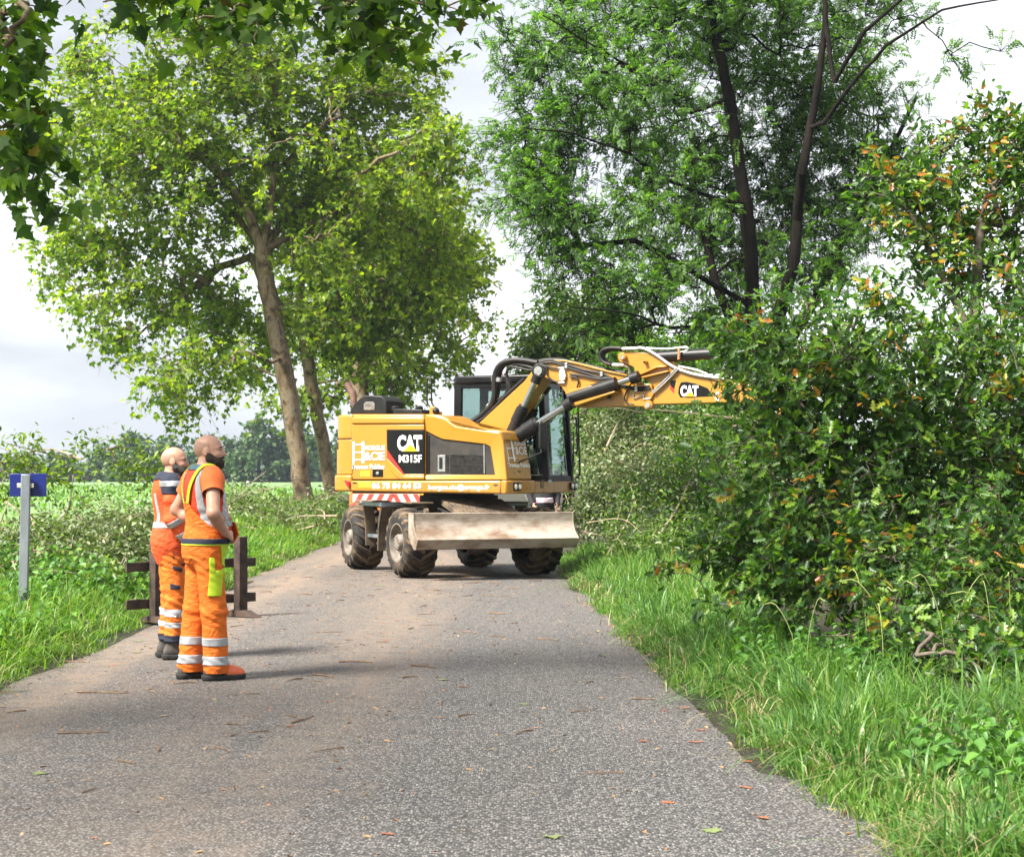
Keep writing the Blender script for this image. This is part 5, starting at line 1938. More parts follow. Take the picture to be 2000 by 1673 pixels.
# road sign seen from behind
MB.org = PX(47, 1165, 18.0)
MB.org[2] = float(gz(MB.org[0], MB.org[1]))
sg = empty('road_sign', MB.org, label='small blue sign plate seen from behind on a grey post in the verge', category='sign')
galv = surf('galvanised_post', (0.24, 0.265, 0.29), (0.15, 0.17, 0.19), scale=7, rough=0.5, metal=0.4, stretch=(1, 1, .3))
blue = surf('sign_blue', (0.008, 0.018, 0.17), (0.010, 0.022, 0.14), scale=3, rough=0.35)
a, b_ = MB.org + [-.012, 0, -.1], PX(51, 926, 18.0)
mb = MB()
d = unit(b_ - a)
sx = unit(np.cross([0, 1, 0], d))
mb.box((a + b_) / 2, (.092, .05, np.linalg.norm(b_ - a)), (sx, [0, 1, 0], d))
mb.build('post', galv, sg, bevel=.008, seg=3)
c = PX(55, 947, 18.06)
mb = MB()
mb.box(c, (.362, .02, .232), (unit(np.array([1, .12, 0])), unit(np.array([-.12, 1, 0])), HZ))
pl_ = mb.build('sign_plate', blue, sg, bevel=.004)
mb = MB()
mb.box(c + [-.012, -.055, -.005], (.17, .02, .045))
mb.box(c + [-.012, -.03, -.005], (.14, .05, .02))
mb.build('clamp', surf('clamp_steel', (0.5, 0.48, 0.4), (0.4, 0.38, 0.33), rough=.5, metal=.4), sg, bevel=.004)
MB.org = np.zeros(3)

# works van parked behind the excavator
MB.org = PX(763, 1077, 37.0)
MB.org[2] = 0.0
vo = MB.org.copy()
van = empty('van', vo, label='orange works van with red and white striped back parked behind the excavator', category='van')
vor = surf('van_orange', (0.62, 0.14, 0.02), (0.58, 0.12, 0.02), scale=3, rough=0.3, coat=.4)
vwh = surf('van_white', (0.5, 0.49, 0.47), (0.42, 0.40, 0.38), scale=3, rough=0.35)
stripe_m = surf('faded_red_stripe', (0.42, 0.06, 0.04), (0.34, 0.05, 0.035), scale=8, rough=0.5)
vd = unit(np.array([.12, 1, 0]))
vr = np.array([vd[1], -vd[0], 0])
def VB(r, f, z):
    return vo + vr * r + vd * f + HZ * z
prof = [(0, .38), (0, 1.0), (.06, 1.35), (.22, 1.85), (.34, 1.93), (2.6, 1.93), (3.3, 1.30), (4.1, 1.12), (4.25, .85), (4.25, .38)]
mb = MB()
mb.prism([VB(-.88, f, z) for f, z in prof], [VB(.88, f, z) for f, z in prof])
mb.build('body', vor, van, bevel=.05, seg=3)
mb = MB()
mb.prism([VB(r, -.012, z) for r, z in ((-.80, .98), (.80, .98), (.80, 1.16), (-.80, 1.16))], [VB(r, .03, z) for r, z in ((-.80, .98), (.80, .98), (.80, 1.16), (-.80, 1.16))])
st = mb.build('stripe_board', vwh, van)
for k in range(7):
    x = -.76 + k * .22
    sgn = .09 if k < 4 else -.09
    A = [VB(x, -.016, .985), VB(x + .10, -.016, .985), VB(x + .10 + sgn, -.016, 1.155), VB(x + sgn, -.016, 1.155)]
    mb = MB()
    mb.prism(A, [p + vd * .003 for p in A])
    mb.build('red_stripe', stripe_m, st, smooth_angle=None)
mb = MB()
mb.prism([VB(r, .05 + (z - 1.25) * .35, z) for r, z in ((-.7, 1.3), (.7, 1.3), (.66, 1.75), (-.66, 1.75))], [VB(r, .03 + (z - 1.25) * .35, z) for r, z in ((-.7, 1.3), (.7, 1.3), (.66, 1.75), (-.66, 1.75))])
mb.build('rear_window', glossb, van)
for s in (-1, 1):
    mb = MB()
    mb.box(VB(s * .80, -.01, .82), (.12, .04, .26), (vr, vd, HZ))
    mb.build('tail_light', redm, van, bevel=.01)
    for f in (.75, 3.35):
        mb = MB()
        mb.lathe([(-.10, .18), (-.10, .29), (-.06, .32), (.06, .32), (.10, .29), (.10, .18), (.08, .17), (.08, .001)], VB(s * .76, f, .32), vr * s, vd, 28)
        mb.build('wheel', rubber, van)
mb = MB()
mb.box(VB(0, -.06, .48), (1.7, .14, .2), (vr, vd, HZ))
mb.build('bumper', vwh, van, bevel=.03)
mb = MB()
mb.lathe([(0, .09), (.08, .085), (.10, .0005)], VB(.70, -.03, 1.14), -vd, vr, 18)
mb.build('amber_lamp', amber, van)
MB.org = np.zeros(3)

# white marker posts at the far side of the field
for px, ln in ((484, 'just right of the front worker'), (549, 'midway from worker to plane trunk'), (631, 'between the two plane trunks')):
    b0 = PX(px, 950, 150)
    b0[2] = float(gz(b0[0], b0[1])) + .05
    mb = MB()
    MB.org = b0
    mb.box(b0 + [0, 0, .25], (.24, .16, .5))
    mb.hexa([b0 + [-.12, -.08, .5], b0 + [.12, -.08, .5], b0 + [.12, .08, .5], b0 + [-.12, .08, .5], b0 + [-.05, -.03, .62], b0 + [.05, -.03, .62], b0 + [.05, .03, .62], b0 + [-.05, .03, .62]])
    o = mb.build('marker_post', vwh, None)
    o.location = [float(q) for q in b0]
    tag(o, 'tiny white marker post in the far field ' + ln, 'post', 'white posts in the field')
MB.org = np.zeros(3)

# ------------------------------------------------------------------ plants
def leaf_template(half, fold=0.18, cup=0.12):
    """leaf outline from its right half, creased along the midrib, tip curling down"""
    R = [(x, y) for x, y in half]
    inner = R[1:-1]
    V = [(0, y0, 0) for y0 in (R[0][1], R[-1][1])] + [(x, y, 0) for x, y in inner] + [(-x, y, 0) for x, y in inner]
    V = np.array(V, float)
    V[:, 2] = fold * np.abs(V[:, 0]) - cup * V[:, 1] ** 2
    k = len(inner)
    F = [[0] + [2 + i for i in range(k)] + [1], [1] + [2 + k + i for i in range(k)][::-1] + [0]]
    return V, F


PLANE_LEAF = leaf_template([(0, 0), (0.10, -0.07), (0.30, -0.10), (0.47, 0.02), (0.34, 0.14), (0.46, 0.26), (0.66, 0.40), (0.46, 0.42), (0.36, 0.50), (0.26, 0.50), (0.24, 0.68), (0.14, 0.78), (0, 1.05)], 0.2, 0.2)
FAR_LEAF = leaf_template([(0, 0), (0.42, 0.02), (0.5, 0.45), (0.2, 0.5), (0, 1)], 0.2, 0.2)
OAK_LEAF = leaf_template([(0, 0), (0.18, 0.20), (0.08, 0.32), (0.29, 0.44), (0.11, 0.54), (0.34, 0.72), (0.13, 0.78), (0.16, 0.95), (0, 1)], 0.2, 0.2)
SIMPLE_LEAF = leaf_template([(0, 0), (0.2, 0.3), (0.19, 0.62), (0, 1)], 0.25, 0.2)
NETTLE_LEAF = leaf_template([(0, 0), (0.26, 0.12), (0.34, 0.34), (0.22, 0.66), (0, 1)], 0.25, 0.3)


def ash_template():
    V, F = [], []
    def leaflet(o, d, L, w):
        o, d = np.array(o, float), np.array(d, float)
        s = np.array([-d[1], d[0], 0])
        b = len(V)
        for p in (o, o + d * L * 0.45 + s * w + [0, 0, 0.02], o + d * L + [0, 0, -0.05], o + d * L * 0.45 - s * w + [0, 0, 0.02]):
            V.append(p + np.array([0, 0, -0.16 * p[1] ** 2]))
        F.append([b, b + 1, b + 2, b + 3])
    for y in (0.22, 0.42, 0.62, 0.8):
        for s in (-1, 1):
            leaflet((0, y, 0), unit(np.array([s * 0.85, 0.55, -0.1])), 0.36, 0.085)
    leaflet((0, 0.85, 0), (0, 1, -0.15), 0.38, 0.08)
    return np.array(V), F


ASH_LEAF = ash_template()


def frames(d, n):
    d = unit(d)
    s = unit(np.cross(d, n))
    n = np.cross(s, d)
    return np.stack([s, d, n], -1)                         # columns


def leaves(name, tpl, pos, R, scale):
    TV, TF = tpl
    N, k = len(pos), len(TV)
    V = np.einsum('nij,kj->nki', R, TV) * np.asarray(scale).reshape(-1, 1, 1) + pos[:, None, :]
    fl = np.concatenate([np.array(f) for f in TF])
    L = (fl[None, :] + (np.arange(N) * k)[:, None]).ravel()
    S = np.tile([len(f) for f in TF], N)
    return mesh_np(name, V.reshape(-1, 3), L, S)


def rand_frames(N, rng, up=0.8, droop=0.4):
    d = rng.normal(size=(N, 3))
    d[:, 2] = d[:, 2] * 0.6 - droop
    n = rng.normal(size=(N, 3)) * 0.7
    n[:, 2] = np.abs(n[:, 2]) + up
    return frames(d, n)


def lobe_points(lobes, n, rng, outer=0.42, gap=0.0, gscale=0.5, minz=None):
    """random points in a union of ellipsoids, denser towards the outside"""
    w = np.array([np.prod(l[1]) ** 0.75 * (l[2] if len(l) > 2 else 1) for l in lobes])
    out = []
    while len(out) < n:
        m = max(64, n)
        idx = rng.choice(len(lobes), m, p=w / w.sum())
        d = unit(rng.normal(size=(m, 3)))
        r = rng.random(m) ** outer
        C = np.array([lobes[i][0] for i in idx])
        A = np.array([lobes[i][1] for i in idx])
        P = C + d * A * r[:, None]
        keep = np.ones(m, bool)
        if gap > 0:
            keep &= vnoise(P, gscale) > gap
        if minz is not None:
            keep &= P[:, 2] > minz
        out += list(P[keep])
    return np.array(out[:n])


def skeleton(guides, targets, rng, sag=0.1, grad=None):
    """nodes and parents: guide polylines first, then each target joined to the nearest node"""
    nodes, par, omap, floor = [], [], [], []
    for gi, (g, at) in enumerate(guides):
        prev = None if at is None else omap[at]
        gr = np.linspace(*grad[gi], len(g)) if grad is not None else np.zeros(len(g))
        for pi, p in enumerate(g):
            p = np.array(p, float)
            if prev is not None:                             # crooked in-between nodes
                q, n_ = nodes[prev].copy(), 3
                f0 = floor[prev] if pi else gr[0]
                for t in range(1, n_):
                    nodes.append(q + (p - q) * t / n_ + rng.normal(size=3) * 0.012 * np.linalg.norm(p - q))
                    par.append(prev)
                    floor.append(f0 + (gr[pi] - f0) * t / n_)
                    prev = len(nodes) - 1
            nodes.append(p)
            par.append(-1 if prev is None else prev)
            floor.append(gr[pi])
            prev = len(nodes) - 1
            omap.append(prev)
    N0 = np.array(nodes)
    d0 = np.array([np.min(np.linalg.norm(N0 - t, axis=1)) for t in targets])
    tips = []
    buf = np.zeros((len(nodes) + len(targets) * 3, 3))
    buf[:len(nodes)] = N0
    cnt = len(nodes)
    for t in np.array(targets)[np.argsort(d0)]:
        D = np.linalg.norm(buf[:cnt] - t, axis=1) + 0.35 * np.maximum(0, buf[:cnt, 2] - t[2])
        p = int(np.argmin(D))
        a = buf[p]
        L = np.linalg.norm(t - a)
        for f in (0.36, 0.7, 1.0):
            q = a + (t - a) * f + rng.normal(size=3) * L * 0.07 * (f < 1) + np.array([0, 0, sag * L * math.sin(math.pi * f)])
            buf[cnt] = q
            par.append(p)
            p = cnt
            cnt += 1
        tips.append(cnt - 1)
    skeleton.floor = np.array(floor)
    return buf[:cnt], np.array(par), tips


def branch_mesh(name, nodes, par, tips, R0, material, parent, floor=None, expo=2.35, rmin=0.008, sides=5, keep=None, flare=1.25):
    w = np.zeros(len(nodes))
    w[tips] = 1
    for i in range(len(nodes) - 1, -1, -1):
        if par[i] >= 0:
            w[par[i]] += w[i]
    w = np.maximum(w, 0.5)
    r = np.maximum(rmin, R0 * (w / w[0]) ** (1 / expo))
    if floor is not None:
        r[:len(floor)] = np.maximum(r[:len(floor)], floor)
    r[0] *= flare
    V, L = [], []
    ang = np.arange(sides) * 2 * math.pi / sides
    ca, sa = np.cos(ang), np.sin(ang)
    idx = [i for i in range(len(nodes)) if par[i] >= 0]
    a, b = nodes[par[idx]], nodes[idx]
    ra, rb = np.minimum(r[par[idx]], r[idx] * 1.35), r[idx]
    first = np.array([par[i] == 0 for i in idx])
    ra = np.where(first, r[par[idx]], ra)
    T = unit(b - a)
    up = np.where(np.abs(T[:, 2:3]) < 0.85, np.array([[0, 0, 1.0]]), np.array([[1.0, 0, 0]]))
    u = unit(np.cross(T, up))
    v = np.cross(T, u)
    ring = u[:, None, :] * ca[None, :, None] + v[:, None, :] * sa[None, :, None]
    A = (a - T * (ra * 0.25)[:, None])[:, None, :] + ring * ra[:, None, None]
    B = (b + T * (rb * 0.25)[:, None])[:, None, :] + ring * rb[:, None, None]
    V = np.concatenate([A, B], 1).reshape(-1, 3)
    k = np.arange(sides)
    q = np.stack([k, (k + 1) % sides, sides + (k + 1) % sides, sides + k], -1).ravel()
    L = (q[None, :] + (np.arange(len(idx)) * 2 * sides)[:, None]).ravel()
    me = mesh_np(name, V - MB.org, L, np.full(len(idx) * sides, 4))
    return obj(name, me, material, parent, smooth_angle=180), r


def clusters(C, per, sig, rng, flat=0.7):
    idx = np.repeat(np.arange(len(C)), per)
    off = rng.normal(size=(len(idx), 3)) * sig
    off[:, 2] *= flat
    return C[idx] + off


def sprays(C, ctr, ntw, per, L, rng, jit, out=0.7, droop=0.25):
    """leafy twigs: from each point a few shoots, leaves along them; returns leaf places, pointing, twig ends"""
    n = len(C)
    d = unit(unit(C - ctr)[:, None, :] * out + rng.normal(size=(n, ntw, 3)) * 0.7 + np.array([0, 0, 0.05]))
    Ls = L * rng.uniform(0.5, 1.25, (n, ntw, 1))
    t = rng.random((n, ntw, per, 1)) ** 0.75
    P = C[:, None, None, :] + d[:, :, None, :] * Ls[:, :, None, :] * t + rng.normal(size=(n, ntw, per, 3)) * jit
    P[..., 2] -= droop * L * t[..., 0] ** 2
    D = np.repeat(d[:, :, None, :], per, 2) * 0.5 + rng.normal(size=(n, ntw, per, 3)) * 0.55
    B = C[:, None, :] + d * Ls
    B[..., 2] -= droop * L
    return P.reshape(-1, 3), D.reshape(-1, 3), np.repeat(C, ntw, 0), B.reshape(-1, 3)


def twig_mesh(name, A, B, r, material, parent, org):
    T = unit(B - A)
    up = np.where(np.abs(T[:, 2:3]) < 0.85, np.array([[0, 0, 1.0]]), np.array([[1.0, 0, 0]]))
    u = unit(np.cross(T, up))
    v = np.cross(T, u)
    ang = np.arange(3) * 2 * math.pi / 3
    ring = u[:, None, :] * np.cos(ang)[None, :, None] + v[:, None, :] * np.sin(ang)[None, :, None]
    V = np.concatenate([A[:, None, :] + ring * r, B[:, None, :] + ring * r * 0.4], 1).reshape(-1, 3) - org
    q = np.array([0, 1, 4, 3, 1, 2, 5, 4, 2, 0, 3, 5])
    L = (q[None, :] + (np.arange(len(A)) * 6)[:, None]).ravel()
    o = obj(name, mesh_np(name, V, L, np.full(len(A) * 3, 4)), material, parent)
    o['kind'] = 'stuff'
    return o


# colours of leaves
plane_m = leaf_mat('plane_leaf', [(0.05, 0.105, 0.016), (0.105, 0.185, 0.02), (0.185, 0.28, 0.024), (0.30, 0.38, 0.028)], 0.58, 0.42, (1.7, 1.7, 0.48))
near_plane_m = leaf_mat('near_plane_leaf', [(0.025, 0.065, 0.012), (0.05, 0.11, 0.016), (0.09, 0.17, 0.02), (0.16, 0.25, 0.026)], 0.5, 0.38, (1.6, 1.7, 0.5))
ash_m = leaf_mat('ash_leaf', [(0.03, 0.078, 0.020), (0.055, 0.125, 0.027), (0.09, 0.185, 0.034), (0.16, 0.28, 0.05)], 0.48, 0.45, (1.6, 1.8, 0.5), 0.35)
oak_m = leaf_mat('oak_leaf', [(0.016, 0.05, 0.012), (0.036, 0.095, 0.017), (0.075, 0.165, 0.020), (0.17, 0.28, 0.025)], 0.38, 0.42, (1.5, 1.8, 0.45), 0.5)
oak_new_m = leaf_mat('oak_shoot_leaf', [(0.16, 0.22, 0.02), (0.26, 0.27, 0.02), (0.36, 0.27, 0.02), (0.38, 0.16, 0.02), (0.30, 0.09, 0.03)], 0.35, 0.35, (1.1, 1.0, 0.7), 0.5)
brush_m = leaf_mat('wilted_leaf', [(0.08, 0.115, 0.045), (0.14, 0.18, 0.08), (0.21, 0.25, 0.125), (0.34, 0.37, 0.24)], 0.35, 0.5, (1.2, 1.3, 0.7))
brush_green_m = leaf_mat('hedge_leaf', [(0.04, 0.085, 0.018), (0.08, 0.15, 0.03), (0.13, 0.21, 0.03), (0.20, 0.27, 0.04)], 0.4, 0.42, (1.3, 1.4, 0.5))
far_m = leaf_mat('far_leaf', [(0.03, 0.065, 0.022), (0.05, 0.10, 0.03), (0.085, 0.15, 0.04)], 0.3, 0.6, (1.3, 1.4, 0.6))
grass_m = leaf_mat('grass_blade', [(0.04, 0.11, 0.02), (0.07, 0.175, 0.026), (0.105, 0.23, 0.034), (0.165, 0.30, 0.05), (0.24, 0.30, 0.09)], 0.4, 0.45, (1.3, 1.5, 0.5), 0.35)
grass_left_m = leaf_mat('lush_grass_blade', [(0.045, 0.12, 0.018), (0.09, 0.20, 0.022), (0.15, 0.28, 0.028), (0.24, 0.35, 0.05)], 0.4, 0.45, (1.3, 1.5, 0.5))
nettle_m = leaf_mat('nettle_leaf', [(0.05, 0.14, 0.03), (0.08, 0.20, 0.035), (0.13, 0.27, 0.045)], 0.35, 0.5, (1.2, 1.4, 0.5))
dead_m = leaf_mat('dry_leaf', [(0.16, 0.08, 0.04), (0.30, 0.16, 0.06), (0.42, 0.30, 0.16), (0.34, 0.10, 0.03)], 0.1, 0.7, (1, 1, 1))


def plane_bark():
    m, nt, b = new_mat('plane_bark')
    v = objco(nt, (1, 1, 0.6))
    n = noise(nt, 3.2, 5, 0.62, v, 0.6)
    r = ramp(nt, [(0.34, (0.03, 0.022, 0.015)), (0.43, (0.085, 0.055, 0.03)), (0.5, (0.17, 0.115, 0.06)), (0.56, (0.22, 0.18, 0.12)), (0.66, (0.07, 0.05, 0.03))])
    r.color_ramp.interpolation = 'LINEAR'
    nt.links.new(n.outputs['Fac'], r.inputs['Fac'])
    nt.links.new(r.outputs['Color'], b.inputs['Base Color'])
    b.inputs['Roughness'].default_value = 0.85
    bp = nt.nodes.new('ShaderNodeBump')
    bp.inputs['Strength'].default_value = 0.8
    bp.inputs['Distance'].default_value = 0.03
    nt.links.new(n.outputs['Fac'], bp.inputs['Height'])
    nt.links.new(bp.outputs['Normal'], b.inputs['Normal'])
    return m


plane_bark_m = plane_bark()
ash_bark_m = surf('ash_bark', (0.006, 0.005, 0.004), (0.016, 0.013, 0.010), scale=3, stretch=(2, 2, 0.4), rough=0.95, spec=0.1, bump=1.0, bscale=14)
oak_bark_m = surf('oak_bark', (0.07, 0.055, 0.04), (0.15, 0.12, 0.09), scale=6, rough=0.95, bump=0.8, bscale=30)
stick_m = surf('cut_stick', (0.20, 0.15, 0.10), (0.36, 0.29, 0.20), scale=8, rough=0.9, bump=0.4)


def PL(lst, Y, rd=1.0):
    """lobes given as photograph pixels: (px, py, rx, ry, depth offset, weight)"""
    out = []
    for l in lst:
        px, py, rx, ry = l[:4]
        y = Y + (l[4] if len(l) > 4 else 0)
        out.append((PX(px, py, y), np.array([rx / FPX * y, rd * (rx + ry) / 2 / FPX * y, ry / FPX * y]), l[5] if len(l) > 5 else 1))
    return out


def PG(pts, Y):
    return [PX(p[0], p[1], Y + (p[2] if len(p) > 2 else 0)) for p in pts]


def make_tree(name, label, guides, lobes, R0, tpl, mats, ncl, per, sig, size, seed, expo=2.35, gap=0.0, gscale=0.4, outer=0.42, minz=None, droop=0.4, up=0.8, group=None, rmin=0.012, base=None, grad=None):
    rng = np.random.default_rng(seed)
    org = np.array(guides[0][0][0], float)
    org[2] = float(gz(org[0], org[1])) - 0.05
    guides[0][0][0][:] = org
    MB.org = org
    root = empty(name, org, label=label, category='tree', group=group)
    C = lobe_points(lobes, ncl, rng, outer, gap, gscale, minz)
    nodes, par, tips = skeleton(guides, C, rng, grad=grad)
    fl = skeleton.floor
    branch_mesh('trunk', nodes, par, tips, R0, mats[0], root, rmin=rmin, expo=expo, floor=fl)
    ntw = 5
    P, D, A, B = sprays(C, np.mean(C, 0), ntw, max(2, per // ntw), sig * 2.1, rng, sig * 0.2, droop=0.15 + 0.3 * droop)
    D[:, 2] -= droop
    nn = rng.normal(size=P.shape) * 0.6
    nn[:, 2] = np.abs(nn[:, 2]) + up
    sc = size * rng.uniform(0.65, 1.15, len(P))
    o = obj('crown', leaves('crown', tpl, P - org, frames(D, nn), sc), mats[1], root)
    o['kind'] = 'stuff'
    twig_mesh('twigs', A, B, rmin * 0.7, mats[0], root, org)
    MB.org = np.zeros(3)
    return root


# --- the plane trees along the left verge
g1 = [([*PG([(596, 992), (585, 900), (565, 780), (540, 660), (520, 560), (512, 490)], 55)], None)]
g1 += [(PG([(480, 400, 0), (430, 340, 0), (370, 285, 0), (320, 235, .5)], 55), 5),
       (PG([(528, 420, 0), (532, 350, 0), (545, 260, .5), (535, 170, 0), (520, 90, 0)], 55), 5),
       (PG([(560, 425, 1), (600, 385, 1.5), (650, 330, 2), (690, 235, 2.5), (740, 150, 3)], 55), 5),
       (PG([(470, 430, 1), (420, 385, 2), (350, 395, 3), (250, 420, 3.5)], 55), 5),
       (PG([(545, 330, 1), (610, 270, 0), (680, 190, -1)], 55), 8),
       (PG([(575, 455, 1), (640, 420, 1.5), (700, 390, 2)], 55), 5),
       (PG([(490, 500, 1), (430, 520, 1.5), (380, 560, 1)], 55), 4)]
l1 = PL([(500, 330, 300, 230), (270, 330, 200, 190, -1), (160, 480, 105, 95, 0), (260, 570, 120, 110, -1), (350, 720, 85, 95, -3), (700, 330, 220, 210, 1),
         (850, 290, 100, 110, -3), (640, 560, 170, 140, 1), (480, 110, 350, 120), (170, 190, 120, 100, 1), (450, 590, 150, 130, 2), (855, 470, 90, 120, 2), (740, 150, 150, 110, 2), (420, 700, 60, 60, -3)], 55, 0.8)
make_tree('plane_tree', 'nearest leaning plane tree of the left row, with mottled bark and a huge yellow-green crown', g1, l1, 0.30, FAR_LEAF, (plane_bark_m, plane_m), 1300, 36, 0.42, 0.185, 11, expo=2.1, grad=[(.30, .20), (.10, .04), (.10, .03), (.10, .03), (.09, .03), (.06, .02), (.07, .03), (.06, .03)], gap=0.36, gscale=0.5, group='plane trees lining the left verge')
g2 = [([*PG([(650, 982), (635, 890), (615, 780), (598, 690), (585, 600), (590, 520)], 66)], None)]
g2 += [(PG([(590, 690, 0), (560, 640, -1), (535, 580, -2), (500, 540, -3)], 66), 3), (PG([(640, 600), (700, 540), (760, 500)], 66), 4), (PG([(610, 440), (640, 350)], 66), 5)]
l2 = PL([(560, 760, 60, 70, -1), (640, 640, 130, 100), (760, 600, 150, 120, 1), (500, 690, 70, 60), (660, 450, 220, 160), (830, 500, 110, 110)], 66, 0.8)
make_tree('plane_tree', 'second plane tree of the left row, its slimmer trunk just behind the nearest one', g2, l2, 0.26, FAR_LEAF, (plane_bark_m, plane_m), 430, 34, 0.5, 0.24, 12, gap=0.34, gscale=0.5, group='plane trees lining the left verge')
g3 = [([*PG([(712, 985), (710, 880), (704, 780), (700, 710)], 78)], None)]
g3 += [(PG([(675, 640), (650, 560), (640, 470)], 78), 3), (PG([(718, 640), (750, 560), (790, 480)], 78), 3), (PG([(708, 640, -2), (712, 520, -3)], 78), 3)]
l3 = PL([(800, 650, 130, 95), (880, 630, 75, 65), (690, 640, 120, 90, 2), (760, 730, 80, 60, 1), (650, 760, 50, 40, 2), (760, 460, 180, 140), (900, 520, 50, 80)], 78, 0.8)
make_tree('plane_tree', 'farthest plane tree of the left row, forked trunk rising behind the yellow excavator', g3, l3, 0.42, FAR_LEAF, (plane_bark_m, plane_m), 430, 34, 0.55, 0.25, 13, gap=0.32, gscale=0.5, group='plane trees lining the left verge')

# --- the tall ash beyond the excavator
YA = 37.0
ga = [([*PG([(1492, 1040), (1488, 900), (1482, 780), (1478, 690)], YA)], None)]
ga += [(PG([(1472, 600), (1468, 500), (1458, 400), (1440, 290), (1425, 190), (1400, 80), (1380, -40)], YA), 3),
       (PG([(1520, 620, -1), (1548, 530, -1.5), (1558, 430, -1.5), (1566, 340, -2), (1582, 250, -2), (1600, 150, -2), (1612, 50, -2), (1610, -60, -2)], YA), 2),
       (PG([(1430, 640, 1), (1395, 540, 1.5), (1370, 430, 2), (1345, 300, 2)], YA), 3),
       (PG([(1590, 590, 1), (1640, 480, 1.5), (1690, 400, 2), (1740, 290, 2.5), (1790, 190, 3)], YA), 2),
       (PG([(1630, 160, -2.5), (1690, 60, -3), (1760, 0, -3)], YA), 17),
       (PG([(1610, 240, -2.5), (1660, 170, -3), (1730, 90, -3.5), (1840, 20, -4), (1950, 0, -4.5)], YA), 15),
       (PG([(1380, 380, -1), (1300, 350, -2), (1230, 300, -3), (1120, 260, -3.5), (1020, 250, -4)], YA), 6),
       (PG([(1400, 560, 0), (1320, 510, -.5), (1240, 470, -1), (1130, 480, -1.5), (1060, 500, -2)], YA), 4),
       (PG([(1350, 220, -1), (1270, 160, -2), (1160, 90, -3), (1060, 30, -3.5)], YA), 8),
       (PG([(1400, 640, -2), (1310, 640, -3), (1220, 610, -4), (1120, 600, -4.5)], YA), 3)]
la = PL([(1440, 150, 310, 210, 2.5), (1190, 180, 190, 170, -2), (1060, 330, 95, 150, -2), (1150, 420, 170, 120, -3), (1240, 580, 180, 110, -3), (1070, 470, 80, 80, -3), (1360, 430, 200, 170, 2.5),
         (1600, 300, 150, 220, 2.5), (1730, 330, 90, 110, 2), (1760, 200, 90, 60, 2, .4), (1040, 90, 80, 90, -2), (1350, -20, 320, 120), (1640, 40, 170, 100), (1300, 680, 130, 50, -3), (1560, 480, 120, 90, 1), (1420, 600, 80, 70, 1.5),
         (1880, 120, 80, 60, -3, .35), (1330, 300, 150, 130, -3, .6)], YA, 0.75)
make_tree('ash_tree', 'tall dark-stemmed ash tree with feathery green leaves above the excavator boom', ga, la, 0.30, ASH_LEAF, (ash_bark_m, ash_m), 1100, 20, 0.34, 0.25, 21, expo=1.45, gap=0.31, gscale=1.1, droop=-0.05, up=0.8, rmin=0.012, grad=[(.26, .18), (.12, .05), (.14, .05), (.09, .04), (.10, .04), (.05, .03), (.05, .015), (.035, .012), (.035, .012), (.035, .012), (.035, .012)])

# --- hazier trees further along the right side
def quick_tree(name, label, px, py, Y, lobes, R0, mat, ncl, per, sig, size, seed, group=None, bark=None):
    th = (py - min(l[1] for l in lobes)) * 0.8
    g = [(PG([(px, py), (px, py - th * .5), (px + 1, py - th)], Y), None)]
    return make_tree(name, label, g, PL(lobes, Y, 0.8), R0, SIMPLE_LEAF if size < 0.5 else (np.array([(0, 0, 0), (.4, .45, .05), (0, 1, -.1), (-.4, .45, .05)]), [[0, 1, 2, 3]]), (bark or ash_bark_m, mat), ncl, per, sig, size, seed, gap=0.25, gscale=0.35, group=group)


quick_tree('roadside_tree', 'pale blurred tree low in the gap left of the ash crown', 1110, 960, 62, [(1090, 640, 70, 70), (1170, 660, 90, 90), (1060, 700, 40, 50), (1250, 720, 90, 80)], 0.2, brush_green_m, 150, 60, 0.5, 0.26, 31)
quick_tree('roadside_tree', 'dark bushy tree behind the raised excavator boom', 1330, 980, 48, [(1330, 760, 120, 110), (1230, 790, 90, 80), (1430, 760, 90, 110), (1180, 850, 60, 70)], 0.2, ash_m, 170, 70, 0.5, 0.24, 32)

# --- far trees round the field
far_bark = ash_bark_m
ft = [(455, 310, 46, 52), (505, 300, 52, 66), (560, 305, 50, 60), (612, 315, 44, 46), (655, 312, 44, 50), (395, 330, 40, 44), (330, 335, 46, 44), (262, 330, 44, 50), (200, 340, 40, 36), (120, 350, 60, 28), (30, 350, 60, 26), (-60, 350, 60, 30), (1150, 300, 60, 50), (1240, 300, 60, 50)]
where = ['at the right shoulder of the front worker', 'tallest, right of the front worker', 'just left of the nearest plane trunk', 'between the two plane trunks', 'just left of the excavator tail', 'behind the head of the front worker',
         'behind the bald head of the rear worker', 'left of the rear worker', 'beyond the tall sprigs of the brush pile', 'low on the skyline behind the brush pile', 'above the blue sign', 'at the picture edge beyond the sign',
         'seen low behind the excavator cab', 'seen low behind the cut brush']
for k, (px, Y, rx, ry) in enumerate(ft):
    cy = 944 - ry
    quick_tree('field_tree', 'far green tree across the field, ' + where[k], px, 950, Y, [(px, cy, rx * .8, ry * .9), (px - rx * .5, cy + ry * .45, rx * .6, ry * .5), (px + rx * .5, cy + ry * .4, rx * .6, ry * .55), (px + rx * .1, cy - ry * .5, rx * .5, ry * .5)],
               0.3, far_m, 60, 30, 1.0, 1.0, 40 + k, group='far trees across the field')

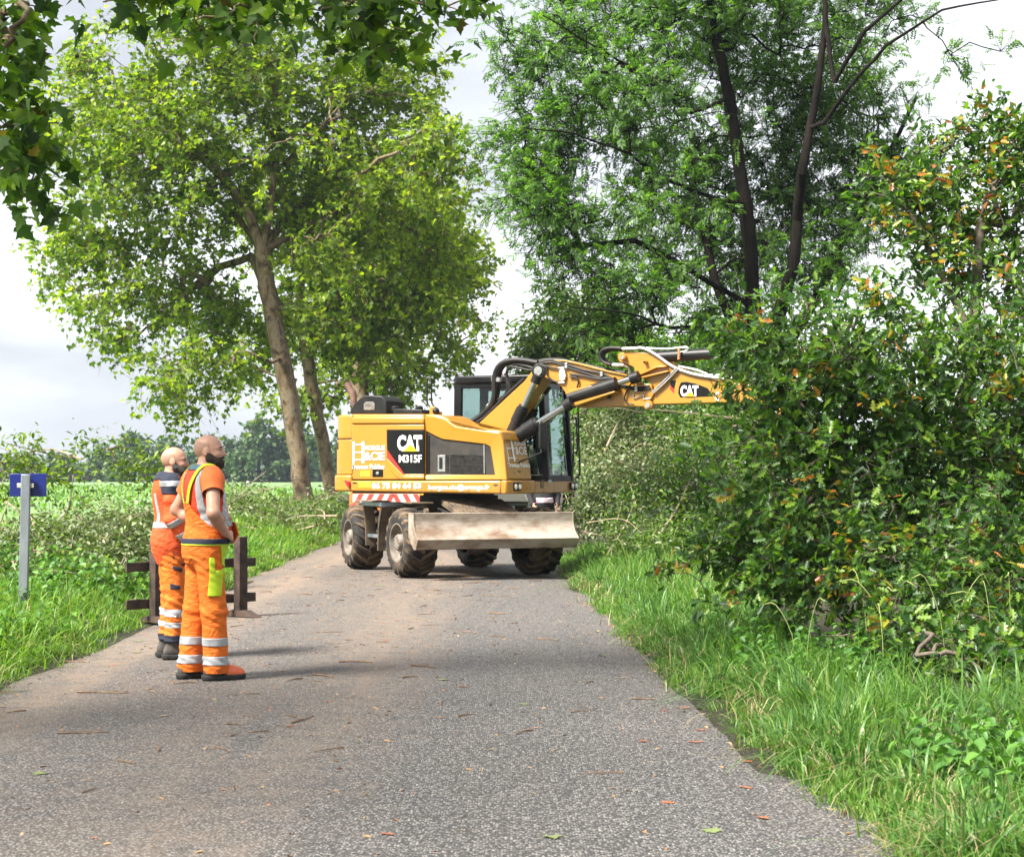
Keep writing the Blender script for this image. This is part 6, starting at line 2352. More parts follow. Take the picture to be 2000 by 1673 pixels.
# --- the oak on the right, close to the road
def oak():
    rng = np.random.default_rng(5)
    org = np.array([3.9, 15.4, 0.1])
    MB.org = org
    root = empty('oak_tree', org, label='bushy young oak at the right roadside with orange and yellow shoots, hiding the excavator arm', category='tree')
    Y0 = 14.6
    lob = PL([(1640, 720, 240, 170, -0.3), (1560, 900, 185, 190, -0.6), (1800, 900, 260, 260, 0), (1500, 1040, 150, 110, -0.2), (1700, 1090, 230, 120, -1.0), (1950, 1130, 200, 190, -1.4),
              (1960, 760, 180, 200, 0.3), (1860, 420, 165, 120, 1.2, 1.1), (1960, 290, 120, 100, 1.4, 1.1), (1770, 390, 90, 65, 1.0, 1.0), (1900, 540, 160, 90, 1.0, 1.0), (2080, 600, 160, 200, 1.0), (2100, 900, 180, 250, .5), (2050, 380, 120, 120, 1.2),
              (1450, 680, 55, 60, -0.2), (1430, 820, 40, 70, -0.4), (1900, 1240, 150, 90, -2.0), (1960, 1250, 150, 100, -2.6), (1790, 1190, 150, 90, -1.8), (1600, 1130, 140, 70, -1.0), (1430, 1080, 80, 60, -.4), (1800, 470, 90, 70, .8, .6), (1990, 1310, 110, 75, -3.8), (1880, 1275, 120, 70, -3.0), (1740, 1230, 120, 60, -2.3)], Y0, 0.8)
    C = lobe_points(lob, 2750, rng, 0.44, 0.13, 1.3, 0.12)
    g = [([org.copy(), org + [0.0, 0.0, 0.8], org + [-.1, -.1, 1.6], org + [.1, 0, 2.6], org + [.2, .2, 3.6]], None),
         ([org + [-.6, -.4, 1.1], org + [-1.3, -.7, 1.7], org + [-1.9, -.9, 2.2]], 1), ([org + [-.7, -.3, 2.2], org + [-1.4, -.5, 2.9]], 2), ([org + [.5, -.6, 1.2], org + [.7, -1.4, 1.5]], 1),
         ([org + [-.8, -.9, .8], org + [-1.6, -1.4, 1.0]], 1), ([org + [-.3, .2, 3.5], org + [-.7, .3, 4.2]], 3)]
    out_ = rng.random(len(C)) < 0.22                     # stray twigs reaching out of the crown
    C[out_] += unit(C[out_] - np.array([3.9, 15.0, 1.9])) * rng.uniform(.1, .42, (out_.sum(), 1))
    C[:, 2] = np.maximum(C[:, 2], .12)
    cpx, cpy = 1000 + C[:, 0] / C[:, 1] * FPX, HZY - (C[:, 2] - EYE) / C[:, 1] * FPX
    C = C[~((cpx < 1420) & (cpy < 870))]
    nodes, par, tips = skeleton(g, C, rng, 0.05)
    branch_mesh('trunk', nodes, par, tips, 0.11, oak_bark_m, root, rmin=0.003, sides=5)
    P, D, TA, TB = sprays(C, np.array([3.9, 15.6, 1.6]), 3, 5, 0.22, rng, 0.022, 0.8, 0.15)
    nn = rng.normal(size=P.shape) * 0.7
    nn[:, 2] = np.abs(nn[:, 2]) + 0.35
    nn[:, 1] -= 0.25
    R = frames(D, nn)
    twig_mesh('twigs', TA, TB, 0.0022, oak_bark_m, root, org)
    sc = 0.090 * rng.uniform(0.55, 1.2, len(P))
    # shoots at the outside facing the road
    F = C[rng.random(len(C)) < 0.42]
    front = F[(F[:, 1] < 14.9) | (F[:, 2] > 3)]
    front = front[np.argsort(-front[:, 2] * .2 + rng.normal(size=len(front)) * .9 + (np.abs(front[:, 0] / front[:, 1] * FPX) > 1000) * 9)][:130]
    S = clusters(front, 7, 0.05, rng, 1.0) + np.array([-0.03, -0.20, 0.04])
    RS = rand_frames(len(S), rng, 0.3, 0.0)
    ss = 0.088 * rng.uniform(0.6, 1.1, len(S))
    # the leaves that show largest stand as leaves of their own
    vis = np.where((np.abs(P[:, 0] / P[:, 1]) * FPX < 1000) & (P[:, 1] < 13.9))[0]
    pick = rng.choice(vis, min(230, len(vis)), replace=False)
    solo = [leaves('leaf', OAK_LEAF, np.zeros((1, 3)), np.eye(3)[None], np.ones(1)) for _ in range(6)]
    solo_m = [leaf_mat('oak_leaf_green_%d' % i, [c, tuple(x * 1.1 for x in c)], 0.33, 0.45, (1.4, 1.7, 0.5), 0.45) for i, c in enumerate([(0.02, 0.055, 0.012), (0.035, 0.08, 0.015), (0.05, 0.11, 0.016), (0.08, 0.15, 0.018), (0.30, 0.27, 0.02), (0.40, 0.17, 0.02)])]
    for me, mm in zip(solo, solo_m):
        me.materials.append(mm)
    def single(p, r, s, k):
        o = bpy.data.objects.new('leaf', solo[k])
        M = Matrix([[*map(float, r[i] * s), float(p[i] - org[i])] for i in range(3)] + [[0, 0, 0, 1]])
        o.parent = root
        o.matrix_basis = M
        COL.objects.link(o)
    for i in pick:
        single(P[i], R[i], sc[i], int(rng.integers(0, 4)))
    pk2 = rng.choice(len(S), 70, replace=False)
    for i in pk2:
        single(S[i], RS[i], ss[i], int(rng.integers(4, 6)))
    k1 = np.ones(len(P), bool)
    k1[pick] = False
    k2 = np.ones(len(S), bool)
    k2[pk2] = False
    near = P[:, 1] < 14.6
    for sel, tpl in ((k1 & near, OAK_LEAF), (k1 & ~near, SIMPLE_LEAF)):
        o = obj('crown', leaves('crown', tpl, P[sel] - org, R[sel], sc[sel]), oak_m, root)
        o['kind'] = 'stuff'
    o = obj('young_shoots', leaves('young_shoots', OAK_LEAF, S[k2] - org, RS[k2], ss[k2]), oak_new_m, root)
    o['kind'] = 'stuff'
    o['label'] = 'yellow and orange young shoots'
    MB.org = np.zeros(3)


oak()

# --- the plane tree overhead, only its hanging boughs in view
def overhead():
    rng = np.random.default_rng(9)
    org = np.array([-5.6, 9.0, 0.1])
    MB.org = org
    root = empty('plane_tree', org, label='near plane tree whose dark leafy boughs hang into the top and left of the picture', category='tree')
    Y0 = 12.6
    vis = PL([(330, 0, 160, 60, 0), (480, 30, 150, 62, -.3), (640, 20, 160, 70, .2), (800, 15, 150, 65, 0), (930, 10, 60, 40, .3), (500, 95, 60, 30, -.3), (400, 80, 60, 30), (700, 75, 90, 40), (820, 70, 60, 35),
              (10, 100, 80, 110, -.4), (30, 260, 75, 110, -.3), (70, 340, 65, 60, 0), (115, 400, 38, 32, 0), (60, 400, 30, 25, 0), (60, 10, 70, 60, 0), (90, 270, 50, 50), (20, 190, 60, 60), (250, 15, 50, 30)], Y0, 1.1)
    Cv = lobe_points(vis, 125, rng, 0.5)
    hid = [(np.array([-4.2, 10.5, 6.3]), np.array([3.0, 4.5, 0.9])), (np.array([-1.9, 11.5, 6.4]), np.array([2.6, 3.0, 0.8])), (np.array([-6.5, 8.0, 6.0]), np.array([2.5, 4, 2.2])), (np.array([-4.5, 5.5, 6.0]), np.array([3.0, 3.0, 1.2]))]
    Ch = lobe_points(hid, 230, rng, 0.6)
    C = np.concatenate([Cv, Ch])
    g = [([org.copy(), org + [0, 0, 2], org + [.2, 0.2, 3.8]], None),
         ([org + [.8, 1.2, 4.8], org + [1.9, 2.6, 5.4], org + [3.0, 3.3, 5.7], org + [4.4, 3.6, 5.5]], 2), ([org + [1.0, 2.5, 4.9], org + [1.3, 3.3, 5.2]], 2), ([org + [-.5, -1, 5.2], org + [.5, -3, 6]], 2)]
    nodes, par, tips = skeleton(g, C, rng, 0.05)
    branch_mesh('trunk', nodes, par, tips, 0.22, plane_bark_m, root, rmin=0.005, sides=6, expo=1.35)
    Pv = clusters(Cv, 9, 0.13, rng, 0.9) 
    Pv[:, 2] += np.where(1000 + Pv[:, 0] / Pv[:, 1] * FPX > 190, .08, -.04)
    Ph = clusters(Ch, 10, 0.35, rng, 0.8)
    Rv, Rh = rand_frames(len(Pv), rng, 0.5, 0.75), rand_frames(len(Ph), rng, 0.8, 0.5)
    sv, sh = 0.128 * rng.uniform(0.6, 1.15, len(Pv)), 0.17 * rng.uniform(0.7, 1.1, len(Ph))
    inv = np.where((np.abs(Pv[:, 0] / Pv[:, 1] * FPX) < 1000) & (HZY - (Pv[:, 2] - EYE) / Pv[:, 1] * FPX > -10))[0]
    pick = rng.choice(inv, min(290, len(inv)), replace=False)
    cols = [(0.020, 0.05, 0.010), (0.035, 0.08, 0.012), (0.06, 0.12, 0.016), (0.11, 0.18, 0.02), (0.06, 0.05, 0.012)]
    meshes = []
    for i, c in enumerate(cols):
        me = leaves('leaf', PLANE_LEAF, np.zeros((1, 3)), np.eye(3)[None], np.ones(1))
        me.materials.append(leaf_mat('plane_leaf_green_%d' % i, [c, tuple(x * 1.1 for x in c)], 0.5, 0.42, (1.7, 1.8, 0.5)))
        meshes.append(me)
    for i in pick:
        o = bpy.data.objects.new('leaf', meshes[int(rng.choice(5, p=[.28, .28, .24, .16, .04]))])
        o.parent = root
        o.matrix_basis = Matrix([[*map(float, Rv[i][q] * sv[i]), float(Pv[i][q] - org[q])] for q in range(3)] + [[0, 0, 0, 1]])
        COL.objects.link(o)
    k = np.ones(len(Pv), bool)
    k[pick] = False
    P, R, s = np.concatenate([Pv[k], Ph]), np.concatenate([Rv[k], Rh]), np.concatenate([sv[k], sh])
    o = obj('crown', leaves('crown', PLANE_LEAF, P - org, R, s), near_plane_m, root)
    o['kind'] = 'stuff'
    ball_m = surf('seed_ball', (0.03, 0.045, 0.012), (0.06, 0.07, 0.02), scale=60, rough=0.9, bump=1.0, bscale=200)
    for px, py in ((724, 123), (724, 113), (43, 49), (150, 110), (640, 118)):
        c = PX(px, py, 12.4)
        mb = MB()
        mb.tube([c + [0, 0, .09], c + [0.01, 0, .02]], 0.002, 5)
        mb.lathe([(math.cos(t) * .016, max(1e-4, math.sin(t) * .016)) for t in np.linspace(0, math.pi, 9)], c, (0, 0, 1), (1, 0, 0), 12)
        mb.build('seed_ball', ball_m, root)
    MB.org = np.zeros(3)


overhead()


# --- heaps of cut branches
def brush(name, label, category, lobes, nleaf, size, mats, nstick, stick_len, seed, group=None, minz=0.05, tpl=SIMPLE_LEAF, gap=0.2):
    rng = np.random.default_rng(seed)
    c = np.mean([l[0] for l in lobes], axis=0)
    org = np.array([c[0], c[1], float(gz(c[0], c[1]))])
    MB.org = org
    root = empty(name, org, label=label, category=category, group=group)
    tot = sum(m[1] for m in mats)
    for k, (m, frac, nm) in enumerate(mats):
        P = lobe_points(lobes, int(nleaf * frac / tot), rng, 0.38, gap, 1.6)
        C = P[rng.integers(0, len(P), max(20, len(P) // 14))]
        P = clusters(C, 14, size * 1.5, rng, 0.9)
        P[:, 2] = np.maximum(P[:, 2], gz(P[:, 0], P[:, 1]) + minz)
        R = rand_frames(len(P), rng, 0.4, 0.25)
        o = obj(nm, leaves(nm, tpl, P - org, R, size * rng.uniform(0.55, 1.2, len(P))), m, root)
        o['kind'] = 'stuff'
    S = lobe_points(lobes, nstick, rng, 0.35)
    for p in S:
        d = rng.normal(size=3)
        d[2] = d[2] * 0.5 + 0.15
        d = unit(d)
        L = stick_len * rng.uniform(0.5, 1.3)
        a, b = p - d * L / 2, p + d * L / 2
        a[2], b[2] = max(a[2], float(gz(a[0], a[1])) + .02), max(b[2], float(gz(b[0], b[1])) + .03)
        mid = (a + b) / 2 + rng.normal(size=3) * L * 0.08
        mid[2] = max(mid[2], float(gz(mid[0], mid[1])) + .03)
        r = rng.uniform(0.006, 0.016) * (1 + 0.5 * (L > 1.2))
        mb = MB()
        mb.tube(curve_pts([a, mid, b], 4), np.linspace(r, r * 0.35, 9), 5)
        mb.build('branch', stick_m, root)
    MB.org = np.zeros(3)
    return root


brush('brush_pile', 'big pile of wilted cut branches on the left verge behind the blue sign', 'brush pile',
      PL([(200, 1050, 130, 65), (80, 1055, 110, 65, .5), (295, 1035, 55, 60, .3), (20, 1090, 80, 60), (230, 1090, 120, 40, -.5)], 23.5, 1.0), 8500, 0.085,
      [(brush_m, 3.2, 'wilted_leaves'), (brush_green_m, 1.0, 'green_leaves')], 46, 1.3, 61)
brush('cut_sapling', 'leafy cut saplings sticking up from the brush pile against the sky', 'brush',
      PL([(75, 885, 45, 35), (130, 925, 70, 22, 0, .3), (235, 872, 14, 26), (170, 880, 18, 26), (25, 940, 40, 45, 0, .5), (290, 915, 28, 30, 0, .6), (95, 850, 24, 14), (250, 920, 20, 25)], 23.9, 0.8), 1250, 0.10, [(brush_green_m, 1, 'green_leaves'), (plane_m, .6, 'pale_leaves')], 14, 1.0, 62, gap=0.35)
brush('weed_clump', 'leafy green weeds crowding the foot of the blue sign', 'weeds',
      PL([(110, 1125, 110, 28), (20, 1110, 70, 40, .5), (215, 1125, 70, 22, -.5)], 20.5, 1.0), 1500, 0.085, [(brush_green_m, 1.5, 'green_leaves'), (nettle_m, 1.0, 'weed_leaves')], 8, .9, 68, tpl=NETTLE_LEAF)
brush('brush_heap', 'low heap of cut branches at the foot of the plane trees', 'brush pile',
      PL([(520, 1005, 75, 32), (600, 1000, 60, 28, 2), (480, 985, 45, 35, 1), (560, 1030, 90, 20, -2), (640, 990, 40, 22, 4), (470, 1040, 40, 25, -4)], 42, 1.0), 5200, 0.12, [(brush_m, 1.6, 'wilted_leaves'), (brush_green_m, 1.6, 'green_leaves')], 22, 1.6, 63)
brush('brush_heap', 'tall heap of wilted cut branches beside the excavator cab', 'brush pile',
      PL([(1190, 960, 75, 90), (1180, 860, 60, 70, 1), (1270, 920, 90, 80, .5), (1250, 840, 90, 60, 1.5), (1150, 1000, 45, 60)], 33.5, 0.8), 11000, 0.10, [(brush_m, 3.4, 'wilted_leaves'), (brush_green_m, .8, 'green_leaves')], 34, 1.7, 64)
brush('hedge_shrub', 'tangled green roadside shrub between the cut heap and the oak', 'shrub',
      PL([(1290, 1010, 110, 95), (1370, 920, 90, 110, .5), (1220, 1060, 80, 50, -1), (1350, 1060, 100, 60, -1.5), (1350, 830, 90, 50, 2), (1440, 850, 60, 70, 2), (1450, 1000, 80, 110, 0)], 27.5, 0.8), 15000, 0.085, [(brush_green_m, 2.2, 'green_leaves'), (ash_m, 2.2, 'dark_leaves'), (brush_m, 1.0, 'wilted_leaves')], 30, 1.4, 65)
brush('hedge_shrub', 'dense dark hedge filling the ground behind the oak', 'shrub',
      [(np.array([5.5, 20.0, 1.2]), np.array([1.8, 3.0, 1.3])), (np.array([6.5, 17.0, 1.4]), np.array([1.6, 2.5, 1.7])), (np.array([4.2, 22.5, 1.1]), np.array([1.2, 2.0, 1.2]))], 9000, 0.12, [(ash_m, 2, 'dark_leaves'), (oak_m, 2, 'glossy_leaves')], 10, 1.4, 66)


# --- grass
def blades(name, base, h, lean, width, material, rng, droop=0.5, segs=3):
    """each blade a bending strip: base (n,3), height, lean direction (n,2)"""
    n = len(base)
    t = np.linspace(0, 1, segs + 1)
    ld = np.concatenate([lean, np.zeros((n, 1))], 1)
    side = unit(np.stack([-lean[:, 1] + rng.normal(size=n) * .4, lean[:, 0] + rng.normal(size=n) * .4, np.zeros(n)], -1))
    V = np.zeros((n, 2 * segs + 1, 3))
    for k, tk in enumerate(t):
        c = base + ld * (h * tk ** 2 * 1.0)[:, None]
        c[:, 2] += h * (tk - droop * np.linalg.norm(lean, axis=1) * tk ** 2.6)
        w = width * (1 - tk ** 1.5) * (0.75 + 0.5 * tk)
        if k < segs:
            V[:, 2 * k] = c - side * w[:, None]
            V[:, 2 * k + 1] = c + side * w[:, None]
        else:
            V[:, 2 * k] = c
    tf = []
    for k in range(segs - 1):
        tf.append([2 * k, 2 * k + 1, 2 * k + 3, 2 * k + 2])
    tf.append([2 * segs - 2, 2 * segs - 1, 2 * segs])
    fl = np.concatenate([np.array(f) for f in tf])
    L = (fl[None, :] + (np.arange(n) * (2 * segs + 1))[:, None]).ravel()
    S = np.tile([len(f) for f in tf], n)
    o = obj(name, mesh_np(name, V.reshape(-1, 3), L, S), material)
    return o


def tufts(n, per, xf, y0, y1, ypow, hf, rng, spread=0.06, leanx=0.0):
    """tuft centres with more of them near the camera; returns blade bases, heights, leans"""
    y = y0 + (y1 - y0) * rng.random(n) ** ypow
    x = xf(y, rng.random(n))
    hh = hf(x, y)
    idx = np.repeat(np.arange(n), per)
    m = len(idx)
    off = rng.normal(size=(m, 2)) * (spread * (0.6 + hh[idx]))[:, None]
    bx, by = x[idx] + off[:, 0], y[idx] + off[:, 1]
    h = hh[idx] * rng.uniform(0.45, 1.15, m)
    tl = rng.normal(size=(n, 2)) * 0.28
    lean = tl[idx] + off / (np.linalg.norm(off, axis=1, keepdims=True) + .02) * rng.uniform(0.1, 0.7, (m, 1)) + rng.normal(size=(m, 2)) * 0.18
    lean[:, 0] += leanx
    b = np.stack([bx, by, gz(bx, by) - 0.01], -1)
    return b, h, lean


rg = np.random.default_rng(77)


def right_x(y, u):
    return xr(y) - 0.02 + u ** 1.3 * (2.6 + 0.02 * y)


def right_h(x, y):
    d = x - xr(y)
    tall = vnoise(np.stack([x, y, 0 * x], -1), 0.8)
    h = 0.11 + 0.27 * smooth(d / 0.6) * (0.45 + 0.9 * tall)
    h = np.where(y < 9.3, h * 0.62, h)
    return h * (1 + 0.012 * np.maximum(0, y - 14))


b, h, l = tufts(1550, 22, right_x, 6.2, 34, 1.7, right_h, rg, 0.08, -0.12)
ok = ~((b[:, 0] > np.interp(b[:, 1], [10.2, 11.5, 13, 18], [2.75, 2.45, 2.25, 2.3])) & (b[:, 1] > 10.2) & (b[:, 1] < 18))
b, h, l = b[ok], h[ok], l[ok]
eb, eh, el_ = tufts(1300, 11, lambda y, u: xr(y) + 0.24 * (u - 0.42), 6.2, 32, 1.5, lambda x, y: 0.07 + 0.10 * vnoise(np.stack([x * 3, y * 3, 0 * x], -1)), rg, 0.05, -0.1)
b, h, l = np.concatenate([b, eb]), np.concatenate([h, eh]), np.concatenate([l, el_])
grass_r = blades('grass', b, h, l, (0.0042 + 0.00018 * b[:, 1]) * rg.uniform(0.6, 1.4, len(b)), grass_m, rg, segs=3)
tag(grass_r, 'tall tangled grass along the right edge of the road', 'grass', kind='stuff')


# coarse bluish tussocks and dry straw among it
coarse_m = leaf_mat('coarse_grass_blade', [(0.04, 0.11, 0.03), (0.07, 0.165, 0.036), (0.11, 0.23, 0.045), (0.18, 0.32, 0.07)], 0.38, 0.42, (1.3, 1.5, 0.6), 0.45)
straw_m = leaf_mat('dry_grass_blade', [(0.22, 0.17, 0.07), (0.32, 0.27, 0.13), (0.40, 0.36, 0.2)], 0.2, 0.6, (1, 1, 0.8))


def oak_side(b):
    return (b[:, 0] > np.interp(b[:, 1], [10.2, 11.5, 13, 18], [2.75, 2.45, 2.25, 2.3])) & (b[:, 1] > 10.2) & (b[:, 1] < 18)


b, h, l = tufts(470, 30, lambda y, u: xr(y) + 0.12 + u ** 1.2 * 1.9, 6.8, 30, 1.5, lambda x, y: (0.26 + 0.22 * vnoise(np.stack([x, y, 0 * x], -1), 1.3)) * np.where(y < 9, .75, 1), rg, 0.11, -0.16)
k_ = ~oak_side(b)
b, h, l = b[k_], h[k_], l[k_] * 1.25
grass_c = blades('grass', b, h, l, (0.0062 + 0.00016 * b[:, 1]) * rg.uniform(0.6, 1.3, len(b)), coarse_m, rg, droop=0.75, segs=4)
tag(grass_c, 'coarse bluish grass tussocks arching over the right road edge', 'grass', kind='stuff')
b, h, l = tufts(420, 9, lambda y, u: xr(y) - 0.02 + u ** 1.6 * 1.8, 6.8, 30, 1.5, lambda x, y: 0.12 + 0.3 * vnoise(np.stack([x, y, 0 * x], -1), 1.3), rg, 0.10, -0.1)
k_ = ~oak_side(b)
grass_d = blades('dry_grass', b[k_], h[k_], l[k_] * 1.5, (0.003 + 0.00014 * b[k_][:, 1]), straw_m, rg, droop=0.9, segs=3)
tag(grass_d, 'dry straw blades mixed into the right verge grass', 'grass', kind='stuff')


def left_x(y, u):
    return xl(y) - 0.02 - u ** 1.2 * (3.2 + 0.04 * y)


def left_h(x, y):
    d = xl(y) - x
    return 0.14 + 0.26 * smooth(d / 0.7) * (0.5 + 0.9 * vnoise(np.stack([x, y, 0 * x], -1), 0.7))


b, h, l = tufts(1400, 24, left_x, 10.5, 60, 1.5, left_h, rg, 0.08, 0.10)
eb, eh, el_ = tufts(700, 12, lambda y, u: xl(y) - 0.15 * (u - 0.4), 10.5, 50, 1.4, lambda x, y: 0.09 + 0.12 * vnoise(np.stack([x * 3, y * 3, 0 * x], -1)), rg, 0.06, 0.1)
b, h, l = np.concatenate([b, eb]), np.concatenate([h, eh]), np.concatenate([l, el_])
grass_l = blades('grass', b, h, l, (0.0034 + 0.00022 * b[:, 1]) * rg.uniform(0.6, 1.4, len(b)), grass_left_m, rg, segs=3)
tag(grass_l, 'bright lush grass along the left edge of the road', 'grass', kind='stuff')

b, h, l = tufts(420, 26, lambda y, u: xl(y) - 0.15 - u ** 1.2 * 2.6, 11, 40, 1.4, lambda x, y: 0.30 + 0.30 * vnoise(np.stack([x, y, 0 * x], -1), 1.3), rg, 0.12, 0.12)
grass_lc = blades('grass', b, h, l * 1.2, (0.0058 + 0.0002 * b[:, 1]) * rg.uniform(0.6, 1.3, len(b)), grass_left_m, rg, droop=0.75, segs=3)
tag(grass_lc, 'broad-bladed grass tussocks on the left verge', 'grass', kind='stuff')

# low crop in the field
n = 9000
y = 8 + 172 * rg.random(n) ** 1.4
x = -9 - rg.random(n) * (0.25 * y + 6)
b = np.stack([x, y, gz(x, y) + 0.05], -1)
crop = blades('crop_rows', b, 0.30 * rg.uniform(0.6, 1.2, n), rg.normal(size=(n, 2)) * 0.5, 0.02 + 0.0006 * y, grass_left_m, rg, segs=2)
tag(crop, 'pale green crop growing across the flat field', 'crop', kind='stuff')

# seed heads of the tall grass
n = 120
y = 11.5 + 20 * rg.random(n) ** 1.6
x = xr(y) + 0.5 + rg.random(n) * 2.0
L, bb = [], MB()
for k in range(n):
    z = float(gz(x[k], y[k]))
    hgt = rg.uniform(0.45, 0.68)
    ln = rg.normal(size=2) * 0.16
    p = curve_pts([(x[k], y[k], z), (x[k] + ln[0] * .3, y[k] + ln[1] * .3, z + hgt * .6), (x[k] + ln[0], y[k] + ln[1], z + hgt), (x[k] + ln[0] * 1.6, y[k] + ln[1] * 1.6, z + hgt * .99)], 3)
    bb.tube(p, np.concatenate([np.full(len(p) - 4, .0022), [.003, .0045, .004, .001]]), 4)
seed_m = surf('grass_seed_head', (0.30, 0.33, 0.10), (0.20, 0.25, 0.07), scale=20, rough=0.8)
so = bb.build('grass_stalks', seed_m)
tag(so, 'arching seed stalks above the right verge grass', 'grass', kind='stuff')

# nettles and broad weeds among the verge grass
def weeds(name, label, x, y, h0, h1, size, rng):
    PP, RR, SS = [], [], []
    for k in range(len(x)):
        hgt = rng.uniform(h0, h1)
        z0 = float(gz(x[k], y[k]))
        ln = rng.normal(size=2) * 0.12
        for lv in range(5):
            f = 0.35 + 0.65 * lv / 4
            ph = lv * 1.57 + rng.uniform(0, .5)
            for s in (0, math.pi):
                PP.append((x[k] + ln[0] * f, y[k] + ln[1] * f, z0 + hgt * f))
                RR.append(((math.cos(ph + s), math.sin(ph + s), -0.15), (0, 0, 1)))
                SS.append(size * (1.25 - 0.6 * f) * rng.uniform(.7, 1.3))
    RR = np.array(RR)
    o = obj(name, leaves(name, NETTLE_LEAF, np.array(PP), frames(RR[:, 0] + rng.normal(size=(len(RR), 3)) * .15, RR[:, 1] + rng.normal(size=(len(RR), 3)) * .3), np.array(SS)), nettle_m)
    tag(o, label, 'weeds', kind='stuff')


n = 900
y = 7.2 + 12 * rg.random(n) ** 1.3
x = xr(y) + 0.35 + rg.random(n) ** 0.8 * 1.9
keep = ((vnoise(np.stack([x, y, 0 * x], -1), 0.75) > 0.47) | (y < 9.0)) & ~((x > np.interp(y, [10.2, 11.5, 13, 18], [2.75, 2.45, 2.25, 2.3])) & (y > 10.2))
weeds('nettle_weeds', 'nettles and broad weeds growing among the right verge grass', x[keep], y[keep], 0.16, 0.40, 0.08, rg)
n = 520
y = 11.5 + 22 * rg.random(n) ** 1.3
x = xl(y) - 0.3 - rg.random(n) * 2.6
keep = vnoise(np.stack([x, y, 0 * x], -1), 0.7) > 0.5
weeds('broad_weeds', 'broad-leaved weeds standing in the left verge grass', x[keep], y[keep], 0.22, 0.5, 0.10, rg)
b, h, l = tufts(330, 8, lambda y, u: xl(y) - u ** 1.4 * 2.2, 11, 40, 1.4, lambda x, y: 0.15 + 0.3 * vnoise(np.stack([x, y, 0 * x], -1), 1.3), rg, 0.10, 0.1)
o = blades('dry_grass', b, h, l * 1.5, (0.003 + 0.00018 * b[:, 1]), straw_m, rg, droop=0.9, segs=3)
tag(o, 'dry straw blades mixed into the left verge grass', 'grass', kind='stuff')

# litter on the road: twigs and fallen leaves
twig_m = surf('twig_bark', (0.12, 0.07, 0.04), (0.24, 0.16, 0.10), scale=20, rough=0.9)
twigs = []
for k in range(5):
    mb = MB()
    L = [.10, .16, .22, .30, .13][k]
    mb.tube(curve_pts([(-L / 2, 0, .006), (-L * .1, L * .06 * (-1) ** k, .008), (L / 2, 0, .006)], 4), np.linspace(.006, .003, 9), 5)
    if k in (2, 3):
        mb.tube([(0, .01, .006), (L * .18, L * .2, .007)], .003, 4)
    o = mb.build('twig', twig_m)
    twigs.append(o.data)
    bpy.data.objects.remove(o)
n = 150
y = 8 + 24 * rg.random(n) ** 0.9
x = np.clip(rg.normal(-1.4, 1.2, n), -3.6, 0.9)
for k in range(n):
    kd = int(rg.integers(0, 5))
    o = bpy.data.objects.new('twig', twigs[kd])
    s = rg.uniform(0.6, 1.3)
    o.location = (x[k], y[k], float(road_z(x[k], y[k])) + 0.001)
    o.scale = (s, s, s)
    o.rotation_euler = (0, 0, rg.uniform(0, 6.28))
    COL.objects.link(o)
    zn = 'in the foreground of the road' if y[k] < 12.5 else 'on the road level with the workers' if y[k] < 17 else 'on the road between the workers and the excavator' if y[k] < 25 else 'under the excavator'
    wd = ['tiny straight', 'short bent', 'forked', 'long forked', 'short straight'][kd]
    tag(o, wd + ' brown twig lying ' + zn, 'twig', wd + ' twigs ' + zn)
dl = []
for k, c in enumerate([(0.30, 0.15, 0.06), (0.42, 0.30, 0.18), (0.36, 0.11, 0.04), (0.16, 0.2, 0.07)]):
    me = leaves('fallen_leaf', OAK_LEAF if k != 3 else PLANE_LEAF, np.zeros((1, 3)), np.eye(3)[None], np.array([.075 if k != 3 else .08]))
    me.materials.append(surf('fallen_leaf_%d' % k, c, tuple(q * .7 for q in c), scale=20, rough=0.8))
    dl.append(me)
kinds = ['dry brown', 'pale curled', 'rusty orange', 'flat green']
for me in dl:
    for v in me.vertices:
        v.co.z = abs(v.co.x) * .12
spots = [(1210, 1320), (870, 1327), (1076, 1632), (1270, 1444), (1400, 1622), (742, 1627), (1320, 1566), (1390, 1190), (1480, 1590)]
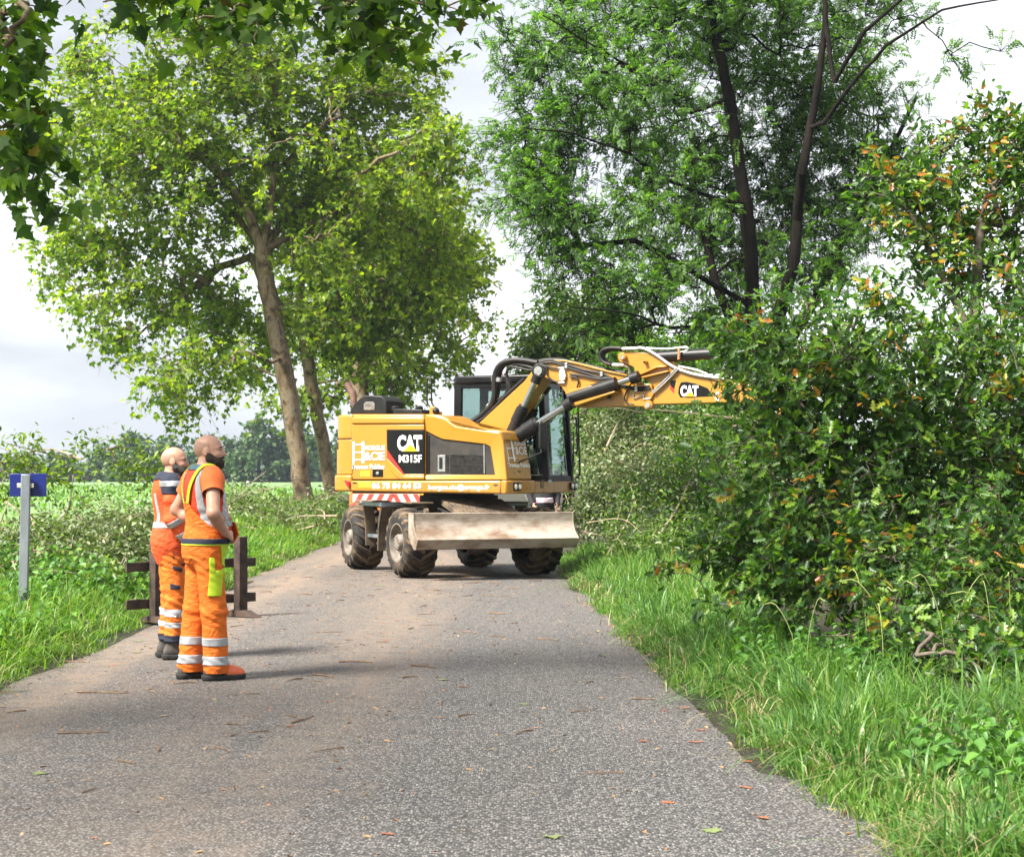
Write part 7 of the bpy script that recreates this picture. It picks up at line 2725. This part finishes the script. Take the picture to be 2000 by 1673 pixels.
for k in range(70):
    if k < len(spots):
        Y = EYE * FPX / (spots[k][1] - HZY)
        p = ((spots[k][0] - 1000) / FPX * Y, Y)
    elif k < 45:
        Y = rg.uniform(8, 27)
        p = (float(xr(Y)) - abs(rg.normal(0, 0.22)), Y)
    else:
        Y = rg.uniform(9, 28)
        p = (rg.uniform(-3.6, 0.8), Y)
    q = 3 if k == 2 else int(rg.integers(0, 4))
    o = bpy.data.objects.new('fallen_leaf', dl[q])
    o.location = (p[0], p[1], float(road_z(p[0], p[1])) + 0.004)
    o.rotation_euler = (rg.normal(0, .04), rg.normal(0, .04), rg.uniform(0, 6.28))
    COL.objects.link(o)
    zn = ('along the right road edge' if p[0] > float(xr(p[1])) - .6 else 'out on the asphalt') + (' close to the camera' if p[1] < 13 else ' before the excavator')
    tag(o, kinds[q] + ' fallen leaf ' + zn, 'leaf', kinds[q] + ' leaves ' + zn)
n = 2600
y = 7 + 26 * rg.random(n) ** 0.8
x = np.clip(rg.normal(-1.6, 1.5, n), -4, 1.1)
edge = rg.random(n) < 0.35
x = np.where(edge, np.where(rg.random(n) < .6, xr(y) - np.abs(rg.normal(0, .12, n)), xl(y) + np.abs(rg.normal(0, .15, n))), x)
P = np.stack([x, y, road_z(x, y) + 0.005], -1)
o = obj('litter', leaves('litter', SIMPLE_LEAF, P, frames(np.concatenate([rg.normal(size=(n, 2)), np.zeros((n, 1))], 1), np.tile([0, 0, 1.0], (n, 1)) + rg.normal(size=(n, 3)) * .2), rg.uniform(.015, .05, n)), dead_m)
tag(o, 'crumbs of bark and leaf strewn over the road', 'litter', kind='stuff')

# ------------------------------------------------------------------ the air over the field
def haze():
    x0, x1, y0, y1, z0, z1_ = -1000, 1000, -45, 1040, -6, 42
    mb = MB()
    mb.hexa([(x0, y0, z0), (x1, y0, z0), (x1, y1, z0), (x0, y1, z0), (x0, y0, z1_), (x1, y0, z1_), (x1, y1, z1_), (x0, y1, z1_)])
    m = bpy.data.materials.new('haze')
    m.use_nodes = True
    nt = m.node_tree
    nt.nodes.clear()
    out = nt.nodes.new('ShaderNodeOutputMaterial')
    v = nt.nodes.new('ShaderNodeVolumePrincipled')
    v.inputs['Color'].default_value = (0.72, 0.83, 1.0, 1)
    v.inputs['Density'].default_value = 0.00022
    v.inputs['Anisotropy'].default_value = 0.2
    nt.links.new(v.outputs[0], out.inputs['Volume'])
    o = mb.build('haze', m, None, smooth_angle=None)
    tag(o, 'thin bluish air over the field', 'haze', kind='stuff')


haze()
